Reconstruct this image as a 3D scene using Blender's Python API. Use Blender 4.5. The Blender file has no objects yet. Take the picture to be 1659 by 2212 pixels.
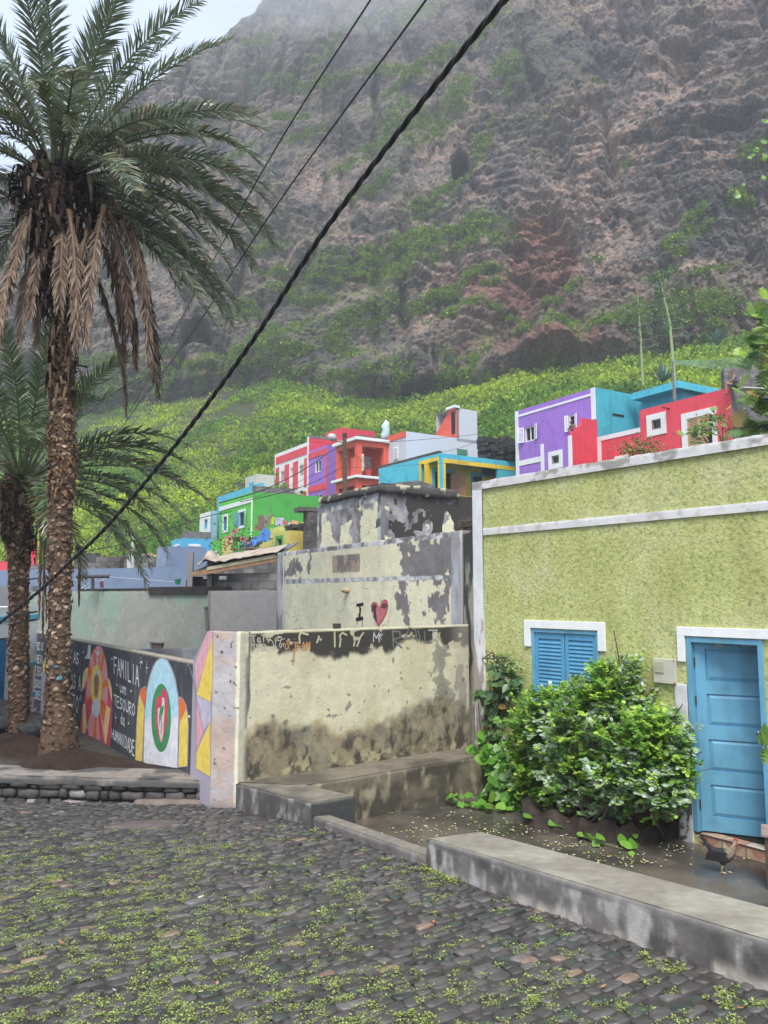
import bpy, bmesh, math, random
import numpy as np
from mathutils import Vector, Matrix
from math import radians as R, sin, cos, pi
random.seed(7); RNG = np.random.default_rng(7)
SC = bpy.context.scene
COL = SC.collection
# ------------------------------------------------------------ camera model (survey helpers use the same numbers)
F = 1690.; CX = 829.5; CY = 1106.; TH = math.atan2(183, F)
CT, ST = cos(TH), sin(TH)
cam_d = bpy.data.cameras.new('camera'); cam = bpy.data.objects.new('camera', cam_d); COL.objects.link(cam)
cam.location = (0, 0, 0); cam.rotation_euler = (pi/2 + TH, 0, 0)
cam_d.sensor_fit = 'VERTICAL'; cam_d.sensor_height = 36.0; cam_d.lens = 36.0*F/2212.
cam_d.clip_start = 0.05; cam_d.clip_end = 2000
SC.camera = cam
# ------------------------------------------------------------ sky, sun, exposure
W = bpy.data.worlds.new('World'); SC.world = W; W.use_nodes = True
wt = W.node_tree; wt.nodes.clear()
SUN_EL, SUN_AZ = R(58), R(-176)        # azimuth from +Y, clockwise positive: behind the camera, to its left
wo = wt.nodes.new('ShaderNodeOutputWorld'); wb = wt.nodes.new('ShaderNodeBackground')
sky = wt.nodes.new('ShaderNodeTexSky'); sky.sky_type = 'NISHITA'; sky.sun_disc = False
sky.sun_elevation = SUN_EL; sky.sun_rotation = SUN_AZ; sky.dust_density = 4; sky.air_density = 1.0; sky.altitude = 50
mx = wt.nodes.new('ShaderNodeMix'); mx.data_type = 'RGBA'
tc = wt.nodes.new('ShaderNodeTexCoord'); nz = wt.nodes.new('ShaderNodeTexNoise'); nz.inputs['Scale'].default_value = 1.7
nz.inputs['Detail'].default_value = 5
mr = wt.nodes.new('ShaderNodeMapRange'); mr.inputs[1].default_value = .3; mr.inputs[2].default_value = .7
mr.inputs[3].default_value = .8; mr.inputs[4].default_value = .96
wt.links.new(tc.outputs['Generated'], nz.inputs['Vector']); wt.links.new(nz.outputs['Fac'], mr.inputs[0])
wt.links.new(mr.outputs[0], mx.inputs['Factor'])
wt.links.new(sky.outputs[0], mx.inputs['A']); mx.inputs['B'].default_value = (5.0, 5.9, 7.4, 1)
wt.links.new(mx.outputs['Result'], wb.inputs['Color']); wb.inputs['Strength'].default_value = 0.06
wt.links.new(wb.outputs[0], wo.inputs[0])
sd = bpy.data.lights.new('sun', 'SUN'); so = bpy.data.objects.new('sun', sd); COL.objects.link(so)
sd.energy = 1.5; sd.angle = R(26); sd.color = (1, .97, .92)
so.rotation_euler = Vector((-sin(SUN_AZ)*cos(SUN_EL), -cos(SUN_AZ)*cos(SUN_EL), -sin(SUN_EL))).to_track_quat('-Z', 'Y').to_euler()
SC.view_settings.view_transform = 'Standard'; SC.view_settings.look = 'None'
SC.view_settings.exposure = 1.6; SC.view_settings.gamma = 1
SC.cycles.max_bounces = 6; SC.cycles.transparent_max_bounces = 6; SC.cycles.volume_bounces = 2
SC.cycles.use_denoising = True
# ------------------------------------------------------------ survey helpers: photo measurement -> point in the world
def crop(ox, oy, s):
    return lambda x, y: ((ox + s*x)/1.8228, (oy + s*y)/1.8228)
cA = crop(700, 1600, .3617); cB = crop(1200, 1550, .4219); cC = crop(0, 1950, .4822); cD = crop(600, 2050, .3617)
cE = crop(2300, 1200, .4364); cF = crop(1100, 2850, .4822); cG = crop(1600, 3200, .8583); cH = crop(2600, 3150, .2556)
cI = crop(0, 2350, .3014); cJ = crop(250, 2450, .3617); cK = crop(900, 2400, .5425); cL = crop(2600, 1000, .3618)
cM = crop(1850, 2000, .4070); cN = crop(2500, 2400, .4521); c3 = crop(750, 1500, .7233); c4 = crop(1900, 1350, .6775)
c5 = crop(0, 2300, .6631); c6 = crop(850, 2250, .6932); c7 = crop(1750, 2350, .7679)
def ray(x, y):
    u = (x-CX)/F; v = (CY-y)/F
    return (u, CT - v*ST, ST + v*CT)
def PY(x, y, Y):
    r = ray(x, y); k = Y/r[1]; return Vector((r[0]*k, Y, r[2]*k))
def PZ(x, y, z):
    r = ray(x, y); k = z/r[2]; return Vector((r[0]*k, r[1]*k, z))
def az(x, y):
    r = ray(x, y); return r[0]/r[1]
def proj(X, Y, Z):
    d = Y*CT + Z*ST; return CX + F*X/d, CY - F*(-Y*ST + Z*CT)/d
def unit(x, y):
    l = math.hypot(x, y); return Vector((x/l, y/l))
def vpdir(px):
    return unit(az(px, 1289), 1)
class Fac:
    """vertical plane through P (xy) running along d; n points to the side of the camera"""
    def __init__(s, P, d):
        s.P = Vector((P[0], P[1])); s.d = Vector((d[0], d[1])).normalized()
        n = Vector((s.d.y, -s.d.x)); s.n = n if n.dot(-s.P) > 0 else -n
    def st(s, px, py=None):
        if py is None: px, py = px
        a = az(px, py); t = (a*s.P.y - s.P.x)/(s.d.x - a*s.d.y)
        q = s.P + s.d*t; r = ray(px, py)
        return t, r[2]/r[1]*q.y
    def p(s, t, z, o=0.):
        q = s.P + s.d*t + s.n*o
        return Vector((q.x, q.y, z))
    def box(s, mb, s0, s1, z0, z1, d0, d1, mi=0):
        s0, s1 = min(s0, s1), max(s0, s1); z0, z1 = min(z0, z1), max(z0, z1)
        P = [s.p(a, z, o) for o in (d0, d1) for z in (z0, z1) for a in (s0, s1)]
        U = [(a, z) for o in (d0, d1) for z in (z0, z1) for a in (s0, s1)]
        for f in ((0, 1, 3, 2), (4, 6, 7, 5)): mb.face([P[i] for i in f], [U[i] for i in f], mi)
        th = d1-d0
        for f in ((0, 2, 6, 4), (1, 5, 7, 3)): mb.face([P[i] for i in f], [(U[i][0] + (th if i > 3 else 0), U[i][1]) for i in f], mi)
        for f in ((0, 4, 5, 1), (2, 3, 7, 6)): mb.face([P[i] for i in f], [(U[i][0], U[i][1] + (th if i > 3 else 0)) for i in f], mi)
    def quad(s, mb, pts, o=0., mi=0):
        mb.face([s.p(a, z, o) for a, z in pts], list(pts), mi)
    def wall(s, mb, s0, s1, z0, z1, holes=(), dep=.18, mi=0):
        s0, s1 = min(s0, s1), max(s0, s1)
        H = [(min(h[0], h[1]), max(h[0], h[1]), min(h[2], h[3]), max(h[2], h[3])) for h in holes]
        xs = sorted({s0, s1, *[v for h in H for v in h[:2] if s0 < v < s1]}); zs = sorted({z0, z1, *[v for h in H for v in h[2:] if z0 < v < z1]})
        for i in range(len(xs)-1):
            for j in range(len(zs)-1):
                mxs, mzs = (xs[i]+xs[i+1])/2, (zs[j]+zs[j+1])/2
                if any(h[0] < mxs < h[1] and h[2] < mzs < h[3] for h in H): continue
                s.quad(mb, [(xs[i], zs[j]), (xs[i+1], zs[j]), (xs[i+1], zs[j+1]), (xs[i], zs[j+1])], 0, mi)
        for a, b, c, d in H:
            for (q0, q1) in (((a, c), (b, c)), ((b, c), (b, d)), ((b, d), (a, d)), ((a, d), (a, c))):
                mb.face([s.p(*q0, 0), s.p(*q1, 0), s.p(*q1, -dep), s.p(*q0, -dep)], [q0, q1, q1, q0], mi)
# ------------------------------------------------------------ mesh builder
def link(o, parent=None):
    COL.objects.link(o)
    if parent is not None: o.parent = parent
    return o
def wloc(o):
    l = Vector((0, 0, 0))
    while o is not None: l = l + o.location; o = o.parent
    return l
def tag(o, label=None, cat=None, group=None, kind=None):
    if label: o['label'] = label
    if cat: o['category'] = cat
    if group: o['group'] = group
    if kind: o['kind'] = kind
    return o
def thing(name, label, cat, loc, group=None):
    o = bpy.data.objects.new(name, None); o.empty_display_size = .2; o.location = loc; link(o)
    return tag(o, label, cat, group)
class MB:
    def __init__(s): s.v = []; s.f = []; s.uv = []; s.mi = []; s.c = []
    def face(s, pts, uv=None, mi=0, col=None):
        b = len(s.v); s.v += [tuple(p) for p in pts]; s.f.append(tuple(range(b, b+len(pts))))
        s.uv += [tuple(u) for u in uv] if uv else [(p[0]+p[1], p[2]) for p in pts]; s.mi.append(mi)
        s.c += [col or (1, 1, 1)]*len(pts)
    def obox(s, o, a, b, c, mi=0, col=None):
        o, a, b, c = (Vector(x) for x in (o, a, b, c))
        for q in ((o, a, b), (o+c, b, a), (o, a, c), (o+b, a, c), (o, b, c), (o+a, b, c)):
            s.face([q[0], q[0]+q[1], q[0]+q[1]+q[2], q[0]+q[2]], [(0, 0), (q[1].length, 0), (q[1].length, q[2].length), (0, q[2].length)], mi, col)
    def cbox(s, c, dx, dy, dz, rz=0, mi=0):
        c = Vector(c); x = Vector((cos(rz), sin(rz), 0))*dx; y = Vector((-sin(rz), cos(rz), 0))*dy; z = Vector((0, 0, dz))
        s.obox(c-x/2-y/2-z/2, x, y, z, mi)
    def prism(s, poly, z0, z1, mi=0, top=True, skip=()):
        n = len(poly); f0 = z0 if callable(z0) else (lambda x, y: z0); f1 = z1 if callable(z1) else (lambda x, y: z1)
        acc = 0
        for i in range(n):
            a, b = poly[i], poly[(i+1) % n]; l = math.hypot(b[0]-a[0], b[1]-a[1])
            if i not in skip:
                s.face([(a[0], a[1], f0(*a[:2])), (b[0], b[1], f0(*b[:2])), (b[0], b[1], f1(*b[:2])), (a[0], a[1], f1(*a[:2]))],
                       [(acc, f0(*a[:2])), (acc+l, f0(*b[:2])), (acc+l, f1(*b[:2])), (acc, f1(*a[:2]))], mi)
            acc += l
        if top:
            s.face([(p[0], p[1], f1(*p[:2])) for p in poly], [(p[0], p[1]) for p in poly], mi)
            s.face([(p[0], p[1], f0(*p[:2])) for p in reversed(poly)], [(p[0], p[1]) for p in reversed(poly)], mi)
    def tube(s, pts, rad, n=8, mi=0, cap=True, col=None, tw=0):
        pts = [Vector(p) for p in pts]; rad = rad if hasattr(rad, '__len__') else [rad]*len(pts)
        rings = []; up = Vector((0, 0, 1)); side = None
        for i, p in enumerate(pts):
            t = (pts[min(i+1, len(pts)-1)] - pts[max(i-1, 0)]).normalized()
            if side is None:
                side = t.cross(up) if abs(t.z) < .95 else t.cross(Vector((1, 0, 0)))
            side = (side - t*side.dot(t)).normalized(); nn = side.cross(t)
            rings.append([p + (side*cos(2*pi*k/n+tw*i) + nn*sin(2*pi*k/n+tw*i))*rad[i] for k in range(n)])
        b = len(s.v)
        for i, r in enumerate(rings):
            for k, q in enumerate(r): s.v.append(tuple(q)); s.uv.append((k/n, i*.1)); s.c.append(col or (1, 1, 1))
        m = s.__dict__.setdefault('shared', True)
        for i in range(len(rings)-1):
            for k in range(n):
                s.f.append((b+i*n+k, b+i*n+(k+1) % n, b+(i+1)*n+(k+1) % n, b+(i+1)*n+k)); s.mi.append(mi)
        if cap:
            s.f.append(tuple(b+k for k in reversed(range(n)))); s.mi.append(mi)
            s.f.append(tuple(b+(len(rings)-1)*n+k for k in range(n))); s.mi.append(mi)
    def build(s, name, mats, parent=None, smooth=False, label=None, bevel=0, kind=None, cat=None, group=None, weld=False):
        mats = mats if isinstance(mats, (list, tuple)) else [mats]
        off = wloc(parent) if parent is not None else Vector((0, 0, 0))
        me = bpy.data.meshes.new(name)
        me.from_pydata([tuple(Vector(v)-off) for v in s.v], [], s.f)
        for m in mats: me.materials.append(m)
        me.polygons.foreach_set('material_index', s.mi)
        uvl = me.uv_layers.new(name='UVMap'); li = np.empty(len(me.loops), dtype=np.int32); me.loops.foreach_get('vertex_index', li)
        uva = np.array(s.uv, dtype=np.float32)[li]; uvl.data.foreach_set('uv', uva.ravel())
        ca = me.color_attributes.new('Col', 'FLOAT_COLOR', 'POINT'); cc = np.ones((len(s.v), 4), dtype=np.float32); cc[:, :3] = np.array(s.c, dtype=np.float32)
        ca.data.foreach_set('color', cc.ravel())
        if smooth: me.polygons.foreach_set('use_smooth', [True]*len(me.polygons))
        if weld or bevel:
            bm = bmesh.new(); bm.from_mesh(me); bmesh.ops.remove_doubles(bm, verts=bm.verts, dist=1e-4)
            bmesh.ops.recalc_face_normals(bm, faces=bm.faces)
            if bevel:
                ed = [e for e in bm.edges if len(e.link_faces) == 2 and e.calc_face_angle(0) > .5]
                bmesh.ops.bevel(bm, geom=ed, offset=bevel, segments=2, profile=.5, affect='EDGES', clamp_overlap=True)
            bm.to_mesh(me); bm.free()
        me.update()
        o = bpy.data.objects.new(name, me); link(o, parent)
        return tag(o, label, cat, group, kind)
def npmesh(name, V, Fq, mats, col=None, parent=None, smooth=False, tri=False, uv=None, **kw):
    """fast mesh from arrays: V (n,3), Fq (m,k) faces, col (n,3)"""
    off = wloc(parent) if parent is not None else Vector((0, 0, 0))
    V = np.asarray(V, dtype=np.float32) - np.array(off, dtype=np.float32)
    Fq = np.asarray(Fq, dtype=np.int32); m, k = Fq.shape
    me = bpy.data.meshes.new(name); me.vertices.add(len(V)); me.vertices.foreach_set('co', V.ravel())
    me.loops.add(m*k); me.loops.foreach_set('vertex_index', Fq.ravel())
    me.polygons.add(m); me.polygons.foreach_set('loop_start', np.arange(0, m*k, k, dtype=np.int32))
    try: me.polygons.foreach_set('loop_total', np.full(m, k, dtype=np.int32))
    except Exception: pass
    for mt in (mats if isinstance(mats, (list, tuple)) else [mats]): me.materials.append(mt)
    if smooth: me.polygons.foreach_set('use_smooth', np.ones(m, dtype=bool))
    me.update(calc_edges=True)
    if col is not None:
        ca = me.color_attributes.new('Col', 'FLOAT_COLOR', 'POINT'); cc = np.ones((len(V), 4), dtype=np.float32); cc[:, :3] = col
        ca.data.foreach_set('color', cc.ravel())
    me.validate()
    o = bpy.data.objects.new(name, me); link(o, parent)
    return tag(o, **kw)
# ------------------------------------------------------------ noise (numpy)
def _h(ix, iy, iz, s):
    h = (ix.astype(np.uint32)*np.uint32(374761393) + iy.astype(np.uint32)*np.uint32(668265263) + iz.astype(np.uint32)*np.uint32(2147483647) + np.uint32(s*7919+13))
    h = (h ^ (h >> np.uint32(13)))*np.uint32(1274126177); h ^= h >> np.uint32(16); h = h*np.uint32(2246822519); h ^= h >> np.uint32(13)
    return (h & np.uint32(0xffffff)).astype(np.float64)/0xffffff
def vnoise(x, y, z=0., s=0):
    x, y, z = np.broadcast_arrays(np.asarray(x, float), np.asarray(y, float), np.asarray(z, float))
    xi, yi, zi = np.floor(x).astype(np.int64), np.floor(y).astype(np.int64), np.floor(z).astype(np.int64)
    fx, fy, fz = x-xi, y-yi, z-zi
    fx, fy, fz = fx*fx*(3-2*fx), fy*fy*(3-2*fy), fz*fz*(3-2*fz)
    g = lambda a, b, c: _h(xi+a, yi+b, zi+c, s)
    l = lambda a, b, t: a+(b-a)*t
    return l(l(l(g(0, 0, 0), g(1, 0, 0), fx), l(g(0, 1, 0), g(1, 1, 0), fx), fy), l(l(g(0, 0, 1), g(1, 0, 1), fx), l(g(0, 1, 1), g(1, 1, 1), fx), fy), fz)
def fbm(x, y, z=0., o=4, s=0, ridge=False):
    t = 0; a = 1; n = 0
    for i in range(o):
        v = vnoise(np.asarray(x)*2**i, np.asarray(y)*2**i, np.asarray(z)*2**i, s+i*17)
        if ridge: v = 1-np.abs(2*v-1)
        t = t+a*v; n += a; a *= .5
    return t/n
def sstep(a, b, x):
    t = np.clip((x-a)/(b-a), 0, 1); return t*t*(3-2*t)
def mixc(c0, c1, m):
    m = np.asarray(m)[..., None]; return np.asarray(c0)*(1-m) + np.asarray(c1)*m
def srgb(h):
    c = [int(h[i:i+2], 16)/255 for i in (0, 2, 4)]
    return tuple(((v+.055)/1.055)**2.4 if v > .04045 else v/12.92 for v in c)
# ------------------------------------------------------------ materials
def nodes(name):
    m = bpy.data.materials.new(name); m.use_nodes = True; nt = m.node_tree; b = nt.nodes['Principled BSDF']
    return m, nt, b
def noise_node(nt, scale, detail=4, src='Object', rough=.55, vec=None):
    n = nt.nodes.new('ShaderNodeTexNoise'); n.inputs['Scale'].default_value = scale; n.inputs['Detail'].default_value = detail
    n.inputs['Roughness'].default_value = rough
    if vec is None:
        t = nt.nodes.new('ShaderNodeTexCoord'); nt.links.new(t.outputs[src], n.inputs['Vector'])
    else: nt.links.new(vec, n.inputs['Vector'])
    return n
def ramp(nt, fac, stops):
    r = nt.nodes.new('ShaderNodeValToRGB'); e = r.color_ramp.elements
    while len(e) < len(stops): e.new(.5)
    for i, (p, c) in enumerate(stops): e[i].position = p; e[i].color = (*c, 1) if len(c) == 3 else c
    nt.links.new(fac, r.inputs[0]); return r
def bump(nt, b, h, strength=.3, dist=.02):
    n = nt.nodes.new('ShaderNodeBump'); n.inputs['Strength'].default_value = strength; n.inputs['Distance'].default_value = dist
    nt.links.new(h, n.inputs['Height']); nt.links.new(n.outputs[0], b.inputs['Normal']); return n
def mult(nt, a, b_, f=1., mode='MULTIPLY'):
    m = nt.nodes.new('ShaderNodeMix'); m.data_type = 'RGBA'; m.blend_type = mode; m.inputs['Factor'].default_value = f
    for k, v in (('A', a), ('B', b_)):
        if hasattr(v, 'links') or hasattr(v, 'node'): nt.links.new(v, m.inputs[k])
        else: m.inputs[k].default_value = (*v, 1)
    return m.outputs['Result']
_pc = {}
def paint(col, rough=.75, dirt=.35, scale=1.2, bmp=.25, bscale=25, streak=True, metal=0):
    key = (col, rough, dirt, scale, bmp, bscale, streak, metal)
    if key in _pc: return _pc[key]
    c = srgb(col) if isinstance(col, str) else col
    m, nt, b = nodes('painted_surface'); b.inputs['Roughness'].default_value = rough; b.inputs['Metallic'].default_value = metal
    n = noise_node(nt, scale, 6); hi = 1.0; lo = 1-dirt
    r = ramp(nt, n.outputs['Fac'], [(.28, (lo, lo, lo*.97)), (.5, (.96, .96, .95)), (.75, (hi, hi, hi))])
    out = mult(nt, c, r.outputs[0])
    if streak:
        t = nt.nodes.new('ShaderNodeTexCoord'); mp = nt.nodes.new('ShaderNodeMapping'); mp.inputs['Scale'].default_value = (5, 5, .5)
        nt.links.new(t.outputs['Object'], mp.inputs[0]); n2 = noise_node(nt, 1.4, 5, vec=mp.outputs[0])
        r2 = ramp(nt, n2.outputs['Fac'], [(.3, (1-dirt*.7,)*3), (.55, (1, 1, 1))]); out = mult(nt, out, r2.outputs[0])
    nt.links.new(out, b.inputs['Base Color'])
    n3 = noise_node(nt, bscale, 4); bump(nt, b, n3.outputs['Fac'], bmp, .01)
    _pc[key] = m; return m
def vcol(name, rough=.8, bscale=30, bmp=.4, dist=.01, amp=.25, nscale=12, spec=.3, bscale2=None):
    m, nt, b = nodes(name); a = nt.nodes.new('ShaderNodeAttribute'); a.attribute_name = 'Col'
    n = noise_node(nt, nscale, 5); r = ramp(nt, n.outputs['Fac'], [(.3, (1-amp,)*3), (.7, (1+amp*.3,)*3)])
    nt.links.new(mult(nt, a.outputs['Color'], r.outputs[0]), b.inputs['Base Color'])
    b.inputs['Roughness'].default_value = rough; b.inputs['Specular IOR Level'].default_value = spec
    if bmp: bump(nt, b, noise_node(nt, bscale, 6).outputs['Fac'], bmp, dist)
    return m
def leafmat(name, rough=.45, trans=.3, spec=.4):
    m, nt, b = nodes(name); a = nt.nodes.new('ShaderNodeAttribute'); a.attribute_name = 'Col'
    nt.links.new(a.outputs['Color'], b.inputs['Base Color']); b.inputs['Roughness'].default_value = rough; b.inputs['Specular IOR Level'].default_value = spec
    tr = nt.nodes.new('ShaderNodeBsdfTranslucent'); nt.links.new(a.outputs['Color'], tr.inputs['Color'])
    ms = nt.nodes.new('ShaderNodeMixShader'); ms.inputs[0].default_value = trans
    nt.links.new(b.outputs[0], ms.inputs[1]); nt.links.new(tr.outputs[0], ms.inputs[2]); nt.links.new(ms.outputs[0], nt.nodes['Material Output'].inputs['Surface'])
    return m
def blockmat(col='8c8884', mortar='6b6864', bw=.4, bh=.2, dark=.5):
    m, nt, b = nodes('concrete_block'); uv = nt.nodes.new('ShaderNodeUVMap'); uv.uv_map = 'UVMap'
    br = nt.nodes.new('ShaderNodeTexBrick'); nt.links.new(uv.outputs[0], br.inputs['Vector'])
    c = srgb(col); br.inputs['Color1'].default_value = (*c, 1); br.inputs['Color2'].default_value = (c[0]*dark, c[1]*dark, c[2]*dark, 1)
    br.inputs['Mortar'].default_value = (*srgb(mortar), 1); br.inputs['Scale'].default_value = 1; br.inputs['Brick Width'].default_value = bw
    br.inputs['Row Height'].default_value = bh; br.inputs['Mortar Size'].default_value = .012; br.inputs['Bias'].default_value = -.1
    n = noise_node(nt, 2.5, 6); r = ramp(nt, n.outputs['Fac'], [(.35, (.5, .5, .5)), (.65, (1, 1, 1))])
    nt.links.new(mult(nt, br.outputs['Color'], r.outputs[0]), b.inputs['Base Color']); b.inputs['Roughness'].default_value = .9
    bump(nt, b, br.outputs['Fac'], -.6, .02)
    return m
def plain(name, col, rough=.6, metal=0, spec=.5, nz_=.15, scale=8):
    m, nt, b = nodes(name); c = srgb(col) if isinstance(col, str) else col
    n = noise_node(nt, scale, 4); r = ramp(nt, n.outputs['Fac'], [(.3, (1-nz_,)*3), (.7, (1, 1, 1))])
    nt.links.new(mult(nt, c, r.outputs[0]), b.inputs['Base Color']); b.inputs['Roughness'].default_value = rough
    b.inputs['Metallic'].default_value = metal; b.inputs['Specular IOR Level'].default_value = spec
    return m
WHITE = paint('efefef', dirt=.12); GLASS = plain('dark_glass', '23282d', .12, nz_=.3); DARK = plain('dark_interior', '17140f', .9)  # DARK sheets stand for the shade of unlit rooms behind openings
def rotmats(n, rng, tilt=None):
    """random rotations (n,3,3)"""
    q = rng.normal(size=(n, 4)); q /= np.linalg.norm(q, axis=1)[:, None]
    w, x, y, z = q.T
    return np.stack([np.stack([1-2*(y*y+z*z), 2*(x*y-z*w), 2*(x*z+y*w)], -1), np.stack([2*(x*y+z*w), 1-2*(x*x+z*z), 2*(y*z-x*w)], -1),
                     np.stack([2*(x*z-y*w), 2*(y*z+x*w), 1-2*(x*x+y*y)], -1)], 1)
def scatter(tv, tf, pos, rot, scl, cols):
    """copies of a small template; returns V, F, C arrays.  cols (n,3) or (n,len(tv),3)"""
    n = len(pos); k = len(tv)
    V = np.einsum('nij,kj->nki', rot, tv)*np.asarray(scl).reshape(n, 1, -1) + pos[:, None, :]
    Fq = (tf[None] + (np.arange(n)*k)[:, None, None]).reshape(-1, tf.shape[1])
    C = np.broadcast_to(cols[:, None, :] if cols.ndim == 2 else cols, (n, k, 3)).reshape(-1, 3)
    return V.reshape(-1, 3), Fq, C
def aim(fwd, upv=(0, 0, 1)):
    """rotation matrices whose +Y follows fwd and +Z is as close as can be to upv"""
    f = fwd/np.linalg.norm(fwd, axis=1)[:, None]; u = np.broadcast_to(np.asarray(upv, float), f.shape)
    x = np.cross(f, u); l = np.linalg.norm(x, axis=1)[:, None]; x = np.where(l < 1e-4, np.array([1., 0, 0]), x/np.maximum(l, 1e-4))
    z = np.cross(x, f); return np.stack([x, f, z], -1)
LEAF_V = np.array([[0, 0, 0], [.32, .35, .05], [.3, .75, .02], [0, 1, -.08], [-.3, .75, .02], [-.32, .35, .05]], float)
LEAF_F = np.array([[0, 1, 2, 3], [0, 3, 4, 5]])
QUAD_V = np.array([[0, 0, 0], [.48, .45, .08], [0, 1.1, -.05], [-.48, .45, .08]], float); QUAD_F = np.array([[0, 1, 2, 3]])
# ============================================================ SETTING
FL = -2.8                                            # courtyard floor
K0 = Vector((-.79, 8.91)); rk = Vector(ray(-240, 1442)); rk = rk/rk.y
kerb_p = lambda t: Vector((K0.x - rk.x*t, K0.y - t, -2.40 - rk.z*t))
def solve_kerb(px, py):
    a = az(px, py); t = (K0.x - a*K0.y)/(rk.x - a); return t
T1 = solve_kerb(921, 1852); KE = kerb_p(T1)          # street end of the kerb
rl = Vector(ray(-295, 1445)); rl = rl/rl.y
L0 = PY(921, 1811, KE.y-.06)
low_p = lambda t: Vector((L0.x - rl.x*t, L0.y - t, L0.z - rl.z*t))
ctrl = [(-.79, 8.91, -2.51), (KE.x, KE.y, PY(925, 1868.5, KE.y).z)]
q = low_p(L0.y-PY(1659, 2033, low_p(0).y).y); 
tt = 2.5; q = low_p(tt); ctrl.append((q.x, q.y, q.z-.275)); q = low_p(1.2); ctrl.append((q.x, q.y, q.z-.25))
ctrl += [(-1.9, 9.7, -2.6), (-4.9, 10.3, -2.60), (-3.5, 5, -2.27), (-1, 3, -2.03), (3, 2, -1.92), (-9, 13, -2.9), (-2, 7, -2.37)]
_A = np.array([[1, x, y, x*y] for x, y, z in ctrl]); _b = np.array([z for x, y, z in ctrl]); _w = np.array([3]*4+[1]*7)[:, None]
_cf = np.linalg.lstsq(_A*_w, _b*_w[:, 0], rcond=None)[0]
def cob(x, y):
    return _cf[0]+_cf[1]*x+_cf[2]*y+_cf[3]*x*y
# ---- green house plane, boundary wall plane
GP = Vector((1.40, 12.12)); gdir = -vpdir(-458)       # towards the camera, to the right
green = Fac(GP, gdir)
BW0 = Vector((-1.81, 9.9)); bdir = (Vector((1.36, 12.25))-BW0).normalized(); bwall = Fac(BW0, bdir)
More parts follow.
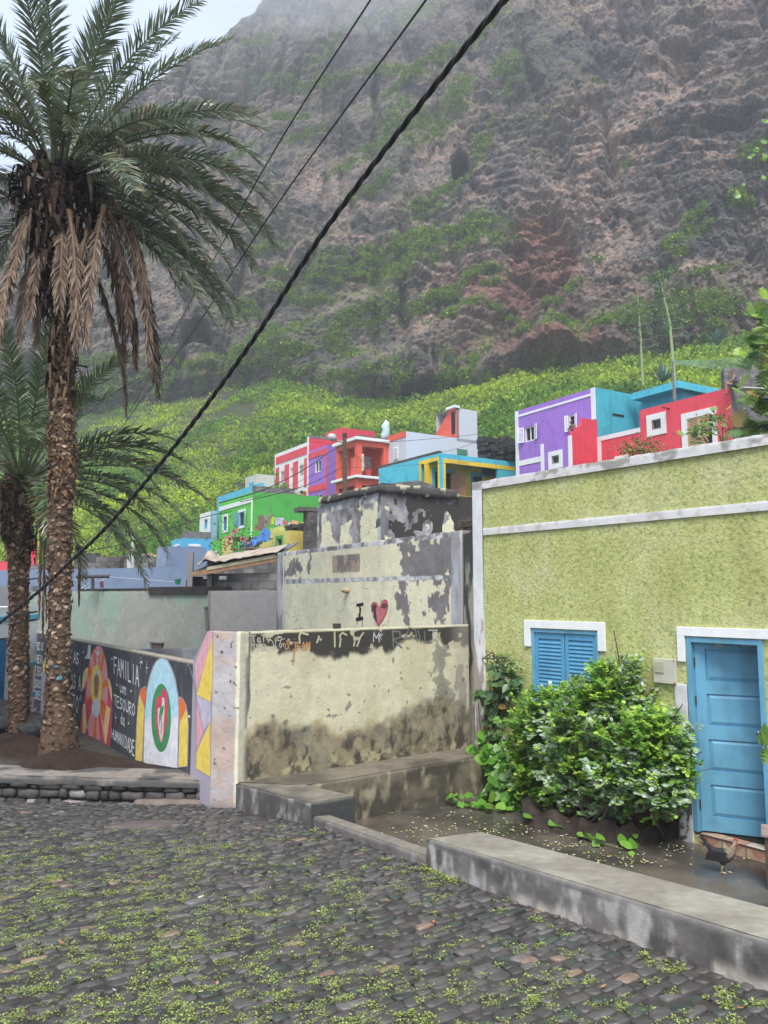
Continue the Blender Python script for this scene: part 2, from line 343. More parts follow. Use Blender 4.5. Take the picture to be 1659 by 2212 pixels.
# ---- cobbles: rows of irregular, slightly domed basalt setts in one sheet
def cobbles():
    rows = []; rng = RNG
    ax = Vector((.83, .55)); ay = Vector((-.55, .83))         # rows run across the street
    V = []; Fc = []; C = []
    nv = 0; y = -1.0; r = 0
    hit = []
    while y < 17:
        far = y > 12; h = .074*rng.uniform(.85, 1.2)*(1.6 if far else 1)
        x = -13 + rng.uniform(0, .2)
        cells = []
        while x < 9:
            w = .125*rng.uniform(.6, 1.6)*(1.6 if far else 1); cells.append((x, w)); x += w
        for (x, w) in cells:
            cx_, cy_ = x+w/2, y+h/2 + .05*sin(x*1.1+r*.3)
            wx = ax.x*cx_+ay.x*cy_; wy = ax.y*cx_+ay.y*cy_
            if wy < 1.4 or wy > 17.5 or wx < -12 or wx > 5.5: continue
            if abs(wx) > wy*.62+1.4: continue
            # right of the kerb / low wall line: none
            if wy < 9.4:
                kx = K0.x + (-rk.x)*(K0.y-wy) if wy > KE.y else L0.x - rl.x*(L0.y-wy)
                if wx > kx+.12: continue
            elif wx > -1.7: continue
            hit.append((cx_, cy_, w, h, wx, wy))
        y += h; r += 1
    for (cx_, cy_, w, h, wx, wy) in hit:
        n = 8; a0 = rng.uniform(0, 6.28)
        ang = np.linspace(0, 2*pi, n, endpoint=False)+rng.uniform(-.18, .18, n)
        ex = np.sign(np.cos(ang))*np.abs(np.cos(ang))**.42*w*.5*rng.uniform(.80, 1.12, n)
        ey = np.sign(np.sin(ang))*np.abs(np.sin(ang))**.42*h*.5*rng.uniform(.82, 1.18, n)
        tx, ty = rng.normal(0, .07, 2); lift = rng.normal(0, .004)
        col0 = np.array([.062, .056, .052])*rng.uniform(.55, 1.55)
        u = rng.uniform()
        if u < .010: col0 = np.array([.22, .15, .11])*rng.uniform(.8, 1.2)
        elif u < .10: col0 = np.array([.11, .10, .093])*rng.uniform(.8, 1.3)
        elif u < .2: col0 = np.array([.045, .054, .045])*rng.uniform(.8, 1.3)
        for s_, zz in ((1.02, -.016), (.96, .003), (.72, .0075)):
            for k in range(n):
                lx, ly = ex[k]*s_, ey[k]*s_
                px, py = cx_+lx, cy_+ly
                gx, gy = ax.x*px+ay.x*py, ax.y*px+ay.y*py
                V.append((gx, gy, zz+tx*lx+ty*ly+lift)); C.append(col0*(.5 if zz < 0 else rng.uniform(.85, 1.2)))
        gx, gy = ax.x*cx_+ay.x*cy_, ax.y*cx_+ay.y*cy_
        V.append((gx, gy, .008+lift+rng.normal(0, .003))); C.append(col0*1.1)
        for k in range(n):
            k2 = (k+1) % n
            Fc.append((nv+k, nv+k2, nv+n+k2)); Fc.append((nv+k, nv+n+k2, nv+n+k))
            Fc.append((nv+n+k, nv+n+k2, nv+2*n+k2)); Fc.append((nv+n+k, nv+2*n+k2, nv+2*n+k))
            Fc.append((nv+2*n+k, nv+2*n+k2, nv+3*n))
        nv += 3*n+1
    V = np.array(V); V[:, 2] += cob(V[:, 0], V[:, 1])
    # dirt bed under the setts, part of the same sheet
    gx, gy = np.meshgrid(np.linspace(-30, 30, 200), np.linspace(-6, 26, 220)); bx, by = gx.ravel(), gy.ravel()
    bz = cob(bx, by) - .002 + .010*(fbm(bx*4, by*4, 0, 3)-.5)
    kx = np.where(by > KE.y, K0.x - rk.x*(K0.y-by), L0.x - rl.x*(L0.y-by)); sunk = (bx > kx+.3) | (by > 11.3) & (bx > -6)
    bz = np.where(sunk, np.minimum(bz, -3.1), bz)
    bc = mixc((.040, .033, .030), (.075, .062, .054), fbm(bx*3, by*3, 0, 4, 5))
    bF = np.array([[j*200+i, j*200+i+1, (j+1)*200+i+1, (j+1)*200+i] for j in range(219) for i in range(199)])
    tri = np.concatenate([bF[:, [0, 1, 2]], bF[:, [0, 2, 3]]])+len(V)
    m = vcol('basalt_cobbles', rough=.5, bscale=45, bmp=.6, dist=.006, amp=.4, nscale=9, spec=.5)
    return npmesh('cobbled_ground', np.concatenate([V, np.stack([bx, by, bz], 1)]), np.concatenate([np.array(Fc), tri]), m,
                  col=np.concatenate([np.array(C), bc]), kind='structure', label='dark basalt cobbles laid in rows with weeds in the joints')
cobbles()
# ---- weeds in the joints (nobody could count them)
def herb(pos, scl, n_l, rng, colr):
    """low tufts: rosettes of small round leaves"""
    P = np.repeat(pos, n_l, 0); S = np.repeat(scl, n_l)
    a = rng.uniform(0, 2*pi, len(P)); r = rng.uniform(0, 1, len(P))**.7*S
    h = S*rng.uniform(.15, .8, len(P))*(1.1-r/S*.5)
    Q = P + np.stack([np.cos(a)*r, np.sin(a)*r, h], 1)
    fw = np.stack([np.cos(a), np.sin(a), rng.uniform(-.1, .7, len(P))], 1)+rng.normal(0, .3, (len(P), 3))
    c = mixc((.20, .30, .06), (.50, .55, .17), rng.uniform(0, 1, len(P)))*rng.uniform(.7, 1.15, (len(P), 1))
    return scatter(LEAF_V, LEAF_F, Q, aim(fw), S*rng.uniform(.38, .68, len(P)), c)
WEED = leafmat('weed_leaves', .5, .35)
def weeds():
    rng = RNG; N = 90000
    y = 1.9 + (9.0-1.9)*rng.uniform(0, 1, N)**1.0; x = rng.uniform(-1, 1, N)*(y*.52+.3)
    kx = np.where(y > KE.y, K0.x - rk.x*(K0.y-y), L0.x - rl.x*(L0.y-y))
    dens = fbm(x*.9, y*.9, 3, 4, 11)+.35*(vnoise(x*5, y*5, 0, 4)-.5)
    edge = np.clip((kx-x)/2.6, 0, 1); far = sstep(9.2, 7.6, y)
    keep = (rng.uniform(0, 1, N) < (.10+sstep(.34, .56, dens+.14*(edge-.6)))*(.06+.94*edge)*far*.27) & (x < kx-.05)
    x, y = x[keep], y[keep]; kx = kx[keep]; pick = rng.uniform(0, 1, len(x)) < .15; x, y, kx = x[pick], y[pick], kx[pick]; k = 6
    a = rng.normal(0, .045, (len(x), k)); c_ = rng.normal(0, .018, (len(x), k))            # clumps stretched along the joints
    x2 = (x[:, None]+.83*a-.55*c_).ravel(); y2 = (y[:, None]+.55*a+.83*c_).ravel(); ok = x2 < np.repeat(kx, k)-.03; x2, y2 = x2[ok], y2[ok]
    s = rng.uniform(.012, .026, len(x2)); parts = [herb(np.stack([x2, y2, cob(x2, y2)+.003], 1), s, 8, rng, 0)]
    # taller clumps against the kerb
    cl = [(cF(30, 850), .05), (cF(310, 880), .06), (cF(355, 900), .05), (cF(690, 1040), .04), (cF(850, 1110), .05), (cF(900, 1190), .07), (cF(1020, 1100), .06), (cF(1030, 1160), .05),
          (cF(1050, 1230), .06), (cF(1200, 1200), .09), (cF(1260, 1200), .1), (cF(1310, 1230), .1), (cF(1340, 1300), .11), (cF(1400, 1290), .08), (cF(500, 1290), .05), (cF(220, 1170), .05),
          (cG(420, 455), .05), (cG(600, 495), .06), (cG(675, 525), .05), (cG(740, 570), .07), (cG(1120, 685), .07), (cG(1170, 700), .06), (cG(1250, 730), .07), (cG(1435, 845), .06), (cG(1505, 895), .07), (cG(1490, 815), .05),
          (cG(760, 790), .04), (cG(1000, 895), .05), (cG(580, 865), .06), (cG(1640, 885), .07), (cG(615, 612), .04)]
    P = []; S = []
    for (px, py), s_ in cl:
        p = PZ(px, py, -2.4)
        for _ in range(4): p = PZ(px, py, float(cob(p.x, p.y)))
        for k in range(5): P.append((p.x+rng.normal(0, s_*.5), p.y+rng.normal(0, s_*.5), p.z)); S.append(s_*rng.uniform(.25, .55))
    parts.append(herb(np.array(P), np.array(S), 16, rng, 0))
    V = []; Fq = []; C = []; o = 0
    for v, f, c in parts: V.append(v); Fq.append(f+o); C.append(c); o += len(v)
    npmesh('ground_weeds', np.concatenate(V), np.concatenate(Fq), WEED, col=np.concatenate(C), kind='stuff', label='small yellow-green weeds sprouting between the cobbles')
weeds()
# ---- dried leaves, chips and petals on the street
def litter():
    rng = RNG; mb = MB()
    for k in range(70):
        y = rng.uniform(2.6, 8.8); x = rng.uniform(-.5, .5)*y
        c = random.choice([(.45, .2, .08), (.5, .42, .25), (.6, .58, .52), (.35, .22, .12)])
        l = rng.uniform(.01, .035); a = rng.uniform(0, 6.28); z = float(cob(x, y))+.022
        d = Vector((cos(a), sin(a), rng.uniform(-.1, .2)))*l; w = Vector((-sin(a), cos(a), .1))*l*.35
        o = Vector((x, y, z)); mb.face([o-d, o-w, o+d, o+w], col=c)
    for a in (.4, .55, .2):
        o = PZ(*c5(0, 0), -2.2)
    mb.build('fallen_bits', vcol('dry_bits', .8, bmp=0), kind='stuff', label='dry leaf scraps and pale chips scattered on the cobbles')
litter()
# ---- worn cement patches among the cobbles
CEM = vcol('worn_cement', rough=.75, bscale=35, bmp=.5, dist=.01, amp=.35, nscale=6)
def patch(c, rx, ry, rot, nm, lab, colr=(.17, .145, .125), h=.03):
    rng = RNG; c = PZ(*c, -2.5)
    for _ in range(4):
        c = PZ(*proj(c.x, c.y, c.z), float(cob(c.x, c.y)))
    n = 40; rs = [1, .9, .6, .3]; V = []; C = []
    jit = 1+.25*(fbm(np.cos(np.linspace(0, 2*pi, n, endpoint=False))*2, np.sin(np.linspace(0, 2*pi, n, endpoint=False))*2, c.x, 3)-.5)*2
    for i, r in enumerate(rs):
        for k in range(n):
            a = 2*pi*k/n; lx, ly = cos(a)*rx*r*jit[k], sin(a)*ry*r*jit[k]
            x = c.x+lx*cos(rot)-ly*sin(rot); y = c.y+lx*sin(rot)+ly*cos(rot)
            V.append((x, y, float(cob(x, y))+(-.03 if i == 0 else h*(1-.2*r)))); C.append(np.array(colr)*(1 if i else .6))
    V.append((c.x, c.y, float(cob(c.x, c.y))+h)); C.append(colr)
    Fq = []
    for i in range(3):
        for k in range(n): Fq += [(i*n+k, i*n+(k+1) % n, (i+1)*n+(k+1) % n), (i*n+k, (i+1)*n+(k+1) % n, (i+1)*n+k)]
    for k in range(n): Fq.append((3*n+k, 3*n+(k+1) % n, 4*n))
    npmesh(nm, np.array(V), np.array(Fq), CEM, col=np.array(C), kind='structure', label=lab, smooth=True)
patch(c5(1080, 1280), .62, .42, .1, 'cement_patch', 'pale cement skim at the foot of the planter wall', (.20, .165, .14), .055)
patch(c5(860, 1430), .42, .22, .2, 'cement_patch', 'worn cement patch among the weedy cobbles', (.12, .10, .09), .022)
# ---- courtyard floor
def court():
    w = (GP - BW0)
    a = BW0; mb = MB()
    gx, gy = np.meshgrid(np.linspace(-2.5, 7.5, 220), np.linspace(2.5, 13, 220)); x, y = gx.ravel(), gy.ravel()
    kx = np.where(y > KE.y, K0.x - rk.x*(K0.y-y), L0.x - rl.x*(L0.y-y))
    n = fbm(x*1.5, y*1.5, 0, 5, 3); z = FL + .012*(n-.5)*2; z = np.where(x < kx+.06, FL-.5, z)
    c = mixc((.055, .048, .040), (.135, .115, .09), sstep(.35, .65, n)); c = mixc(c, (.10, .09, .08), sstep(.5, .7, fbm(x*7, y*7, 0, 4, 9))*.6)
    Fq = np.array([[j*220+i, j*220+i+1, (j+1)*220+i+1, (j+1)*220+i] for j in range(219) for i in range(219)])
    m, nt, b = nodes('wet_concrete'); at = nt.nodes.new('ShaderNodeAttribute'); at.attribute_name = 'Col'; nt.links.new(at.outputs[0], b.inputs['Base Color'])
    nn = noise_node(nt, 1.1, 5); r = ramp(nt, nn.outputs['Fac'], [(.4, (.07,)*3), (.62, (.42,)*3)]); nt.links.new(r.outputs[0], b.inputs['Roughness'])
    bump(nt, b, noise_node(nt, 40, 5).outputs['Fac'], .25, .006)
    npmesh('courtyard_floor', np.stack([x, y, z], 1), Fq, m, col=c, kind='structure', label='wet brown concrete floor of the sunken courtyard')
court()
# ---- concrete bench, kerb and low wall
def grimy(P, base, dark, pale, seed, zlo, zhi):
    x, y, z = P.T; n = fbm(x*2.2, y*2.2, z*3.5, 5, seed); n2 = fbm(x*7, y*7, z*4, 4, seed+3)
    h = (z-zlo)/(zhi-zlo)
    n3 = fbm(x*14, y*14, z*6, 4, seed+5); c = mixc(base, dark, sstep(.38, .66, n+.14*(1-h)+.12*(n3-.5))*.85); c = mixc(c, pale, sstep(.52, .70, .55*n2+.45*n3+.22*(fbm(x*1.1, y*1.1, z, 3, seed+8)-.45))*.75)
    return c
def gridbox(name, corners, ztop, zbot, res, colf, mat, bevel_r=.02, disp=.006, **kw):
    """closed prism with finely gridded faces: corners = xy polygon, ztop/zbot functions; softened top edge"""
    V = []; Fq = []; C = []; o = 0
    def grid(fn, nu, nv):
        nonlocal o
        u, v = np.meshgrid(np.linspace(0, 1, nu), np.linspace(0, 1, nv)); P = fn(u.ravel(), v.ravel())
        V.append(P); Fq.append(np.array([[o+j*nu+i, o+j*nu+i+1, o+(j+1)*nu+i+1, o+(j+1)*nu+i] for j in range(nv-1) for i in range(nu-1)])); o += nu*nv
    cs = [np.array(c[:2], float) for c in corners]; cen = sum(cs)/len(cs)
    for k in range(len(cs)):
        a, b = cs[k], cs[(k+1) % len(cs)]; L = np.linalg.norm(b-a); zt = (ztop(*a)+ztop(*b))/2; H = zt-(zbot(*a)+zbot(*b))/2
        nu, nv = max(3, int(L/res)), max(3, int(H/res))
        def fn(u, v, a=a, b=b):
            x = a[0]+(b[0]-a[0])*u; y = a[1]+(b[1]-a[1])*u; z1 = ztop(x, y); z0 = zbot(x, y); z = z0+(z1-z0)*v
            e = np.array([b[1]-a[1], -(b[0]-a[0])])/L; e = e if np.dot(e, (a+b)/2-cen) > 0 else -e
            d = disp*2*(fbm(x*5, y*5, z*5, 4, 77)-.5) - bevel_r*np.clip((v-1)*H/bevel_r+1, 0, 1)**2
            return np.stack([x+e[0]*d, y+e[1]*d, z], 1)
        grid(fn, nu, nv)
    if len(cs) == 4:
        L1 = np.linalg.norm(cs[1]-cs[0]); L2 = np.linalg.norm(cs[2]-cs[1])
        un = lambda a: a/np.linalg.norm(a)
        cs = [cs[k]+(un(cs[(k+1) % 4]-cs[k])+un(cs[k-1]-cs[k]))*bevel_r*.72 for k in range(4)]
        def ft(u, v):
            x = (cs[0][0]*(1-u)+cs[1][0]*u)*(1-v)+(cs[3][0]*(1-u)+cs[2][0]*u)*v; y = (cs[0][1]*(1-u)+cs[1][1]*u)*(1-v)+(cs[3][1]*(1-u)+cs[2][1]*u)*v
            ed = np.minimum(np.minimum(u, 1-u)*L1, np.minimum(v, 1-v)*L2)
            return np.stack([x, y, ztop(x, y)+.0015+disp*.5*(fbm(x*3, y*3, 0, 3, 5)-.5)*np.clip(ed*9, 0, 1)], 1)
        grid(ft, max(3, int(L1/res)), max(3, int(L2/res)))
    V = np.concatenate(V); Fq = np.concatenate(Fq)
    return npmesh(name, V, Fq, mat, col=colf(V), **kw)
CONC = vcol('aged_concrete', rough=.8, bscale=30, bmp=.5, dist=.008, amp=.25, nscale=10)
BZ = -2.262
def benchcol(dark, top=(.19, .165, .125)):
    def f(P):
        c = grimy(P, (.20, .17, .12), (.06, .052, .042), (.46, .41, .27), 21, FL, BZ)
        tp = mixc(top, (.10, .085, .065), sstep(.35, .65, fbm(P[:, 0]*2, P[:, 1]*2, 0, 5, 6)))
        c = np.where((P[:, 2] > BZ-.012)[:, None], tp, c); return c
    return f
def _xy(p): return (p.x, p.y)
b_in = PZ(*cF(215, 500), BZ); b_R = bwall.p((GP-BW0).dot(bdir)+.05, BZ); off = abs((Vector(_xy(b_in))-BW0).dot(bwall.n))
bs = thing('concrete_bench', 'grimy concrete bench along the pale peeling wall, ending in a short block', 'bench', (b_in.x, b_in.y, FL))
A0 = bwall.p(-.05, 0, -.0); 
flr = lambda x, y: np.zeros_like(np.asarray(x, float))+FL-.02
# seat running along the wall (starts where the block ends)
sIn = (Vector(_xy(b_in))-BW0).dot(bdir)
gridbox('seat', [_xy(b_in), _xy(bwall.p((GP-BW0).dot(bdir)+.02, 0, off)), _xy(bwall.p((GP-BW0).dot(bdir)+.02, 0, .002)), _xy(bwall.p(.02, 0, .002))],
        lambda x, y: BZ+0*np.asarray(x)-.003, flr, .022, benchcol(0), CONC, parent=bs)
bf = PZ(673.6, 1735.4, BZ); br = PZ(767.5, 1719.5, BZ); ba = PZ(510, 1692.7, BZ)
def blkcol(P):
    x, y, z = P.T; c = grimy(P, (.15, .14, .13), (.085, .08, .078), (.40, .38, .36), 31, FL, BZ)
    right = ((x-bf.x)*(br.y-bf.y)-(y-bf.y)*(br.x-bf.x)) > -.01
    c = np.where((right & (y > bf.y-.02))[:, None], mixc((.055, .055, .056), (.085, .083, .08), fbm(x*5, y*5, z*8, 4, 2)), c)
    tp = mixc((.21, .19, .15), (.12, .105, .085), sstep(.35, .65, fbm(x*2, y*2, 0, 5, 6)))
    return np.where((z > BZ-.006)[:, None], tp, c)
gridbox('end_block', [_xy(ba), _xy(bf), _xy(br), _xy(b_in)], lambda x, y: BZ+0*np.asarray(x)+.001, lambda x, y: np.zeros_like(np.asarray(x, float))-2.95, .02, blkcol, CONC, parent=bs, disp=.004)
# kerb
nk = Vector((rk.y, -rk.x)).normalized(); nk = nk if nk.x > 0 else -nk
kw_ = .19
def kz(x, y):
    t = K0.y-np.asarray(y); return -2.40 - rk.z*t
def kerbcol(P):
    c = grimy(P, (.20, .18, .165), (.12, .10, .095), (.34, .29, .27), 41, -2.6, -2.2)
    top = P[:, 2] > kz(P[:, 0], P[:, 1])-.012
    return np.where(top[:, None], mixc((.23, .205, .17), (.17, .15, .13), fbm(P[:, 0]*3, P[:, 1]*3, 0, 4, 8)), c)
ks = K0+Vector((.01, -.01)); ke = Vector(_xy(KE))
gridbox('kerb', [tuple(ks), tuple(ke), tuple(ke+nk*kw_), tuple(ks+nk*kw_+Vector((.02, .0)))], kz, lambda x, y: kz(x, y)*0-3.0, .02, kerbcol, CONC,
        label='low grey kerb between the bench block and the long low wall', cat='kerb')
# low wall
nl = Vector((rl.y, -rl.x)).normalized(); nl = nl if nl.x > 0 else -nl
lb = PZ(1040, 1789, L0.z); wl = abs((Vector(_xy(lb))-Vector(_xy(L0))).dot(nl)); print('low wall width', wl)
def lz(x, y):
    t = L0.y-np.asarray(y); return L0.z - rl.z*t
def lowcol(P):
    x, y, z = P.T; c = grimy(P, (.21, .19, .175), (.085, .077, .07), (.62, .58, .55), 52, -2.5, -1.9)
    h = lz(x, y)-z; c = mixc(c, (.55, .50, .42), sstep(.17, .25, h+.05*(fbm(x*6, y*6, 0, 3, 1)-.5))*.9*sstep(.42, .58, fbm(x*9, y*9, z*3, 4, 14)))
    c = mixc(c, (.135, .13, .125), sstep(.05, .03, h+.06*(fbm(x*3, y*3, 0, 3, 6)-.5))*.85)
    top = z > lz(x, y)-.012
    tp = mixc((.31, .285, .235), (.24, .215, .175), sstep(.35, .65, fbm(x*2.5, y*2.5, 0, 5, 12))); return np.where(top[:, None], tp, c)
le = low_p(4.4); l0 = Vector(_xy(L0)); l1 = Vector(_xy(le)); edir = bdir
lb2 = Vector((lb.x, lb.y))
gridbox('low_wall', [tuple(l0), tuple(l1), tuple(l1+nl*wl), tuple(lb2)], lz, lambda x, y: lz(x, y)*0-3.0, .02, lowcol, CONC, bevel_r=.03, disp=.01,
        label='long low concrete wall with flaking whitewash between the cobbled street and the courtyard', cat='low wall')
# ---- petals and yellow leaves on the court floor
def petals():
    rng = RNG; mb = MB(); n = 0
    spots = [(cG(600, 75), .5, 70), (cG(780, 170), .45, 90), (cG(1000, 220), .3, 60), (cG(480, 90), .35, 30), (cF(1180, 880), .25, 40), (cF(1400, 800), .3, 25), (cF(900, 740), .2, 8),
             (cG(1230, 165), .12, 20), (cG(1500, 215), .15, 8), (cG(1100, 215), .15, 20), (cG(330, 40), .5, 30)]
    for (c, r, k) in spots:
        p = PZ(*c, FL)
        for _ in range(k):
            o = Vector((p.x+rng.normal(0, r)*1.0, p.y+rng.normal(0, r)*.7, FL+.022)); a = rng.uniform(0, 6.28); l = rng.uniform(.008, .02)
            d = Vector((cos(a), sin(a), rng.uniform(-.1, .3)))*l; w = Vector((-sin(a), cos(a), 0))*l*.6
            mb.face([o-d, o-w, o+d, o+w], col=random.choice([(.75, .72, .35), (.8, .75, .55), (.7, .6, .12)]))
    mb.build('fallen_petals', vcol('petals', .7, bmp=0), kind='stuff', label='pale yellow petals scattered on the wet courtyard floor')
petals()
# ============================================================ WALLS AND HOUSES NEAR BY
def gridwall(name, fac, s0, s1, z0, z1, thick, res, colf, mat, parent=None, disp=.004, rough_top=0, **kw):
    """a wall with a finely gridded front face (colour per vertex) and plain back/sides/top.  z1 may be a function of s"""
    s0, s1 = min(s0, s1), max(s0, s1); f1 = z1 if callable(z1) else (lambda s: s*0+z1)
    nu, nv = int((s1-s0)/res)+2, int((float(np.max(f1(np.array([s0, s1]))))-z0)/res)+2
    u, v = np.meshgrid(np.linspace(s0, s1, nu), np.linspace(0, 1, nv)); s = u.ravel(); v = v.ravel()
    top = f1(s) + rough_top*(fbm(s*6, s*0, 0, 4, 5)-.5); z = z0+(top-z0)*v
    o = disp*2*(fbm(s*4, z*4, 1, 4, 61)-.5)
    ed = np.minimum(np.minimum(s-s0, s1-s), top-z); o = np.where(ed < res*.5, -.004, o)
    def pt(s, z, o): return np.stack([fac.P.x+fac.d.x*s+fac.n.x*o, fac.P.y+fac.d.y*s+fac.n.y*o, z], 1)
    V = pt(s, z, o); Fq = np.array([[j*nu+i, j*nu+i+1, (j+1)*nu+i+1, (j+1)*nu+i] for j in range(nv-1) for i in range(nu-1)])
    C = colf(s, z)
    # top, sides, back (own vertices)
    us = np.linspace(s0, s1, nu); tz = f1(us)+rough_top*(fbm(us*6, us*0, 0, 4, 5)-.5)
    T = np.concatenate([pt(us, tz, -.004), pt(us, tz+.002, -thick), pt(us, us*0+z0, -thick), pt(us, us*0+z0, -.004)]); b = len(V)
    F2 = [[b+k*nu+i, b+k*nu+i+1, b+(k+1)*nu+i+1, b+(k+1)*nu+i] for k in range(3) for i in range(nu-1)]
    F2 += [[b, b+nu, b+2*nu, b+3*nu], [b+nu-1, b+2*nu-1, b+3*nu-1, b+4*nu-1]]
    cb = colf(us, tz-.01)*.85
    C2 = np.concatenate([cb, cb, cb, cb])
    return npmesh(name, np.concatenate([V, T]), np.concatenate([Fq, np.array(F2)]), mat, col=np.concatenate([C, C2]), parent=parent, **kw)
def ell(fac, s, z, px, rx, ry, amp=.5, seed=0, freq=3, soft=.12, octs=5):
    """ragged-edged blotch centred where the survey point px falls on the wall; radii in metres"""
    cs, cz = fac.st(px) if isinstance(px[0], (int, float)) and len(px) == 2 and px[0] > 60 else px
    q = max(min(rx, ry), .1); f = .45/q; wx = (fbm(s*f, z*f, seed, 5, seed)-.5)*rx*3; wz = (fbm(s*f, z*f, seed+5, 5, seed+9)-.5)*ry*3
    return sstep(soft, -soft, np.sqrt(((s-cs+wx)/rx)**2+((z-cz+wz)/ry)**2)-1+amp*2*(fbm(s*freq*3, z*freq*3, seed, 4, seed+2)-.5))
PLAST = vcol('old_plaster', rough=.85, bscale=22, bmp=.55, dist=.012, amp=.14, nscale=7)
# ---- ribbons for hand-painted writing
GL = {'A': [[(0, 0), (.5, 1.4), (1, 0)], [(.2, .5), (.8, .5)]], 'B': [[(0, 0), (0, 1.4), (.8, 1.3), (.8, .9), (0, .75), (.95, .6), (.9, .1), (0, 0)]],
      'C': [[(1, 1.2), (.5, 1.4), (0, .9), (0, .4), (.5, 0), (1, .2)]], 'D': [[(0, 0), (0, 1.4), (.7, 1.2), (1, .7), (.7, .15), (0, 0)]], 'E': [[(1, 1.4), (0, 1.4), (0, 0), (1, 0)], [(0, .75), (.8, .75)]],
      'F': [[(1, 1.4), (0, 1.4), (0, 0)], [(0, .75), (.8, .75)]], 'G': [[(1, 1.2), (.5, 1.4), (0, .8), (.3, .05), (1, .1), (1, .6), (.6, .6)]], 'H': [[(0, 0), (0, 1.4)], [(1, 0), (1, 1.4)], [(0, .7), (1, .7)]],
      'I': [[(.5, 0), (.5, 1.4)]], 'J': [[(.2, .2), (.5, 0), (.8, .3), (.8, 1.4)], [(.3, 1.4), (1, 1.4)]], 'L': [[(0, 1.4), (0, 0), (.9, 0)]], 'M': [[(0, 0), (.1, 1.4), (.5, .6), (.9, 1.4), (1, 0)]],
      'N': [[(0, 0), (0, 1.4), (1, 0), (1, 1.4)]], 'O': [[(.5, 1.4), (.05, 1), (.05, .4), (.5, 0), (.95, .4), (.95, 1), (.5, 1.4)]], 'R': [[(0, 0), (0, 1.4), (.8, 1.3), (.8, .85), (0, .7), (.95, 0)]],
      'S': [[(1, 1.2), (.5, 1.4), (.1, 1.1), (.3, .8), (.8, .6), (.95, .3), (.5, 0), (0, .2)]], 'T': [[(0, 1.4), (1, 1.4)], [(.5, 1.4), (.5, 0)]], 'U': [[(0, 1.4), (.05, .3), (.5, 0), (.95, .3), (1, 1.4)]],
      'V': [[(0, 1.4), (.5, 0), (1, 1.4)]], 'Y': [[(0, 1.4), (.5, .7), (1, 1.4)], [(.5, .7), (.5, 0)]], 'Z': [[(0, 1.4), (1, 1.4), (0, 0), (1, 0)]],
      'a': [[(.8, .85), (.3, .8), (.1, .4), (.4, 0), (.8, .3)], [(.8, .85), (.85, .1), (1, 0)]], 'd': [[(.9, .7), (.4, .85), (.1, .4), (.45, 0), (.9, .3)], [(.9, 1.4), (.9, 0)]],
      'u': [[(.05, .85), (.1, .15), (.5, 0), (.9, .25)], [(.9, .85), (.9, 0)]], 'm': [[(0, 0), (0, .85)], [(0, .6), (.3, .85), (.5, .6), (.5, 0)], [(.5, .6), (.8, .85), (1, .6), (1, 0)]],
      '"': [[(.3, 1.4), (.2, 1.0)], [(.7, 1.4), (.6, 1.0)]], ' ': [], '1': [[(.2, 1.1), (.5, 1.4), (.5, 0)]]}
def ribbon(mb, fac, pts, w, o, col=None):
    P = [Vector(p) for p in pts]
    for i in range(len(P)-1):
        d = (P[i+1]-P[i]); L = d.length
        if L < 1e-5: continue
        d /= L; n = Vector((-d.y, d.x))*w/2; a = P[i]-d*w*.35; b = P[i+1]+d*w*.35
        k = random.uniform(.9, 1.1)
        q = [a-n*.7, a-n, b-n*k, b+n*k, a+n, ]
        mb.face([fac.p(*x, o*.45+.0003*(i % 3)) for x in (a-n, b-n*k, b+n, a+n)], col=col)
def write(mb, fac, text, quad, w, o=.006, gap=.28, jit=.04, col=None):
    """text lettered inside a wall quadrilateral given by its surveyed corners TL, TR, BR, BL"""
    TL, TR, BR, BL = [Vector(fac.st(q)) for q in quad]; n = len(text); cw = 1/(n+(n-1)*gap)
    for i, ch in enumerate(text):
        j = random.uniform(-jit, jit)
        for st in GL.get(ch, []):
            pts = []
            for (x, y) in st:
                u = (i*(1+gap)+x)*cw; v = y/1.4+j
                pts.append((BL*(1-u)+BR*u)*(1-v)+(TL*(1-u)+TR*u)*v)
            ribbon(mb, fac, pts, w, o, col)
def poly(mb, fac, pts, o, mi=0, col=None):
    mb.face([fac.p(*fac.st(q), o*.5) for q in pts], mi=mi, col=col)
def arc(cx_, cy_, rx, ry, a0, a1, n=24):
    return [(cx_+rx*cos(radians_(a0+(a1-a0)*i/n)), cy_-ry*sin(radians_(a0+(a1-a0)*i/n))) for i in range(n+1)]
radians_ = R
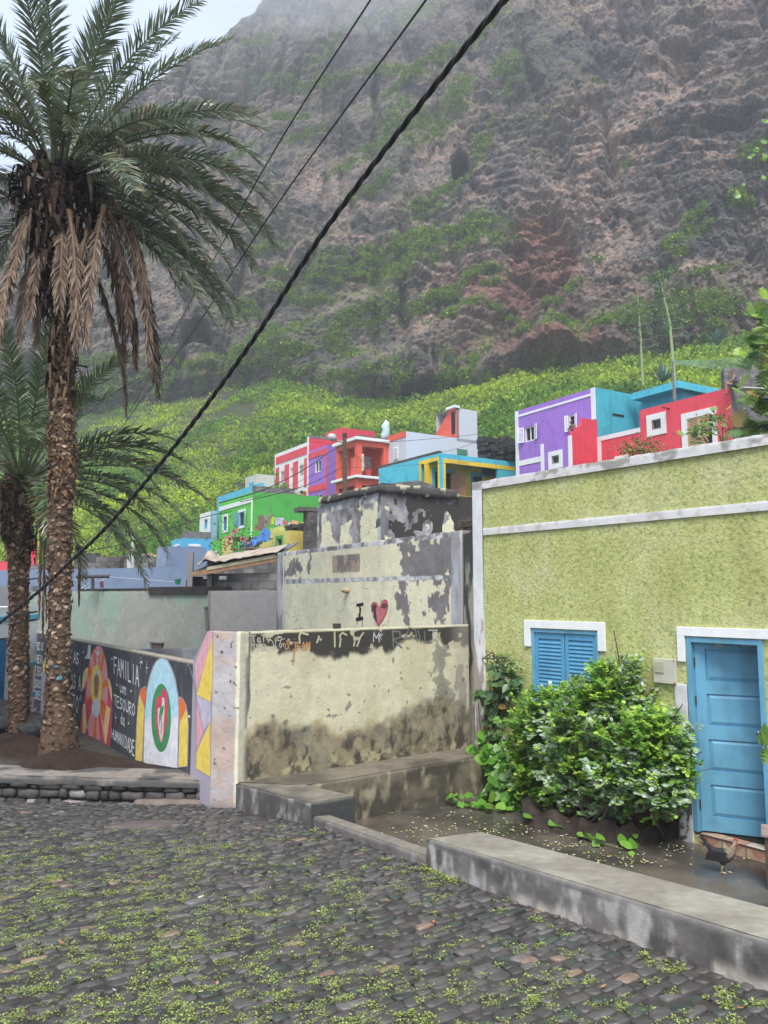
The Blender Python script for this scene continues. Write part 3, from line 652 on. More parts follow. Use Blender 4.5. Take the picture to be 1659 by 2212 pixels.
# ---------------------------------------------------------------- boundary wall with graffiti (pale peeling plaster)
WT = bwall.st(c6(150, 345))[1]; WTr = bwall.st(c6(1408, 303))[1]; print('pale wall top', WT, WTr)
WL = bwall.st((517, 1500))[0]; WR = (GP-BW0).dot(bdir)-.02
def pcol(s, z):
    f = bwall; c = mixc((.68, .63, .44), (.60, .56, .40), fbm(s*.8, z*.8, 0, 4, 2))
    c = mixc(c, (.52, .46, .29), sstep(.5, .75, fbm(s*3, z*1.2, 0, 5, 4))*.5)
    dk = (.055, .05, .043); gy = (.17, .155, .145)
    # dark band along the top
    zt = WT + (WTr-WT)*(s-WL)/(WR-WL); dz = zt-z; n = fbm(s*4, z*4, 2, 5, 12)
    nn = fbm(s*7, z*3, 2, 5, 19)
    bandm = sstep(.06, -.03, dz-.255+.13*2*(nn-.5)+.07*np.sin(s*2.3+1)-.03)*sstep(.10, .2, s-WL)*sstep(.005, .03, dz+.0*n)
    flk = sstep(.66, .70, fbm(s*5, z*7, 4, 5, 33)); rim = sstep(.035, .01, dz+.02*(n-.5))
    c = mixc(c, dk, bandm*(1-flk*.8)*(1-rim))
    # peeled grey strip near the left end, the grey patch on the right
    m = sstep(.035, .015, np.abs(s-(bwall.st(c6(175, 600))[0]+.02*np.sin(z*9)))-.012*n*2)*sstep(bwall.st(c6(170, 920))[1], bwall.st(c6(170, 920))[1]+.1, z)*sstep(bwall.st(c6(175, 480))[1]+.05, bwall.st(c6(175, 480))[1]-.05, z)
    c = mixc(c, gy, m)
    for (p, rx, ry, sd) in ((c6(1285, 580), .13, .38, 3), (c6(1300, 700), .30, .20, 4), (c6(1385, 690), .12, .25, 8), (c6(1285, 480), .08, .2, 5)):
        c = mixc(c, mixc((.22, .215, .18), (.30, .29, .22), fbm(s*9, z*9, 0, 4, 2)), ell(f, s, z, p, rx, ry, .55, sd, 4, .06)*.85)
    # rising damp: dark, mossy, with ochre fringe
    zb = BZ; u = (s-WL)/(WR-WL)
    hh = .50 + .16*u + .13*np.sin(u*9+.6) + .10*2*(fbm(s*2.5, z*0, 0, 4, 9)-.5)
    d = (z-zb)-hh+.12*2*(fbm(s*6, z*6, 0, 5, 10)-.5)
    c = mixc(c, (.40, .29, .13), sstep(.14, .0, d)*sstep(.8, .2, u)*.65*sstep(.35, .6, fbm(s*3, z*3, 8, 3, 3)))
    damp = mixc((.075, .065, .050), (.22, .18, .115), sstep(.35, .7, fbm(s*6, z*6, 0, 5, 14)))
    c = mixc(c, damp, sstep(.09, -.09, d)*(.75+.25*sstep(.45, .6, fbm(s*10, z*6, 0, 4, 6))))
    c = mixc(c, (.42, .37, .22), sstep(.56, .66, fbm(s*9, z*7, 3, 5, 15))*sstep(.05, -.05, d)*(.3+.7*sstep(.25, .05, z-zb)))
    c = mixc(c, (.42, .38, .34), sstep(.88, .97, u)*sstep(zb+.1, zb+.9, z)*.4)
    ch = sstep(.76, .79, fbm(s*12, z*12, 5, 3, 44)); c = mixc(c, (.14, .12, .11), ch*.7)
    # worn left edge
    c = mixc(c, (.50, .47, .36), sstep(.12, .05, s-WL)); c = mixc(c, (.13, .11, .10), sstep(.10, .13, s-WL)*sstep(.155, .13, s-WL)*sstep(.4, .6, fbm(z*3, s*0, 0, 4, 2)))
    return c
pw = thing('boundary_wall', 'pale yellow peeling wall with a blackened graffiti strip along its top and damp at its foot', 'wall', bwall.p(WL, FL))
gridwall('wall', bwall, WL, WR, -3.0, lambda s: WT+(WTr-WT)*(s-WL)/(WR-WL), .17, .0105, pcol, PLAST, pw, disp=.0025, rough_top=.015)
# graffiti pieces
gw = MB()
write(gw, bwall, 'TaTa', [cK(165, 195), cK(298, 175), cK(300, 225), cK(172, 248)], .014, .011, jit=.06)
write(gw, bwall, 'THR', [cK(165, 255), cK(270, 250), cK(272, 290), cK(172, 298)], .014, .011)
for ln in ([(285, 240), (300, 215), (320, 235), (325, 262), (330, 285), (340, 240), (335, 215), (350, 200), (372, 195), (345, 225), (370, 225), (405, 212)], [(370, 245), (390, 250), (378, 275), (366, 262), (385, 200), (362, 205)], [(130, 235), (140, 200), (165, 175)]):
    ribbon(gw, bwall, [bwall.st(cK(*p)) for p in ln], .011, .0125)
gw.build('chalk_writing', plain('pale_paint', (.50, .46, .36), .8), pw, label='cream scrawled writing at the left end')
go = MB(); write(go, bwall, 'JFAM', [cK(460, 240), cK(590, 238), cK(590, 290), cK(465, 298)], .016, .0115, jit=.05)
ribbon(go, bwall, [bwall.st(cK(*p)) for p in [(395, 270), (400, 245), (412, 255), (408, 282), (425, 290), (440, 240), (430, 215), (420, 235), (440, 285)]], .014, .0125)
ribbon(go, bwall, [bwall.st(cK(*p)) for p in [(485, 290), (472, 330), (465, 395)]], .022, .0118)
go.build('orange_writing', plain('orange_paint', (.52, .26, .10), .8), pw, label='orange spray lettering')
gs = MB(); write(gs, bwall, 'M', [cK(1048, 168), cK(1095, 170), cK(1092, 232), cK(1050, 232)], .018, .0115)
ribbon(gs, bwall, [bwall.st(cK(*p)) for p in [(1085, 215), (1105, 170), (1095, 195), (1118, 178), (1098, 205), (1110, 218)]], .009, .0125)
write(gs, bwall, 'T', [cK(1450, 148), cK(1515, 146), cK(1515, 240), cK(1450, 240)], .016, .0115)
gs.build('silver_writing', plain('silver_paint', (.50, .50, .50), .6), pw, label='silver sprayed letters at the right')
gf = MB(); write(gf, bwall, 'R', [cK(1190, 155), cK(1255, 150), cK(1260, 275), cK(1195, 275)], .022, .0108)
for ln in ([(1285, 200), (1310, 130), (1355, 150), (1370, 230)], [(1372, 150), (1390, 215)], [(1270, 210), (1330, 205)], [(1420, 160), (1425, 235), (1470, 240)]): ribbon(gf, bwall, [bwall.st(cK(*p)) for p in ln], .018, .0112)
gf.build('faded_writing', plain('faded_paint', (.17, .17, .17), .8), pw, label='half faded grey letters')
gc = MB()
for ln in ([(515, 245), (512, 195), (520, 168), (575, 182), (545, 172)], [(770, 270), (768, 165)], [(805, 270), (812, 215), (805, 190), (825, 168), (855, 185)], [(908, 262), (915, 225), (905, 185)], [(932, 265), (955, 200), (977, 168)], [(640, 240), (655, 195)]):
    ribbon(gc, bwall, [bwall.st(cK(*p)) for p in ln], .026, .0114)
gc.build('scratched_stroke', plain('cream_plaster', (.50, .47, .31), .85), pw, label='scratched letter strokes showing cream plaster', kind='stuff')
mb = MB(); mb.cbox(bwall.p(bwall.st(cK(812, 125))[0], bwall.st(cK(812, 125))[1]+.0, -.09), .085, .08, .085, math.atan2(bdir.y, bdir.x)); 
tag(mb.build('wooden_block', plain('dark_wood', (.06, .045, .035), .9), bevel=.004), 'small dark wooden block lying on top of the peeling wall', 'block')
# ---------------------------------------------------------------- end pillar + mural wall
# pillar's face runs between D x 457 and 512, mural wall recedes from its left edge
pR = bwall.p(WL-.0, 0); pL_az = az(457, 1500)
pf = Fac((pR.x, pR.y), Vector((-.97, .24)))          # pale lilac end face
pfL = pf.st(457, 1560)[0]; pLp = pf.p(pfL, 0)
mural = Fac((pLp.x, pLp.y), vpdir(-262)); 
mtop = mural.st(cJ(1410, 440))[1]; ptop = pf.st(c5(1260, 282))[1]
mEnd = mural.st(66, 1430)[0]; print('mural len', mEnd, 'top', mtop, [mural.st(cJ(110, 185)), mural.st(cJ(760, 315)), mural.st(180*.3638, 1378)])
sL = mural.st(cJ(110, 185)); sR = mural.st(cJ(1410, 440)); mtopf = lambda s: sR[1]+(sL[1]-sR[1])*(np.asarray(s)-sR[0])/(sL[0]-sR[0])
slant = mural.st(cJ(1412, 440))[0]
def pilcol(s, z):
    c = mixc((.40, .37, .38), (.52, .49, .48), fbm(s*3, z*2, 0, 5, 3)); n = fbm(s*5, z*5, 0, 5, 4)
    c = mixc(c, (.50, .36, .29), sstep(.45, .7, n+.25*sstep(ptop-.9, ptop-1.3, z)+.25*sstep(ptop-.25, ptop-.02, z)-.05)*.8)
    c = mixc(c, (.75, .71, .52), sstep(.06, .03, s-.0+.03*(fbm(z*4, s*0, 0, 4, 6)-.5)))
    c = mixc(c, (.24, .22, .22), sstep(.22, .05, z-(-2.62)+.1*n)); c = mixc(c, (.1, .09, .085), sstep(.76, .79, fbm(s*16, z*16, 2, 3, 9)))
    return c
pil = thing('wall_pillar', 'lilac grey plastered wall end with a chipped cream corner, between the mural and the peeling wall', 'pillar', (pLp.x, pLp.y, FL))
gridwall('pillar_face', pf, 0, pfL, -3.0, ptop, .16, .012, pilcol, PLAST, pil, disp=.01, rough_top=.02)
wn = Fac((pR.x, pR.y), bdir)
mw = thing('mural_wall', 'long painted wall with black panels, arched stained-glass figures and white lettering behind the palms', 'mural wall', mural.p(slant, -2.6))
def mcol(s, z):
    c = mixc((.050, .052, .058), (.085, .088, .095), fbm(s*1.5, z*6, 0, 5, 2)); c = mixc(c, (.16, .16, .17), sstep(.58, .72, fbm(s*14, z*3, 0, 4, 6))*.5)
    c = mixc(c, (.42, .38, .30), sstep(.028, .01, mtopf(s)-z)); c = mixc(c, (.12, .10, .09), sstep(.2, .0, z+2.75+.1*fbm(s*4, z, 0, 3, 1))*.7); return c
gridwall('wall', mural, slant, mEnd, -3.0, mtopf, .16, .018, mcol, PLAST, mw, disp=.002, rough_top=.015)
# the raised piece of wall nearest the pillar, painted in facets
mb = MB(); Z0 = -3.0
zc = mtopf(slant)
pk = mural.st(cJ(1570, 98)); fx = [(slant, Z0), (0, Z0), (0, ptop), (min(pk[0], .25), ptop), (slant, float(zc)+.02)]
def slab(pts, th=.16):
    fr = [mural.p(a, b, 0) for a, b in pts]; bk = [mural.p(a, b, -th) for a, b in pts]; mb.face(fr); mb.face(bk[::-1])
    for i in range(len(pts)): j = (i+1) % len(pts); mb.face([fr[i], bk[i], bk[j], fr[j]])
slab(fx); mb.build('raised_end', plain('lilac_paint', (.42, .37, .43), .8), mw, label='raised end painted in pink, lilac and yellow facets')
MUR = vcol('mural_paint', rough=.7, bscale=30, bmp=.25, dist=.004, amp=.22, nscale=9)
def shapes(name, L, parent=mw, o0=.008, label=None):
    mb = MB(); o = o0
    for pts, c in L:
        poly(mb, mural, pts, o, col=c); o += .0006
    return mb.build(name, MUR, parent, label=label)
PK = (.85, .36, .36); OR = (.88, .19, .035); RD = (.70, .08, .14); CR = (.90, .65, .28); YE = (.90, .66, .12); LI = (.58, .52, .62); SK = (.50, .76, .86); WH = (.84, .84, .86)
shapes('facet_painting', [([cJ(1570, 100), cJ(1626, 100), cJ(1600, 300), cJ(1450, 740), cJ(1430, 470)], (.80, .42, .46)), ([cJ(1626, 150), cJ(1622, 660), cJ(1600, 870), cJ(1452, 790)], YE),
       ([cJ(1452, 800), cJ(1602, 875), cJ(1602, 1080), cJ(1525, 1180)], LI), ([cJ(1450, 850), cJ(1525, 1180), cJ(1450, 1400)], (.82, .40, .42)), ([cJ(1450, 1420), cJ(1602, 1080), cJ(1600, 1680), cJ(1445, 1590)], YE)], o0=.004)
# light-blue arch
def archpts(f, xl, xr, yt, yb, ys, n=16):
    """pointed-round arch outline: sides from yb up to spring ys then ellipse"""
    cx_ = (xl[0]+xr[0])/2
    return None
# black ground arch edge (right of the window) and coloured windows
ob = lambda *P: [cJ(*p) for p in P]
shapes('arch_painting', [
    (ob((868, 1530), (880, 1000), (905, 740), (935, 600), (975, 480), (1010, 420), (1055, 388), (1095, 388), (1140, 410), (1190, 510), (1225, 620), (1255, 800), (1262, 1000), (1255, 1300), (1250, 1590)), (.40, .38, .42)),
    (ob((875, 1530), (890, 1000), (915, 740), (945, 600), (985, 490), (1015, 435), (1055, 400), (1090, 400), (1130, 425), (1178, 520), (1212, 630), (1245, 800), (1254, 1000), (1245, 1300), (1240, 1588)), WH),
    (ob((888, 1040), (890, 1000), (915, 740), (945, 600), (985, 490), (1015, 435), (1055, 400), (1090, 400), (1130, 425), (1178, 520), (1212, 630), (1245, 800), (1253, 1030), (1215, 1015), (1190, 1060), (1165, 990), (1060, 1040), (960, 1000), (930, 1060)), SK),
    ([cJ(1067+107*cos(a*pi/16), 1042-372*sin(a*pi/16)) for a in range(32)], (.07, .30, .12)),
    (ob((1070, 1322), (1030, 1225), (1003, 1080), (1000, 950), (1010, 860), (1030, 810), (1055, 800), (1068, 815), (1075, 750), (1092, 720), (1115, 735), (1135, 800), (1142, 900), (1135, 1040), (1110, 1200)), RD),
    (ob((1068, 1310), (1045, 1210), (1030, 1080), (1028, 960), (1032, 935), (1058, 925), (1072, 900), (1080, 850), (1070, 830), (1100, 815), (1105, 860), (1102, 1000), (1090, 1200), (1075, 1300)), (.72, .70, .68)),
    (ob((1050, 1150), (1045, 1010), (1065, 900), (1085, 925), (1090, 900), (1098, 920), (1080, 1020), (1060, 1060)), (.07, .30, .12)),
    (ob((1060, 1225), (1068, 1100), (1062, 1010), (1075, 990), (1078, 1100), (1072, 1220)), (.62, .25, .12))], label='tall pale blue arch with a green oval and red heart-shaped figures')
shapes('wing_painting', [
    (ob((780, 1500), (795, 1100), (810, 900), (825, 790), (850, 720), (885, 695), (905, 700), (900, 760), (885, 900), (880, 1100), (862, 1525)), (.40, .36, .42)),
    (ob((792, 1495), (803, 1100), (818, 900), (832, 790), (885, 940), (872, 1100), (855, 1520)), YE), (ob((834, 780), (855, 725), (885, 705), (900, 715), (893, 830), (882, 920)), OR)], label='left yellow and orange wing of the blue arch')
shapes('wing_painting', [
    (ob((1250, 1585), (1262, 1100), (1255, 820), (1270, 805), (1305, 830), (1340, 900), (1360, 1000), (1368, 1150), (1355, 1570)), (.40, .36, .42)),
    (ob((1256, 1575), (1268, 1100), (1335, 945), (1352, 1010), (1358, 1150), (1345, 1565)), YE), (ob((1266, 1085), (1262, 830), (1285, 822), (1315, 860), (1335, 935)), OR)], label='right yellow and orange wing of the blue arch')
# rim between black panel and lilac facets
shapes('panel_edge', [(ob((1345, 455), (1352, 445), (1385, 500), (1415, 600), (1440, 720), (1450, 850), (1450, 1560), (1442, 1555), (1442, 850), (1430, 720), (1405, 600), (1375, 500)), (.30, .27, .33))])
# red arch with the seated figure in white
def sunburst():
    L = [(ob((180, 1260), (200, 950), (225, 850), (262, 560), (290, 420), (325, 320), (365, 262), (395, 255), (420, 275), (450, 370), (475, 480), (485, 600), (510, 720), (535, 950), (510, 1365)), RD)]
    c = (365, 760); ring = [(395, 255), (430, 290), (455, 380), (475, 480), (484, 600), (486, 690), (482, 840), (478, 900), (440, 1130), (455, 1345), (405, 1330), (365, 1350), (320, 1340), (295, 1320), (262, 1130), (248, 880), (252, 830), (258, 700), (265, 560), (290, 420), (325, 320), (365, 262)]
    cols = [PK, OR, PK, PK, OR, PK, PK, OR, PK, RD, PK, OR, PK, PK, RD, OR, PK, PK, OR, PK, OR, PK]
    for i in range(len(ring)): L.append((ob(c, ring[i], ring[(i+1) % len(ring)]), cols[i]))
    L.append((ob((205, 760), (212, 620), (230, 530), (258, 490), (275, 495), (262, 600), (240, 700)), CR)); L.append((ob((486, 610), (500, 610), (520, 660), (535, 740), (538, 880), (500, 720)), CR))
    L.append((ob((212, 1250), (218, 900), (245, 880), (262, 1130), (228, 1260)), CR)); L.append((ob((440, 1130), (478, 900), (520, 940), (490, 1200), (465, 1360)), CR))
    L.append(([cJ(366+66*cos(a*pi/14), 690-222*sin(a*pi/14)) for a in range(28)], YE))
    L.append((ob((360, 1035), (330, 1000), (312, 940), (325, 870), (350, 835), (385, 825), (405, 865), (412, 930), (400, 990), (380, 1030)), (.68, .67, .68)))
    L.append((ob((362, 838), (345, 790), (340, 700), (340, 620), (352, 570), (375, 560), (392, 590), (395, 660), (388, 740), (375, 810)), (.36, .17, .13)))
    L.append((ob((342, 610), (346, 560), (362, 525), (385, 530), (396, 570), (394, 600), (375, 565), (355, 570)), (.68, .67, .68)))
    L.append((ob((346, 300), (372, 320), (380, 290), (386, 320), (405, 290), (398, 340), (382, 365), (362, 345)), (.72, .7, .7))); L.append((ob((376, 375), (390, 405), (375, 438), (362, 405)), (.72, .7, .7)))
    for (a, b) in (((352, 650), (364, 652)), ((374, 652), (386, 650)), ((358, 760), (378, 758))): L.append((ob(a, b, (b[0], b[1]+10), (a[0], a[1]+10)), (.16, .07, .06)))
    return L
shapes('figure_painting', sunburst(), label='red and orange rayed arch with a painted figure in white robe and cap')
# lettering
LT = plain('white_lettering', (.82, .82, .80), .8); mb = MB()
write(mb, mural, 'FAMILIA', [cJ(552, 380), cJ(822, 480), cJ(822, 690), cJ(555, 560)], .035, .010, jit=.03)
write(mb, mural, 'um', [cJ(615, 640), cJ(680, 660), cJ(682, 790), cJ(618, 760)], .026, .010)
write(mb, mural, 'TESOURO', [cJ(552, 790), cJ(778, 895), cJ(778, 1025), cJ(556, 905)], .026, .010, jit=.03)
write(mb, mural, 'da', [cJ(622, 980), cJ(668, 1000), cJ(668, 1140), cJ(624, 1100)], .024, .010)
write(mb, mural, 'HUMANIDADE', [cJ(528, 1165), cJ(774, 1290), cJ(772, 1450), cJ(530, 1255)], .026, .010, jit=.03)
for p in ((530, 398), (586, 680), (738, 748), (710, 1100), (855, 435), (1372, 1025), (218, 325)):
    a = mural.st(cJ(*p)); ribbon(mb, mural, [(a[0]-.02, a[1]), (a[0]+.02, a[1])], .035, .010)
for p in ((910, 495), (572, 1040), (845, 440)):
    a = mural.st(cJ(*p)); ribbon(mb, mural, [(a[0]-.07, a[1]), (a[0]+.07, a[1])], .012, .010); ribbon(mb, mural, [(a[0], a[1]-.09), (a[0], a[1]+.09)], .012, .011)
mb.build('lettering', LT, mw, label='white hand lettering between the arches'); mb = MB()
write(mb, mural, 'AS', [cJ(115, 320), cJ(165, 335), cJ(165, 460), cJ(112, 440)], .035, .010)
write(mb, mural, 'IAS A', [cJ(60, 545), cJ(188, 600), cJ(188, 750), cJ(60, 700)], .030, .010)
write(mb, mural, 'TO"', [cJ(100, 790), cJ(205, 810), cJ(198, 990), cJ(100, 970)], .032, .010)
mb.build('lettering', LT, mw, label='blue-white letters beside the trunk')
shapes('scrap_painting', [(ob((270, 245), (300, 245), (297, 410), (275, 395), (232, 398), (262, 340)), (.66, .64, .60))], label='white painted scrap beside the red arch')
# far left panels
oi = lambda *P: [cI(*p) for p in P]
shapes('end_panel', [(oi((395, 445), (460, 455), (450, 640), (430, 800), (400, 850)), YE), (oi((460, 455), (490, 462), (465, 560), (430, 1700), (395, 1650), (400, 860), (430, 800)), LI),
       (oi((560, 880), (600, 780), (600, 990), (560, 990)), YE), (oi((545, 980), (610, 1000), (610, 1700), (530, 1680)), (.48, .45, .55)), (oi((575, 1180), (625, 1180), (625, 1380), (560, 1400)), (.65, .35, .28)), (oi((398, 850), (425, 780), (400, 960)), RD)], label='yellow and lilac facets at the far end')
mb = MB()
for (t, q) in (('FOZ DE', [(478, 600), (570, 605), (568, 690), (475, 690)]), ('RIBEIRA', [(470, 760), (560, 765), (558, 870), (468, 860)]), ('DE JESUS', [(450, 910), (548, 920), (545, 1040), (448, 1010)]), ('SEGUNDO', [(438, 1080), (540, 1090), (540, 1200), (435, 1170)]),
               ('REBORDES', [(440, 1215), (535, 1240), (532, 1350), (438, 1320)])):
    write(mb, mural, t, [cI(*p) for p in q], .03, .010)
for ln in ([(430, 1520), (415, 1430), (430, 1370), (432, 1430), (415, 1450)], [(440, 1500), (470, 1450), (480, 1560), (515, 1500)], [(450, 1600), (480, 1620), (490, 1680), (515, 1640)]): ribbon(mb, mural, [mural.st(cI(*p)) for p in ln], .035, .011)
mb.build('lettering', LT, mw, label='small white lettering on the farthest black panel')
# ---------------------------------------------------------------- green house
gb_top = green.st(1040, 1040)[1]; gxr = 7.2
g_tl = green.st(1025, 1043); g_tr = green.st(1659, 937); print('green top', g_tl, g_tr)
GT = (g_tl[1]+g_tr[1])/2
gh = thing('green_house', 'yellow-green rough-plastered house with white bands, blue louvred window and blue door', 'house', green.p(0, FL))
win = [green.st(c7(448, 162)), green.st(c7(792, 180))]; w0, w1 = win[0][0], win[1][0]; wz1 = (win[0][1]+win[1][1])/2; wz0 = wz1-1.05
dr0 = green.st(c7(1240, 205)); dr1 = green.st(c7(1640, 222)); d0s, dzt = dr0[0], (dr0[1]+dr1[1])/2; d1s = d0s+.0+ (green.st(c7(1632, 215))[0]-d0s)
DB = FL+.14
print('door', d0s, d1s, dzt, 'win', w0, w1, wz1, wz0)
def stucco():
    m, nt, b = nodes('green_stucco'); n = noise_node(nt, 1.1, 6); r = ramp(nt, n.outputs['Fac'], [(.3, (.47, .50, .175)), (.5, (.55, .58, .215)), (.72, (.64, .65, .33))])
    n2 = noise_node(nt, 20, 8, rough=.75); r2 = ramp(nt, n2.outputs['Fac'], [(.38, (.55, .57, .55)), (.48, (.95, .95, .95)), (.64, (1.15, 1.12, 1.2))])
    t = nt.nodes.new('ShaderNodeTexCoord'); mp = nt.nodes.new('ShaderNodeMapping'); mp.inputs['Scale'].default_value = (3, 3, .5); nt.links.new(t.outputs['Object'], mp.inputs[0])
    n3 = noise_node(nt, 1.0, 5, vec=mp.outputs[0]); r3 = ramp(nt, n3.outputs['Fac'], [(.35, (.88, .86, .84)), (.6, (1, 1, 1))])
    nt.links.new(mult(nt, mult(nt, r.outputs[0], r2.outputs[0]), r3.outputs[0]), b.inputs['Base Color']); b.inputs['Roughness'].default_value = .9
    n4 = noise_node(nt, 22, 8, rough=.7); bump(nt, b, n4.outputs['Fac'], .9, .04); return m
STUC = stucco()
mb = MB(); pil_w = green.st(1046, 1250)[0]
green.wall(mb, pil_w-.02, gxr, FL-.1, GT-.09, [(w0, w1, wz0, wz1), (d0s, d1s, DB-.04, dzt)], .16)
back = [green.p(pil_w-.02, 0, -3.5), green.p(gxr, 0, -3.5)]
P4 = [green.p(0.02, 0, -.02), green.p(gxr, 0, -.0), green.p(gxr, 0, -3.5), green.p(.02, 0, -3.5)]
mb.prism([(p.x, p.y) for p in P4], FL-.1, GT-.12, skip=(0,)); mb.build('wall', STUC, gh)
WCEM = paint('e6e4e2', dirt=.3, scale=2.5, bmp=.3); mb = MB()
capz = GT
def zcap(s): return GT
# parapet cap, band and corner pilaster, worn white
def wcol(s, z):
    n = fbm(s*3, z*8, 0, 5, 3); c = mixc((.62, .60, .58), (.74, .73, .72), n); c = mixc(c, (.26, .24, .21), sstep(.54, .70, fbm(s*6, z*10, 2, 5, 8)+.10*sstep(GT-.14, GT, z))*.8*sstep(GT-.25, GT-.1, z)); c = mixc(c, (.45, .40, .34), sstep(.62, .7, fbm(s*9, z*9, 4, 4, 5))*.5)
    return c
WPL = vcol('white_plaster', rough=.8, bscale=25, bmp=.4, dist=.01, amp=.12, nscale=6)
gf_ = Fac((green.p(0, 0, .035).x, green.p(0, 0, .035).y), gdir); gf2 = Fac((green.p(0, 0, .022).x, green.p(0, 0, .022).y), gdir)
gridwall('parapet_cap', gf_, -.0, gxr, GT-.125, GT, .30, .02, wcol, WPL, gh, disp=.006, rough_top=.02)
bnd = [green.st(c4(15, 1083))[1], green.st(c4(15, 1120))[1]]; bnd2 = [green.st(c4(1659, 912))[1], green.st(c4(1659, 972))[1]]; b1 = (bnd[0]+bnd2[0])/2; b0 = (bnd[1]+bnd2[1])/2; print('band', bnd, bnd2)
gridwall('band', gf2, pil_w, gxr, b0, b1, .10, .02, wcol, WPL, gh, disp=.005)
def pcol2(s, z):
    c = mixc((.66, .65, .66), (.76, .76, .77), fbm(s*3, z*2, 0, 4, 3)); c = mixc(c, (.33, .26, .22), sstep(.55, .68, fbm(s*8, z*2.2, 0, 5, 6)+.12*sstep(0, -1.5, z)*sstep(.12, .02, np.abs(s-.0)))*.85); return c
gridwall('pilaster', gf_, 0, pil_w, FL, GT-.127, .14, .015, pcol2, WPL, gh, disp=.004)
# lintels (hood mouldings) of window and door
mb = MB()
def hood(mb, a, b, zt, zb, dl, th=.12, side=.13, drop=.16, o=.03, dr2=None):
    green.box(mb, a, b, zb, zt, .0, o); green.box(mb, a, a+side, zb-drop, zb-.0005, 0, o); green.box(mb, b-side, b, zb-(dr2 or drop), zb-.0005, 0, o)
a = green.st(c7(413, 120)); b = green.st(c7(826, 130)); zt = (a[1]+b[1])/2
hood(mb, a[0], b[0], zt, wz1+.012, 0, side=(w0-a[0])*.9, drop=.26, dr2=.26); mb.build('window_hood', WHITE, gh, bevel=.004)
mb = MB(); a = green.st(c7(1195, 148)); zt = a[1]
hood(mb, a[0], d1s+.22, zt-.01, dzt+.01, 0, side=(d0s-a[0])*.9, drop=.3, dr2=.36); mb.build('door_hood', WHITE, gh, bevel=.004)
# white strip beside the door foot
def foot(s, z):
    c = np.broadcast_to(np.array((.62, .60, .60)), (len(s), 3)); return mixc(c, (.10, .09, .09), sstep(.50, .54, fbm(s*7, z*5, 0, 5, 3)+.25*sstep(-2.0, -2.7, z)-.1)) 
gridwall('door_jamb', gf2, d0s-.17, d0s-.005, FL, dzt-.55, .1, .014, foot, WPL, gh)
BLUE = paint((.145, .38, .545), rough=.5, dirt=.25, scale=3, bmp=.15); BLUE2 = paint((.10, .33, .55), rough=.5, dirt=.2, scale=4, bmp=.1)
wi = thing  # window and shutters
mb = MB()
for (a, b, c, d) in ((w0, w0+.045, wz0, wz1), (w1-.045, w1, wz0, wz1), (w0+.046, w1-.046, wz1-.045, wz1), (w0+.046, w1-.046, wz0, wz0+.045)): green.box(mb, a, b, c, d, -.12, .012)
wo_ = mb.build('window', BLUE, gh, bevel=.003, label='blue wooden window with two closed louvred shutters')
for k in range(2):
    mb = MB(); a = w0+.05+k*((w1-w0)/2-.045); b = a+(w1-w0)/2-.06; z0_, z1_ = wz0+.05, wz1-.05
    green.box(mb, a, a+.06, z0_, z1_, -.045, -.01); green.box(mb, b-.06, b, z0_, z1_, -.045, -.01); green.box(mb, a+.061, b-.061, z1_-.08, z1_, -.045, -.01); green.box(mb, a+.061, b-.061, z0_, z0_+.08, -.045, -.01)
    z = z0_+.085
    while z < z1_-.11:
        p = [green.p(a+.061, z, -.012), green.p(b-.061, z, -.012), green.p(b-.061, z+.058, -.040), green.p(a+.061, z+.058, -.040)]
        mb.face(p); mb.face([q+Vector((0, 0, -.008)) for q in p]); mb.face([p[0], p[1], p[1]-Vector((0, 0, .009)), p[0]-Vector((0, 0, .009))]); z += .052
    mb.build('shutter', BLUE2, wo_)
mb = MB(); green.box(mb, w0+.05, w1-.05, wz0+.05, wz1-.05, -.15, -.10); mb.build('inner_dark', DARK, wo_)
# door: frame and ajar leaf hinged on the left
mb = MB()
green.box(mb, d0s, d0s+.06, DB, dzt, -.14, .015); green.box(mb, d1s-.06, d1s, DB, dzt, -.14, .015); green.box(mb, d0s+.061, d1s-.061, dzt-.06, dzt, -.14, .014)
green.box(mb, d0s+.0605, d0s+.075, DB, dzt-.061, -.14, -.05)
fr = mb.build('door_frame', BLUE, gh, bevel=.004)
hp = green.p(d0s+.07, 0, -.05); ang = math.atan2(gdir.y, gdir.x)+R(27)
leaf = Fac((hp.x, hp.y), (cos(ang), sin(ang))); Lw = (d1s-d0s)-.03; lz0, lz1 = DB+.012, dzt-.07
mb = MB(); pan = []
pz = [leaf.st(cN(*p))[1] for p in ((640, 345), (640, 620), (650, 735), (650, 1010), (660, 1130), (665, 1405), (680, 1525), (690, 1805))]
holes = [(.11, Lw-.10, pz[i+1], pz[i]) for i in (0, 2, 4, 6)]
leaf.wall(mb, 0, Lw, lz0, lz1, holes, .022)
for h in holes:
    m_ = .045
    for (q0, q1, r0, r1) in (((h[0], h[2]), (h[1], h[2]), (h[0]+m_, h[2]+m_), (h[1]-m_, h[2]+m_)), ((h[1], h[2]), (h[1], h[3]), (h[1]-m_, h[2]+m_), (h[1]-m_, h[3]-m_)), ((h[1], h[3]), (h[0], h[3]), (h[1]-m_, h[3]-m_), (h[0]+m_, h[3]-m_)), ((h[0], h[3]), (h[0], h[2]), (h[0]+m_, h[3]-m_), (h[0]+m_, h[2]+m_))):
        mb.face([leaf.p(*q0, -.022), leaf.p(*q1, -.022), leaf.p(*r1, -.004), leaf.p(*r0, -.004)])
    leaf.quad(mb, [(h[0]+m_, h[2]+m_), (h[1]-m_, h[2]+m_), (h[1]-m_, h[3]-m_), (h[0]+m_, h[3]-m_)], -.004)
leaf.box(mb, 0, Lw, lz0, lz1, -.045, -.0235)
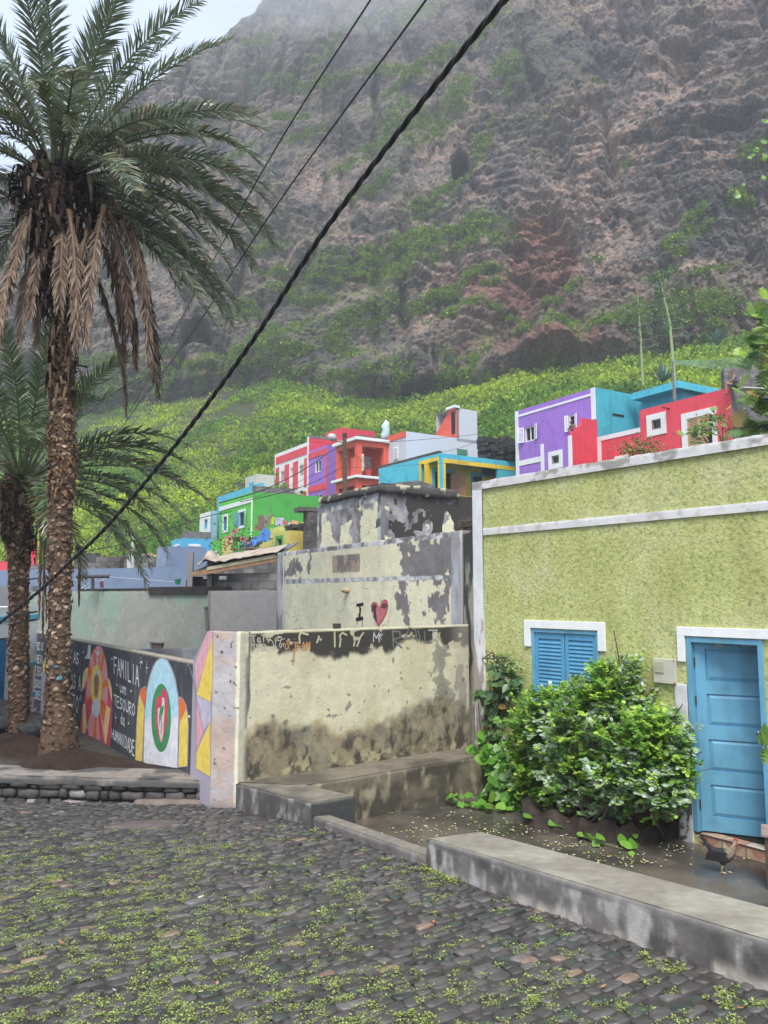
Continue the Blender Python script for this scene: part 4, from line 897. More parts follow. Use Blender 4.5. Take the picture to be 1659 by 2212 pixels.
mb.face([leaf.p(0, lz0, 0), leaf.p(0, lz0, -.04), leaf.p(0, lz1, -.04), leaf.p(0, lz1, 0)]); mb.face([leaf.p(0, lz1, 0), leaf.p(Lw, lz1, 0), leaf.p(Lw, lz1, -.04), leaf.p(0, lz1, -.04)])
dl = mb.build('door', BLUE, gh, label='blue four-panelled wooden door standing slightly ajar')
hx, hz = leaf.st(cN(1080, 1075))
mb = MB(); mb.tube([leaf.p(hx, hz, 0), leaf.p(hx, hz, .02)], .026, 12); mb.tube([leaf.p(hx, hz, .02), leaf.p(hx, hz, .045), leaf.p(hx+.03, hz+.04, .05), leaf.p(hx+.055, hz+.075, .05)], [.009, .010, .009, .008], 8)
mb.build('handle', plain('steel', (.6, .6, .6), .25, 1), dl, smooth=True)
mb = MB()
for (x, y, c) in ((730, 303, 0), (815, 288, 1), (972, 300, 0)):
    s_, z_ = leaf.st(cN(x, y)); leaf.box(mb, s_-.04, s_+.04, z_-.03, min(z_+.03, lz1-.004), .0005, .002, c)
mb.build('paper_note', [plain('paper', (.5, .5, .45), .8), plain('paper_blue', (.1, .3, .42), .8)], dl, label='small paper stickers along the top of the door')
mb = MB()
for y in (455, 790, 1690):
    z_ = leaf.st(cN(520, y))[1]; mb.tube([leaf.p(-.008, z_-.05, .012), leaf.p(-.008, z_+.05, .012)], .009, 8)
mb.build('hinge', plain('rusty_iron', (.06, .035, .025), .7), fr)
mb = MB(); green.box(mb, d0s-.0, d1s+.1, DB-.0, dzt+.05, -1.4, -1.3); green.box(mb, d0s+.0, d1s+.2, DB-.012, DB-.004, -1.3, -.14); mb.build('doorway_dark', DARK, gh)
# meter box
mb = MB(); p = [green.st(c7(*q)) for q in ((1080, 312), (1193, 322), (1193, 450), (1085, 435))]; ms0, ms1 = p[0][0], p[1][0]; mz1, mz0 = (p[0][1]+p[1][1])/2, (p[2][1]+p[3][1])/2
mt = thing('meter_box', 'beige electric meter cover on the green wall between shrub and door', 'meter box', green.p((ms0+ms1)/2, mz0, .03))
green.box(mb, ms0, ms1, mz0, mz1, .0, .05); mb.build('cover', plain('beige_plastic', (.56, .54, .44), .5), mt, bevel=.006)
mb = MB(); green.box(mb, ms0+.03, ms0+.03+(ms1-ms0)*.4, mz0+(mz1-mz0)*.42, mz1-.035, .0505, .062); mb.build('flap', plain('beige_dark', (.44, .43, .30), .5), mt, bevel=.004)
mb = MB()
for (a, b) in ((ms1-.012, mz1-.015), (ms1-.012, mz0+.015)): green.box(mb, a-.008, a+.008, b-.01, b+.01, .0505, .054)
mb.build('screw', plain('rust', (.3, .08, .03), .8), mt)
# tiled step
st0 = green.st(cH(598, 520))[0]; stf = PZ(*cH(600, 700), FL); 
stp = thing('tiled_step', 'low doorstep covered in patchwork beige and brown tiles below the blue door', 'step', (stf.x, stf.y, FL))
e0 = stf; e1 = PZ(*cH(1555, 965), FL); ed = (Vector((e1.x-e0.x, e1.y-e0.y))).normalized(); stepF = Fac((e0.x, e0.y), ed)
TC = [(.50, .34, .24), (.42, .22, .14), (.56, .48, .38), (.26, .20, .17), (.55, .50, .42)]
mb = MB(); SL = 2.6; stepF.box(mb, 0, SL, FL-.05, DB-.012, -.02, -.9, 0)
mb.build('core', plain('cement', (.2, .18, .16), .9), stp)
tm = [plain('tile', c, .35, nz_=.3, scale=14) for c in TC]
mb = MB(); tl = (e1-e0).length/2.62; x = 0; k = 0
g = .006
while x < SL-.01:
    x1 = min(x+tl, SL); z0_, z1_ = FL+.0, DB-.018; xm = x+tl*.5
    T = [[(x+g, z1_), (x+g, z0_), (xm, z0_)], [(x+g, z1_), (xm, z0_), (x1-g, z1_)], [(xm, z0_), (x1-g, z0_), (x1-g, z1_)]]
    for j, t in enumerate(T): mb.face([stepF.p(a, b, -.012) for a, b in t], mi=[0, 1, 0, 2, 1, 0][(k*3+j) % 6])
    x = x1; k += 1
mb.build('riser_tile', tm, stp); mb = MB(); mb2 = MB()
for i in range(6):
    for j in range(3):
        x0, x1, y0, y1 = i*tl*.98+.004, (i+1)*tl*.98-.004, .012+j*.3, .012+(j+1)*.3-.008; z_ = DB-.008
        q = [stepF.p(x0, z_, -y0), stepF.p(x1, z_, -y0), stepF.p(x1, z_, -y1), stepF.p(x0, z_, -y1)]
        mb.face([q[0], q[1], q[2]], mi=(i+2*j) % 5); mb.face([q[0], q[2], q[3]], mi=(i*2+j+3) % 5)
stepF.box(mb2, 0, SL, DB-.017, DB-.0085, -.004, -.012); mb.build('tread_tile', tm, stp); mb2.build('edge_strip', plain('dark_trim', (.04, .03, .03), .5), stp)
# tiled post at the frame's right edge
mb = MB(); c = PZ(*cH(1640, 1340), FL); mb.cbox((c.x+.19, c.y+.0, FL+.24), .34, .34, .5, ang); 
mb2 = MB(); mb2.cbox((c.x+.19, c.y, FL+.505), .40, .40, .03, ang); tp = thing('tiled_post', 'short brown tiled post at the right edge of the courtyard', 'post', (c.x+.19, c.y, FL))
mb.build('post', plain('brown_tile', (.13, .075, .055), .35, nz_=.5), tp, bevel=.006); mb2.build('cap', plain('pink_stone', (.33, .24, .22), .5, nz_=.4), tp, bevel=.008)
# ---------------------------------------------------------------- raised planter wall by the palms + soil
PWZ = -2.335
pr = PZ(*c5(1215, 1165), PWZ); pl = PZ(*c5(0, 1135), PWZ); pl2 = pl+(pl-pr)*.35; print('planter', pr, pl)
pdir = Vector((pl2.x-pr.x, pl2.y-pr.y)).normalized(); plf = Fac((pr.x, pr.y), pdir); PL = (pl2-pr).length
plt = thing('planter_wall', 'low dry-stone retaining wall with a cement top in front of the palms', 'retaining wall', (pr.x, pr.y, -2.6))
# stones: irregular bulging blocks in courses with dark joints
def stones():
    rng = RNG; mbs = MB(); plf.box(mbs, 0, PL, -3.0, PWZ-.10, -.06, -.45); mbs.build('core', plain('dark_earth', (.035, .03, .027), .95), plt)
    V = []; Fq = []; C = []; o = 0
    s = .0; rowsz = [(-2.60, -2.47), (-2.47, -2.42), (-2.79, -2.60)]
    for (z0, z1) in ((-2.50, -2.42), (-2.62, -2.50), (-2.74, -2.62), (-2.86, -2.74)):
        s = rng.uniform(-.1, 0)
        while s < PL:
            w = rng.uniform(.10, .34); n = 10; a = np.linspace(0, 2*pi, n, endpoint=False)
            h = (z1-z0)*rng.uniform(.85, 1.2); cs, cz = s+w/2, (z0+z1)/2+rng.normal(0, .008)
            ex = np.sign(np.cos(a))*np.abs(np.cos(a))**.35*w*.5*rng.uniform(.85, 1.05, n); ez = np.sign(np.sin(a))*np.abs(np.sin(a))**.35*h*.5*rng.uniform(.8, 1.1, n)
            dep = rng.uniform(-.02, .035); col = np.array((.06, .055, .052))*rng.uniform(.5, 1.8)
            if rng.uniform() < .08: col = np.array((.30, .27, .25))
            for sc_, od in ((1, -.06), (.95, dep-.02), (.6, dep)):
                for k in range(n):
                    ss = min(max(cs+ex[k]*sc_, 0.02), PL); p = plf.p(ss, cz+ez[k]*sc_, od); V.append(p); C.append(col*rng.uniform(.85, 1.15)*(1 if sc_ < 1 else .5))
            V.append(plf.p(min(max(cs, .02), PL), cz, dep+.005)); C.append(col)
            for k in range(n):
                k2 = (k+1) % n
                for r in (0, 1): Fq.append((o+r*n+k, o+r*n+k2, o+(r+1)*n+k2)); Fq.append((o+r*n+k, o+(r+1)*n+k2, o+(r+1)*n+k))
                Fq.append((o+2*n+k, o+2*n+k2, o+3*n))
            o += 3*n+1; s += w*.98
    npmesh('stonework', np.array([tuple(v) for v in V]), np.array(Fq), vcol('basalt_rubble', rough=.75, bscale=25, bmp=.7, dist=.015, amp=.35, nscale=12), col=np.array(C), parent=plt)
stones()
def capcol(P):
    x, y, z = P.T; c = mixc((.20, .175, .15), (.30, .265, .235), fbm(x*2, y*2, z*4, 5, 3)); c = mixc(c, (.09, .085, .08), sstep(.45, .62, fbm(x*3, y*3, z*6, 5, 9)+.25*sstep(PWZ-.02, PWZ-.05, z))); return c
q = [plf.p(-.0, 0, .02), plf.p(PL, 0, .02), plf.p(PL, 0, -.62), plf.p(.0, 0, -.62)]
gridbox('cap', [(a.x, a.y) for a in q], lambda x, y: PWZ+.02*(fbm(np.asarray(x)*3., np.asarray(y)*3., 0, 3, 4)-.5), lambda x, y: PWZ-.10+.04*(fbm(np.asarray(x)*5., np.asarray(y)*5., 0, 3, 4)-.5)+0*np.asarray(x), .03, capcol, CONC, parent=plt, disp=.02, bevel_r=.03)
PALM1 = PZ(128, 1632, -2.30); PALM2 = PZ(41, 1588, -2.38); print('palms', PALM1, PALM2)
def soil():
    n = 160; gx, gy = np.meshgrid(np.linspace(-12, -1.6, n), np.linspace(9.6, 19, n)); x, y = gx.ravel(), gy.ravel()
    z = -2.62+.10*fbm(x, y, 0, 4, 2)-.02*(y-10)
    for P, a, w in ((PALM1+Vector((.2, -.15, 0)), .42, .9), (PALM2, .34, .75), (Vector((-2.9, 11.2, 0)), .16, .9)): z = z + a*np.exp(-((x-P.x)**2+(y-P.y)**2)/w**2)
    # keep behind the planter wall
    d = (x-pr.x)*plf.n.x+(y-pr.y)*plf.n.y; z = np.where(d > -.35, -3.0, z)
    ms = (x-mural.P.x)*mural.n.x+(y-mural.P.y)*mural.n.y; z = np.where(ms < -.1, -3.2, z)
    m_ = sstep(.5, .75, np.exp(-((x-PALM1.x-.5)**2+(y-PALM1.y)**2)/2.1**2)+np.exp(-((x-PALM2.x)**2+(y-PALM2.y)**2)/1.0**2))
    c = mixc(mixc((.07, .066, .062), (.12, .11, .10), fbm(x*6, y*6, 0, 4, 1)), mixc((.018, .011, .008), (.055, .030, .020), fbm(x*5, y*5, 0, 5, 7)), m_)
    Fq = np.array([[j*n+i, j*n+i+1, (j+1)*n+i+1, (j+1)*n+i] for j in range(n-1) for i in range(n-1)])
    npmesh('palm_bed_soil', np.stack([x, y, z], 1), Fq, vcol('red_brown_soil', .95, 18, .9, .03, .4, 14), col=c, kind='structure', label='dark red-brown earth heaped around the palm trunks')
soil()
# black boulders behind the far palm
def boulder(c, r, seed, name='boulder', label='', mat=None, group='black boulders by the far end of the mural'):
    bm = bmesh.new(); bmesh.ops.create_icosphere(bm, subdivisions=3, radius=1)
    P = np.array([v.co for v in bm.verts]); n = fbm(P[:, 0]*1.3, P[:, 1]*1.3, P[:, 2]*1.3, 3, seed)
    for v, k in zip(bm.verts, n): v.co = Vector((v.co.x*r[0], v.co.y*r[1], v.co.z*r[2]))*(.65+.7*k)
    me = bpy.data.meshes.new(name); bm.to_mesh(me); bm.free(); me.materials.append(mat); o = bpy.data.objects.new(name, me); o.location = c; link(o)
    return tag(o, label, 'boulder', group)
BLK = plain('black_basalt', (.03, .03, .032), .7, nz_=.5, scale=5)
for (px, r, sd, lb_) in ((c5(15, 800), .5, 3, 'black boulder at the left edge below the white house'), (c5(30, 830), .3, 5, 'small black boulder at the left edge in front of the bigger one'), (c5(195, 815), .28, 8, 'upper of two black boulders between the palm trunks'), (c5(215, 850), .3, 9, 'lower of two black boulders between the palm trunks')):
    p = PZ(*px, -2.25); boulder(p, (r, r*.8, r*.6), sd, label=lb_, mat=BLK)
# ============================================================ DERELICT PALE HOUSE, GREY WALL AND THE YARDS BEHIND
dA = vpdir(-290); dB = Vector((dA.y, -dA.x))
# lower tier
P0 = PY(*c3(1478, 812), 12.75); LZ = P0.z
low = Fac((P0.x, P0.y), dA); lw1 = low.st(602, 1194)[0]; print('derelict', LZ, low.st(602, 1194), lw1)
lt = low.st(*c3(480, 935)); ztl = lambda s: LZ+(lt[1]-LZ)*np.asarray(s)/lt[0]
dh = thing('derelict_house', 'two-tier pale yellow house with peeling plaster and a red heart sprayed on it', 'house', low.p(lw1/2, FL))
bp = [low.st(*c6(1345, 45)), low.st(*c6(385, 72))]; bq = [low.st(*c6(1345, 22)), low.st(*c6(385, 45))]
def band_z(s, a): return a[0][1]+(a[1][1]-a[0][1])*(s-a[0][0])/(a[1][0]-a[0][0])
tp = [low.st(*c3(1430, 850)), low.st(*c3(510, 952))]        # underside of the top beam
pier_r = low.st(*c6(1345, 200))[0]; pier_l = low.st(*c6(385, 200))[0]
def dcol(s, z):
    f = low; n = fbm(s*3, z*3, 0, 5, 2); n2 = fbm(s*8, z*5, 1, 5, 3)
    c = mixc((.78, .73, .50), (.80, .76, .56), fbm(s*.7, z*1.5, 0, 4, 8)); c = mixc(c, (.60, .58, .42), sstep(.5, .7, fbm(s*1.5, z*.7, 0, 5, 7))*.5)
    peel = mixc((.15, .13, .13), (.30, .28, .28), fbm(s*5, z*5, 4, 5, 6))
    for (p, rx, ry, sd) in ((c6(1065, 150), .17, .34, 3), (c6(1085, 215), .10, .22, 5), (c6(1250, 235), .30, .28, 6), (c6(1320, 140), .06, .20, 7), (c6(1230, 190), .12, .2, 17), (c3(560, 1030), .40, .24, 8), (c3(580, 1000), .10, .25, 12), (c3(650, 985), .10, .18, 9),
                            (c3(1290, 960), .65, .36, 10), (c3(1380, 925), .32, .38, 11), (c3(1145, 925), .16, .17, 13), (c3(1190, 1000), .22, .2, 14), (c3(1330, 1010), .4, .2, 15)):
        c = mixc(c, peel, ell(f, s, z, p, rx, ry, .75, sd, 3.2, .05))
    (a0, za), (a1, zb) = f.st(*c3(770, 1050)), f.st(*c3(925, 935))
    rect = sstep(0, .03, s-min(a0, a1))*sstep(0, .03, max(a0, a1)-s)*sstep(0, .03, z-za)*sstep(0, .03, zb-z)
    c = mixc(c, mixc((.40, .31, .24), (.22, .19, .18), sstep(.48, .6, n2+.2*(z-za-.2))), rect)
    # concrete frame: beams and piers
    fr = np.maximum.reduce([sstep(.012, 0, pier_r-.0 + 0*s - 0 + (s-pier_r)*1.0 - pier_r + 0) if False else (s < pier_r)*1., (s > pier_l)*1., ((z > band_z(s, bp)) & (z < band_z(s, bq)))*1., (z > band_z(s, tp))*1.])
    g = mixc((.34, .33, .34), (.56, .56, .58), sstep(.3, .7, fbm(s*3, z*3, 6, 5, 21))); g = mixc(g, (.12, .11, .105), sstep(.52, .72, fbm(s*9, z*3, 8, 5, 22)+.15*(z > band_z(s, tp)))*.7)
    g = mixc(g, (.72, .70, .66), sstep(.56, .7, fbm(s*5, z*9, 3, 5, 25)))
    c = mixc(c, g, fr)
    cr = np.abs(fbm(s*2.2, z*2.2, 9, 4, 41)-.5); c = mixc(c, (.16, .15, .13), sstep(.006, .002, cr)*.7*(1-fr))
    return c
DERM = vcol('peeling_plaster', rough=.88, bscale=20, bmp=.5, dist=.015, amp=.12, nscale=5)
gridwall('lower_wall', low, 0, lw1, FL, ztl, .3, .017, dcol, DERM, dh, disp=.0025, rough_top=.03)
mbx = MB(); q = [low.p(.0, 0, -.31), low.p(lw1, 0, -.31), low.p(lw1, 0, -5), low.p(0, 0, -5)]; mbx.prism([(a.x, a.y) for a in q], FL, LZ-.15)
mbx.build('rear_block', plain('stained_cement', (.2, .19, .18), .9, nz_=.5, scale=2), dh)
# recessed panels read through thin raised frame pieces
mb = MB(); low.box(mb, 0.0, pier_r, FL, LZ-.02, .0, .03); low.box(mb, pier_l, lw1, FL, float(ztl(lw1))-.03, .0, .03)
def frcol(s, z):
    g = mixc((.30, .29, .30), (.48, .48, .50), sstep(.3, .7, fbm(s*4, z*1.5, 6, 5, 21))); g = mixc(g, (.10, .09, .09), sstep(.54, .70, fbm(s*9, z*1.2, 8, 5, 22))*.7); return mixc(g, (.64, .62, .60), sstep(.62, .74, fbm(s*9, z*3, 3, 5, 25))*.7)
lowo = Fac(low.p(0, 0, .03).xy, dA)
gridwall('frame_pier', lowo, 0, pier_r, FL, LZ-.01, .04, .02, frcol, DERM, dh); gridwall('frame_pier', lowo, pier_l, lw1, FL, float(ztl(lw1))-.01, .04, .02, frcol, DERM, dh)
gridwall('frame_beam', lowo, pier_r, pier_l, 0, 1, .04, .02, frcol, DERM, dh) if False else None
# heart and letter
HT = vcol('spray_paint', rough=.7, bmp=0, amp=.3, nscale=25)
def st6(*P): return [c6(*p) for p in P]
mb = MB()
for off_, cc, sc_ in ((.0, (.50, .10, .13), 1.0), (.0006, (.62, .20, .21), .82)):
    pts = [(925, 315), (902, 275), (885, 230), (882, 190), (895, 172), (912, 175), (925, 195), (932, 200), (940, 172), (958, 158), (975, 165), (980, 195), (972, 235), (950, 280)]
    cxx, cyy = 930, 225
    for k in range(1): poly(mb, low, [c6(cxx+(x-cxx)*sc_, cyy+(y-cyy)*sc_) for x, y in pts], .010+off_, col=cc)
poly(mb, low, st6((888, 200), (900, 185), (918, 195), (910, 215), (918, 290), (900, 265), (888, 235)), .0118, col=(.09, .04, .05)); poly(mb, low, st6((938, 205), (945, 182), (970, 180), (976, 200), (960, 215)), .0118, col=(.16, .06, .07))
poly(mb, low, st6((890, 235), (896, 225), (896, 255), (890, 252)), .0124, col=(.6, .58, .55))
mb.build('heart', HT, dh, label='red sprayed heart with dark shading')
mb = MB()
for ln, w_ in (([(818, 190), (820, 230), (818, 275)], .055), ([(802, 192), (836, 186)], .06), ([(800, 272), (834, 266)], .07)): ribbon(mb, low, [low.st(*c6(*p)) for p in ln], w_, .0105, (.02, .02, .022))
for ln in ([(812, 190), (826, 215), (810, 250), (820, 275)], [(832, 280), (832, 310)], [(803, 280), (803, 300)]): ribbon(mb, low, [low.st(*c6(*p)) for p in ln], .022, .0112, (.03, .03, .03))
mb.build('lettering', HT, dh, label='black sprayed letter I before the heart')
boulder(low.p(*low.st(*c6(750, 108)), .04), (.10, .05, .05), 4, 'conch_shell', 'small cream shell-like lump stuck high on the pale wall above the letter', plain('cream_lump', (.5, .36, .2), .6), None); bpy.data.objects['conch_shell']['category'] = 'shell'
# side strip between the pale house and the green house
sf = Fac(low.p(0, 0, -.02).xy, (green.p(-.03, 0, .0).xy-low.p(0, 0, -.02).xy)); 
swd = (green.p(-.03, 0, 0).xy-low.p(0, 0, -.02).xy).length
def scol(s, z):
    c = mixc((.42, .40, .29), (.50, .48, .34), fbm(s*3, z*2, 0, 5, 3)); return mixc(c, (.085, .078, .07), sstep(.45, .58, fbm(s*3+4, z*1.6, 0, 5, 15)+.25*sstep(.4, 1.1, z)-.12*sstep(.3, -.8, z)))
gridwall('side_wall', sf, 0, swd, FL, LZ-.06, .25, .017, scol, DERM, dh, disp=.01, rough_top=.05)
# upper tier
U0 = PY(*c3(1036, 600), 16.2); UZ = U0.z; dA2 = vpdir(-300); dB2 = Vector((dA2.y, -dA2.x))
ul = Fac(U0.xy, dA2); ur = Fac(U0.xy, dB2); uL = ul.st(*c3(690, 680)); uR = ur.st(*c3(1450, 620)); print('upper', U0, uL, uR)
uzl = lambda s: UZ+(uL[1]-UZ)*np.asarray(s)/uL[0]; uzr = lambda s: UZ+(uR[1]-UZ)*np.asarray(s)/uR[0]*.3
def ucol(fac, left):
    def f(s, z):
        c = mixc((.72, .68, .46), (.74, .70, .52), fbm(s*.9, z*1.5, 0, 4, 8)); peel = mixc((.15, .135, .135), (.38, .36, .365), sstep(.3, .7, fbm(s*4, z*3, 4, 5, 6)))
        if left: L = ((c3(790, 760), .55, .36), (c3(800, 700), .4, .22), (c3(905, 820), .22, .4), (c3(960, 690), .45, .28), (c3(840, 750), .5, .25), (c3(790, 820), .2, .3))
        else: L = ((c3(1090, 660), .45, .62), (c3(1260, 790), .75, .34), (c3(1110, 800), .35, .4), (c3(1240, 650), .35, .3), (c3(1370, 660), .4, .4), (c3(1300, 620), .9, .2), (c3(1180, 800), .4, .35))
        m = 0
        for k, (p, rx, ry) in enumerate(L): m = np.maximum(m, ell(fac, s, z, p, rx, ry, .5, k+3, 2.2, .06))
        c = mixc(c, peel, m)
        if left:
            fr = ((s < .13) | (s > uL[0]-.22) | (z > uzl(s)-.20))*1.
            g = mixc((.25, .245, .255), (.50, .50, .52), sstep(.3, .7, fbm(s*4, z*3, 6, 5, 21))); g = mixc(g, (.06, .055, .052), sstep(.52, .64, fbm(s*5, z*2.2, 8, 5, 22))*.8); g = mixc(g, (.66, .64, .60), sstep(.60, .66, fbm(s*6, z*5, 3, 5, 25))); c = mixc(c, g, fr)
        else: c = mixc(c, (.22, .21, .22), (s < .09)*1.); c = mixc(c, (.05, .045, .042), sstep(.35, .0, uzr(s)-z+.3*(fbm(s*3, z*3, 0, 4, 9)-.5))*.8)
        cr = np.abs(fbm(s*2.2, z*2.2, 9, 4, 41)-.5); return mixc(c, (.13, .12, .11), sstep(.006, .002, cr)*.7)
    return f
gridwall('upper_wall', ul, 0, uL[0], LZ-1.2, uzl, .25, .022, ucol(ul, 1), DERM, dh, disp=.01); gridwall('upper_wall', ur, 0.002, uR[0], LZ-1.2, uzr, .25, .022, ucol(ur, 0), DERM, dh, disp=.01)
# broken roof slab
def slabcol(s, z):
    c = mixc((.045, .04, .037), (.11, .10, .095), fbm(s*3, z*6, 0, 5, 3)); return mixc(c, (.52, .49, .34), sstep(.60, .66, fbm(s*4.2, z*8, 3, 5, 12)))
ulo = Fac(ul.p(-.05, 0, .05).xy, dA2); uro = Fac(ul.p(-.05, 0, .05).xy, dB2)
zs = lambda f, L_: (lambda s: UZ+.27+.0*np.asarray(s))
a = ulo.st(*c3(715, 640)); b = ulo.st(*c3(1036, 555)); tl_ = ulo.st(*c3(718, 632))
f_l = lambda s: b[1]+(tl_[1]-b[1])*np.asarray(s)/tl_[0]
def slabpiece(nm, f, L, ztop, zbot, seed):
    n = 70; s = np.linspace(0, L, n); top = ztop(s)+.05*(fbm(s*3, s*0, 0, 4, seed)-.5); bot = zbot(s)+.10*(fbm(s*2.2, s*0, 0, 5, seed+1)-.5); o = .06*(fbm(s*3, s*0, 0, 4, seed+2)-.5)
    V = []; C = []
    for (z, od) in ((bot, -.5), (bot, 0), (bot*.66+top*.34, .012), (bot*.34+top*.66, .0), (top, -.01), (top+.01, -.5)):
        V += [tuple(f.p(s[i], z[i], o[i]+od)) for i in range(n)]; C.append(slabcol(s, z)*(1.0))
    Fq = [[k*n+i, k*n+i+1, (k+1)*n+i+1, (k+1)*n+i] for k in range(5) for i in range(n-1)]
    npmesh(nm, np.array(V), np.array(Fq), DERM, col=np.concatenate(C), parent=dh, label='broken blackened edge of the flat roof')
slabpiece('roof_slab', ulo, tl_[0]+.15, f_l, lambda s: f_l(s)-.16, 5)
rr = uro.st(*c3(1450, 590)); slabpiece('roof_slab', uro, rr[0]+.05, lambda s: b[1]+(rr[1]-b[1])*np.asarray(s)/rr[0], lambda s: b[1]-.20+(rr[1]-b[1])*np.asarray(s)/rr[0], 9)
mb = MB(); q = [ul.p(0, 0, -.2), ul.p(uL[0], 0, -.2), ul.p(uL[0], 0, -3), ul.p(0, 0, -3)]; mb.prism([(v.x, v.y) for v in q], LZ-1, UZ+.05); mb.build('roof_core', plain('black_cement', (.05, .045, .04), .95), dh)
# dark rubble heap on the slab (block rows)
BLKM = blockmat(); BLKD = blockmat('6e6862', '4a4642', dark=.35)
mb = MB(); c0 = PY(*c3(1120, 555), 17.5); h_ = Fac(c0.xy, dB2)
for (x0, y0, x1, y1) in ((1115, 555, 1240, 540), (1240, 540, 1330, 570)):
    s0, z0 = h_.st(*c3(x0, y0)); s1, z1 = h_.st(*c3(x1, y1)); zb = z0-.3
    f_ = [h_.p(s0, zb), h_.p(s1, zb), h_.p(s1, z1), h_.p(s0, z0)]; bk = [p-Vector((h_.n.x, h_.n.y, 0))*.4 for p in f_]
    mb.face(f_, [(s0, zb), (s1, zb), (s1, z1), (s0, z0)]); mb.face(bk[::-1]); mb.face([f_[3], f_[2], bk[2], bk[3]]); mb.face([f_[0], f_[3], bk[3], bk[0]]); mb.face([f_[2], f_[1], bk[1], bk[2]])
tag(mb.build('block_row', BLKM), 'short broken row of grey blocks on top of the pale house', 'block row')
# heap of twigs behind
mb = MB(); rng = RNG
for k in range(140):
    p = PY(*c3(rng.uniform(1452, 1545), rng.uniform(760, 815)), rng.uniform(14, 15)); a = rng.uniform(-.6, .6); d = Vector((cos(a), rng.uniform(-.3, .3), sin(a)*.5))*rng.uniform(.2, .55)
    mb.tube([p, p+d*.5+Vector((0, 0, .03)), p+d], .008, 4, cap=False)
tag(mb.build('brushwood', plain('dead_twigs', (.10, .075, .06), .9)), 'heap of dead brushwood between the pale house and the green house', 'brushwood', kind='stuff')
# ---------------------------------------------------------------- long grey-green rendered wall
ga = PY(60, 1278, 25.0); gb = PY(602, 1276, 18.5); gw_ = Fac(gb.xy, (ga.xy-gb.xy)); GWL = gw_.st(20, 1278)[0]; GZ = gb.z; GZa = gw_.st(60, 1278)[1]
seam = gw_.st(450, 1330)[0]
def gcol(s, z):
    c = mixc((.27, .275, .235), (.35, .345, .30), fbm(s*.6, z*.9, 0, 4, 3)); c = mixc(c, (.27, .37, .29), sstep(.50, .68, fbm(s*1.4, z*1.2, 0, 6, 12)+.22*sstep(.9, .1, GZ-z)*1.0-.05)*.8)
    vr = np.abs(fbm(s*1.6, z*1.6, 5, 4, 9)-.5); c = mixc(c, (.32, .47, .37), sstep(.03, .0, vr)*sstep(.45, .6, fbm(s*.8, z*.6, 0, 3, 31))*.7)
    c = mixc(c, mixc((.335, .315, .30), (.37, .345, .33), fbm(s*.7, z*.7, 0, 3, 7)), (s < seam)*1.); c = mixc(c, (.17, .15, .09), sstep(.06, .02, np.abs(s-seam+.02))*.7)
    c = mixc(c, (.42, .40, .36), sstep(.55, .7, fbm(s*2, z*2, 3, 5, 17))*.35); return c
gwt = thing('rendered_wall', 'long blank grey-green rendered wall with faint mint stains behind the mural', 'wall', gw_.p(GWL/2, FL))
gridwall('wall', gw_, 0, GWL, -3, lambda s: GZ+(GZa-GZ)*np.asarray(s)/GWL, .3, .045, gcol, DERM, gwt, disp=.004, rough_top=.02)
mb = MB(); a = gw_.st(*cJ(962, 225)); b = gw_.st(*cJ(1082, 285)); gw_.box(mb, a[0], b[0], a[1]-.6, a[1], .002, .02); wv = mb.build('window', plain('dark_red_wood', (.09, .04, .04), .8), gwt, label='small barred window low in the wall')
mb = MB()
for k in range(6): x = a[0]+(b[0]-a[0])*(k+.5)/6; gw_.box(mb, x-.01, x+.01, a[1]-.6, a[1]-.03, .022, .04)
mb.build('bar', plain('bar', (.25, .2, .19), .6), wv); mb = MB(); gw_.box(mb, a[0]+.05, b[0]-.05, a[1], a[1]+.04, .0, .06); mb.build('lintel', plain('grey', (.2, .2, .2), .8), wv)
mb = MB(); p1, p2, p3 = [gw_.p(*gw_.st(*cD(*q)), .05) for q in ((618, 1195), (606, 1050), (596, 960))]; mb.tube([p1, p2, p3], .035, 8); mb.tube([p3, p3+Vector((0, 0, .06))], .05, 8)
tag(mb.build('vent_pipe', plain('pipe', (.14, .13, .12), .6), smooth=False), 'thin dark pipe running up the long grey wall', 'pipe')
# dark roof-edge strip above the wall
mb = MB(); 
z0 = gw_.st(*cC(640, 788))[1]
def strip(x0, y0, x1, y1, zb, o0, o1):
    s0, a_ = gw_.st(*cC(x0, y0)); s1, b_ = gw_.st(*cC(x1, y1)); gw_.box(mb, s0, s1, zb, (a_+b_)/2, o0, o1)
strip(610, 763, 1150, 760, GZ-.1, -.5, -.1); strip(1150, 760, 1225, 758, GZ-.1, -.6, -.15); strip(1225, 747, 1700, 747, GZ-.08, -.8, .06)
tag(mb.build('roof_edge', plain('black_mould_cement', (.045, .04, .037), .9, nz_=.6, scale=3)), 'black mouldy roof edge along the top of the long grey wall', 'roof edge')
# nearer low grey wall
ja = PY(*cJ(745, 296), 16.5); jb = PY(*cJ(1500, 274), 12.5); jf = Fac(jb.xy, ja.xy-jb.xy)
def jcol(s, z): return mixc(mixc((.28, .28, .31), (.36, .36, .38), fbm(s, z*2, 0, 4, 3)), (.20, .19, .19), sstep(.5, .65, fbm(s*1.6, z*6, 0, 5, 6))*.5)
tag(gridwall('yard_wall', jf, 0, (ja.xy-jb.xy).length, -3, lambda s: jb.z+(ja.z-jb.z)*np.asarray(s)/(ja.xy-jb.xy).length, .2, .03, jcol, DERM), 'low bluish-grey yard wall just behind the near end of the mural', 'wall')
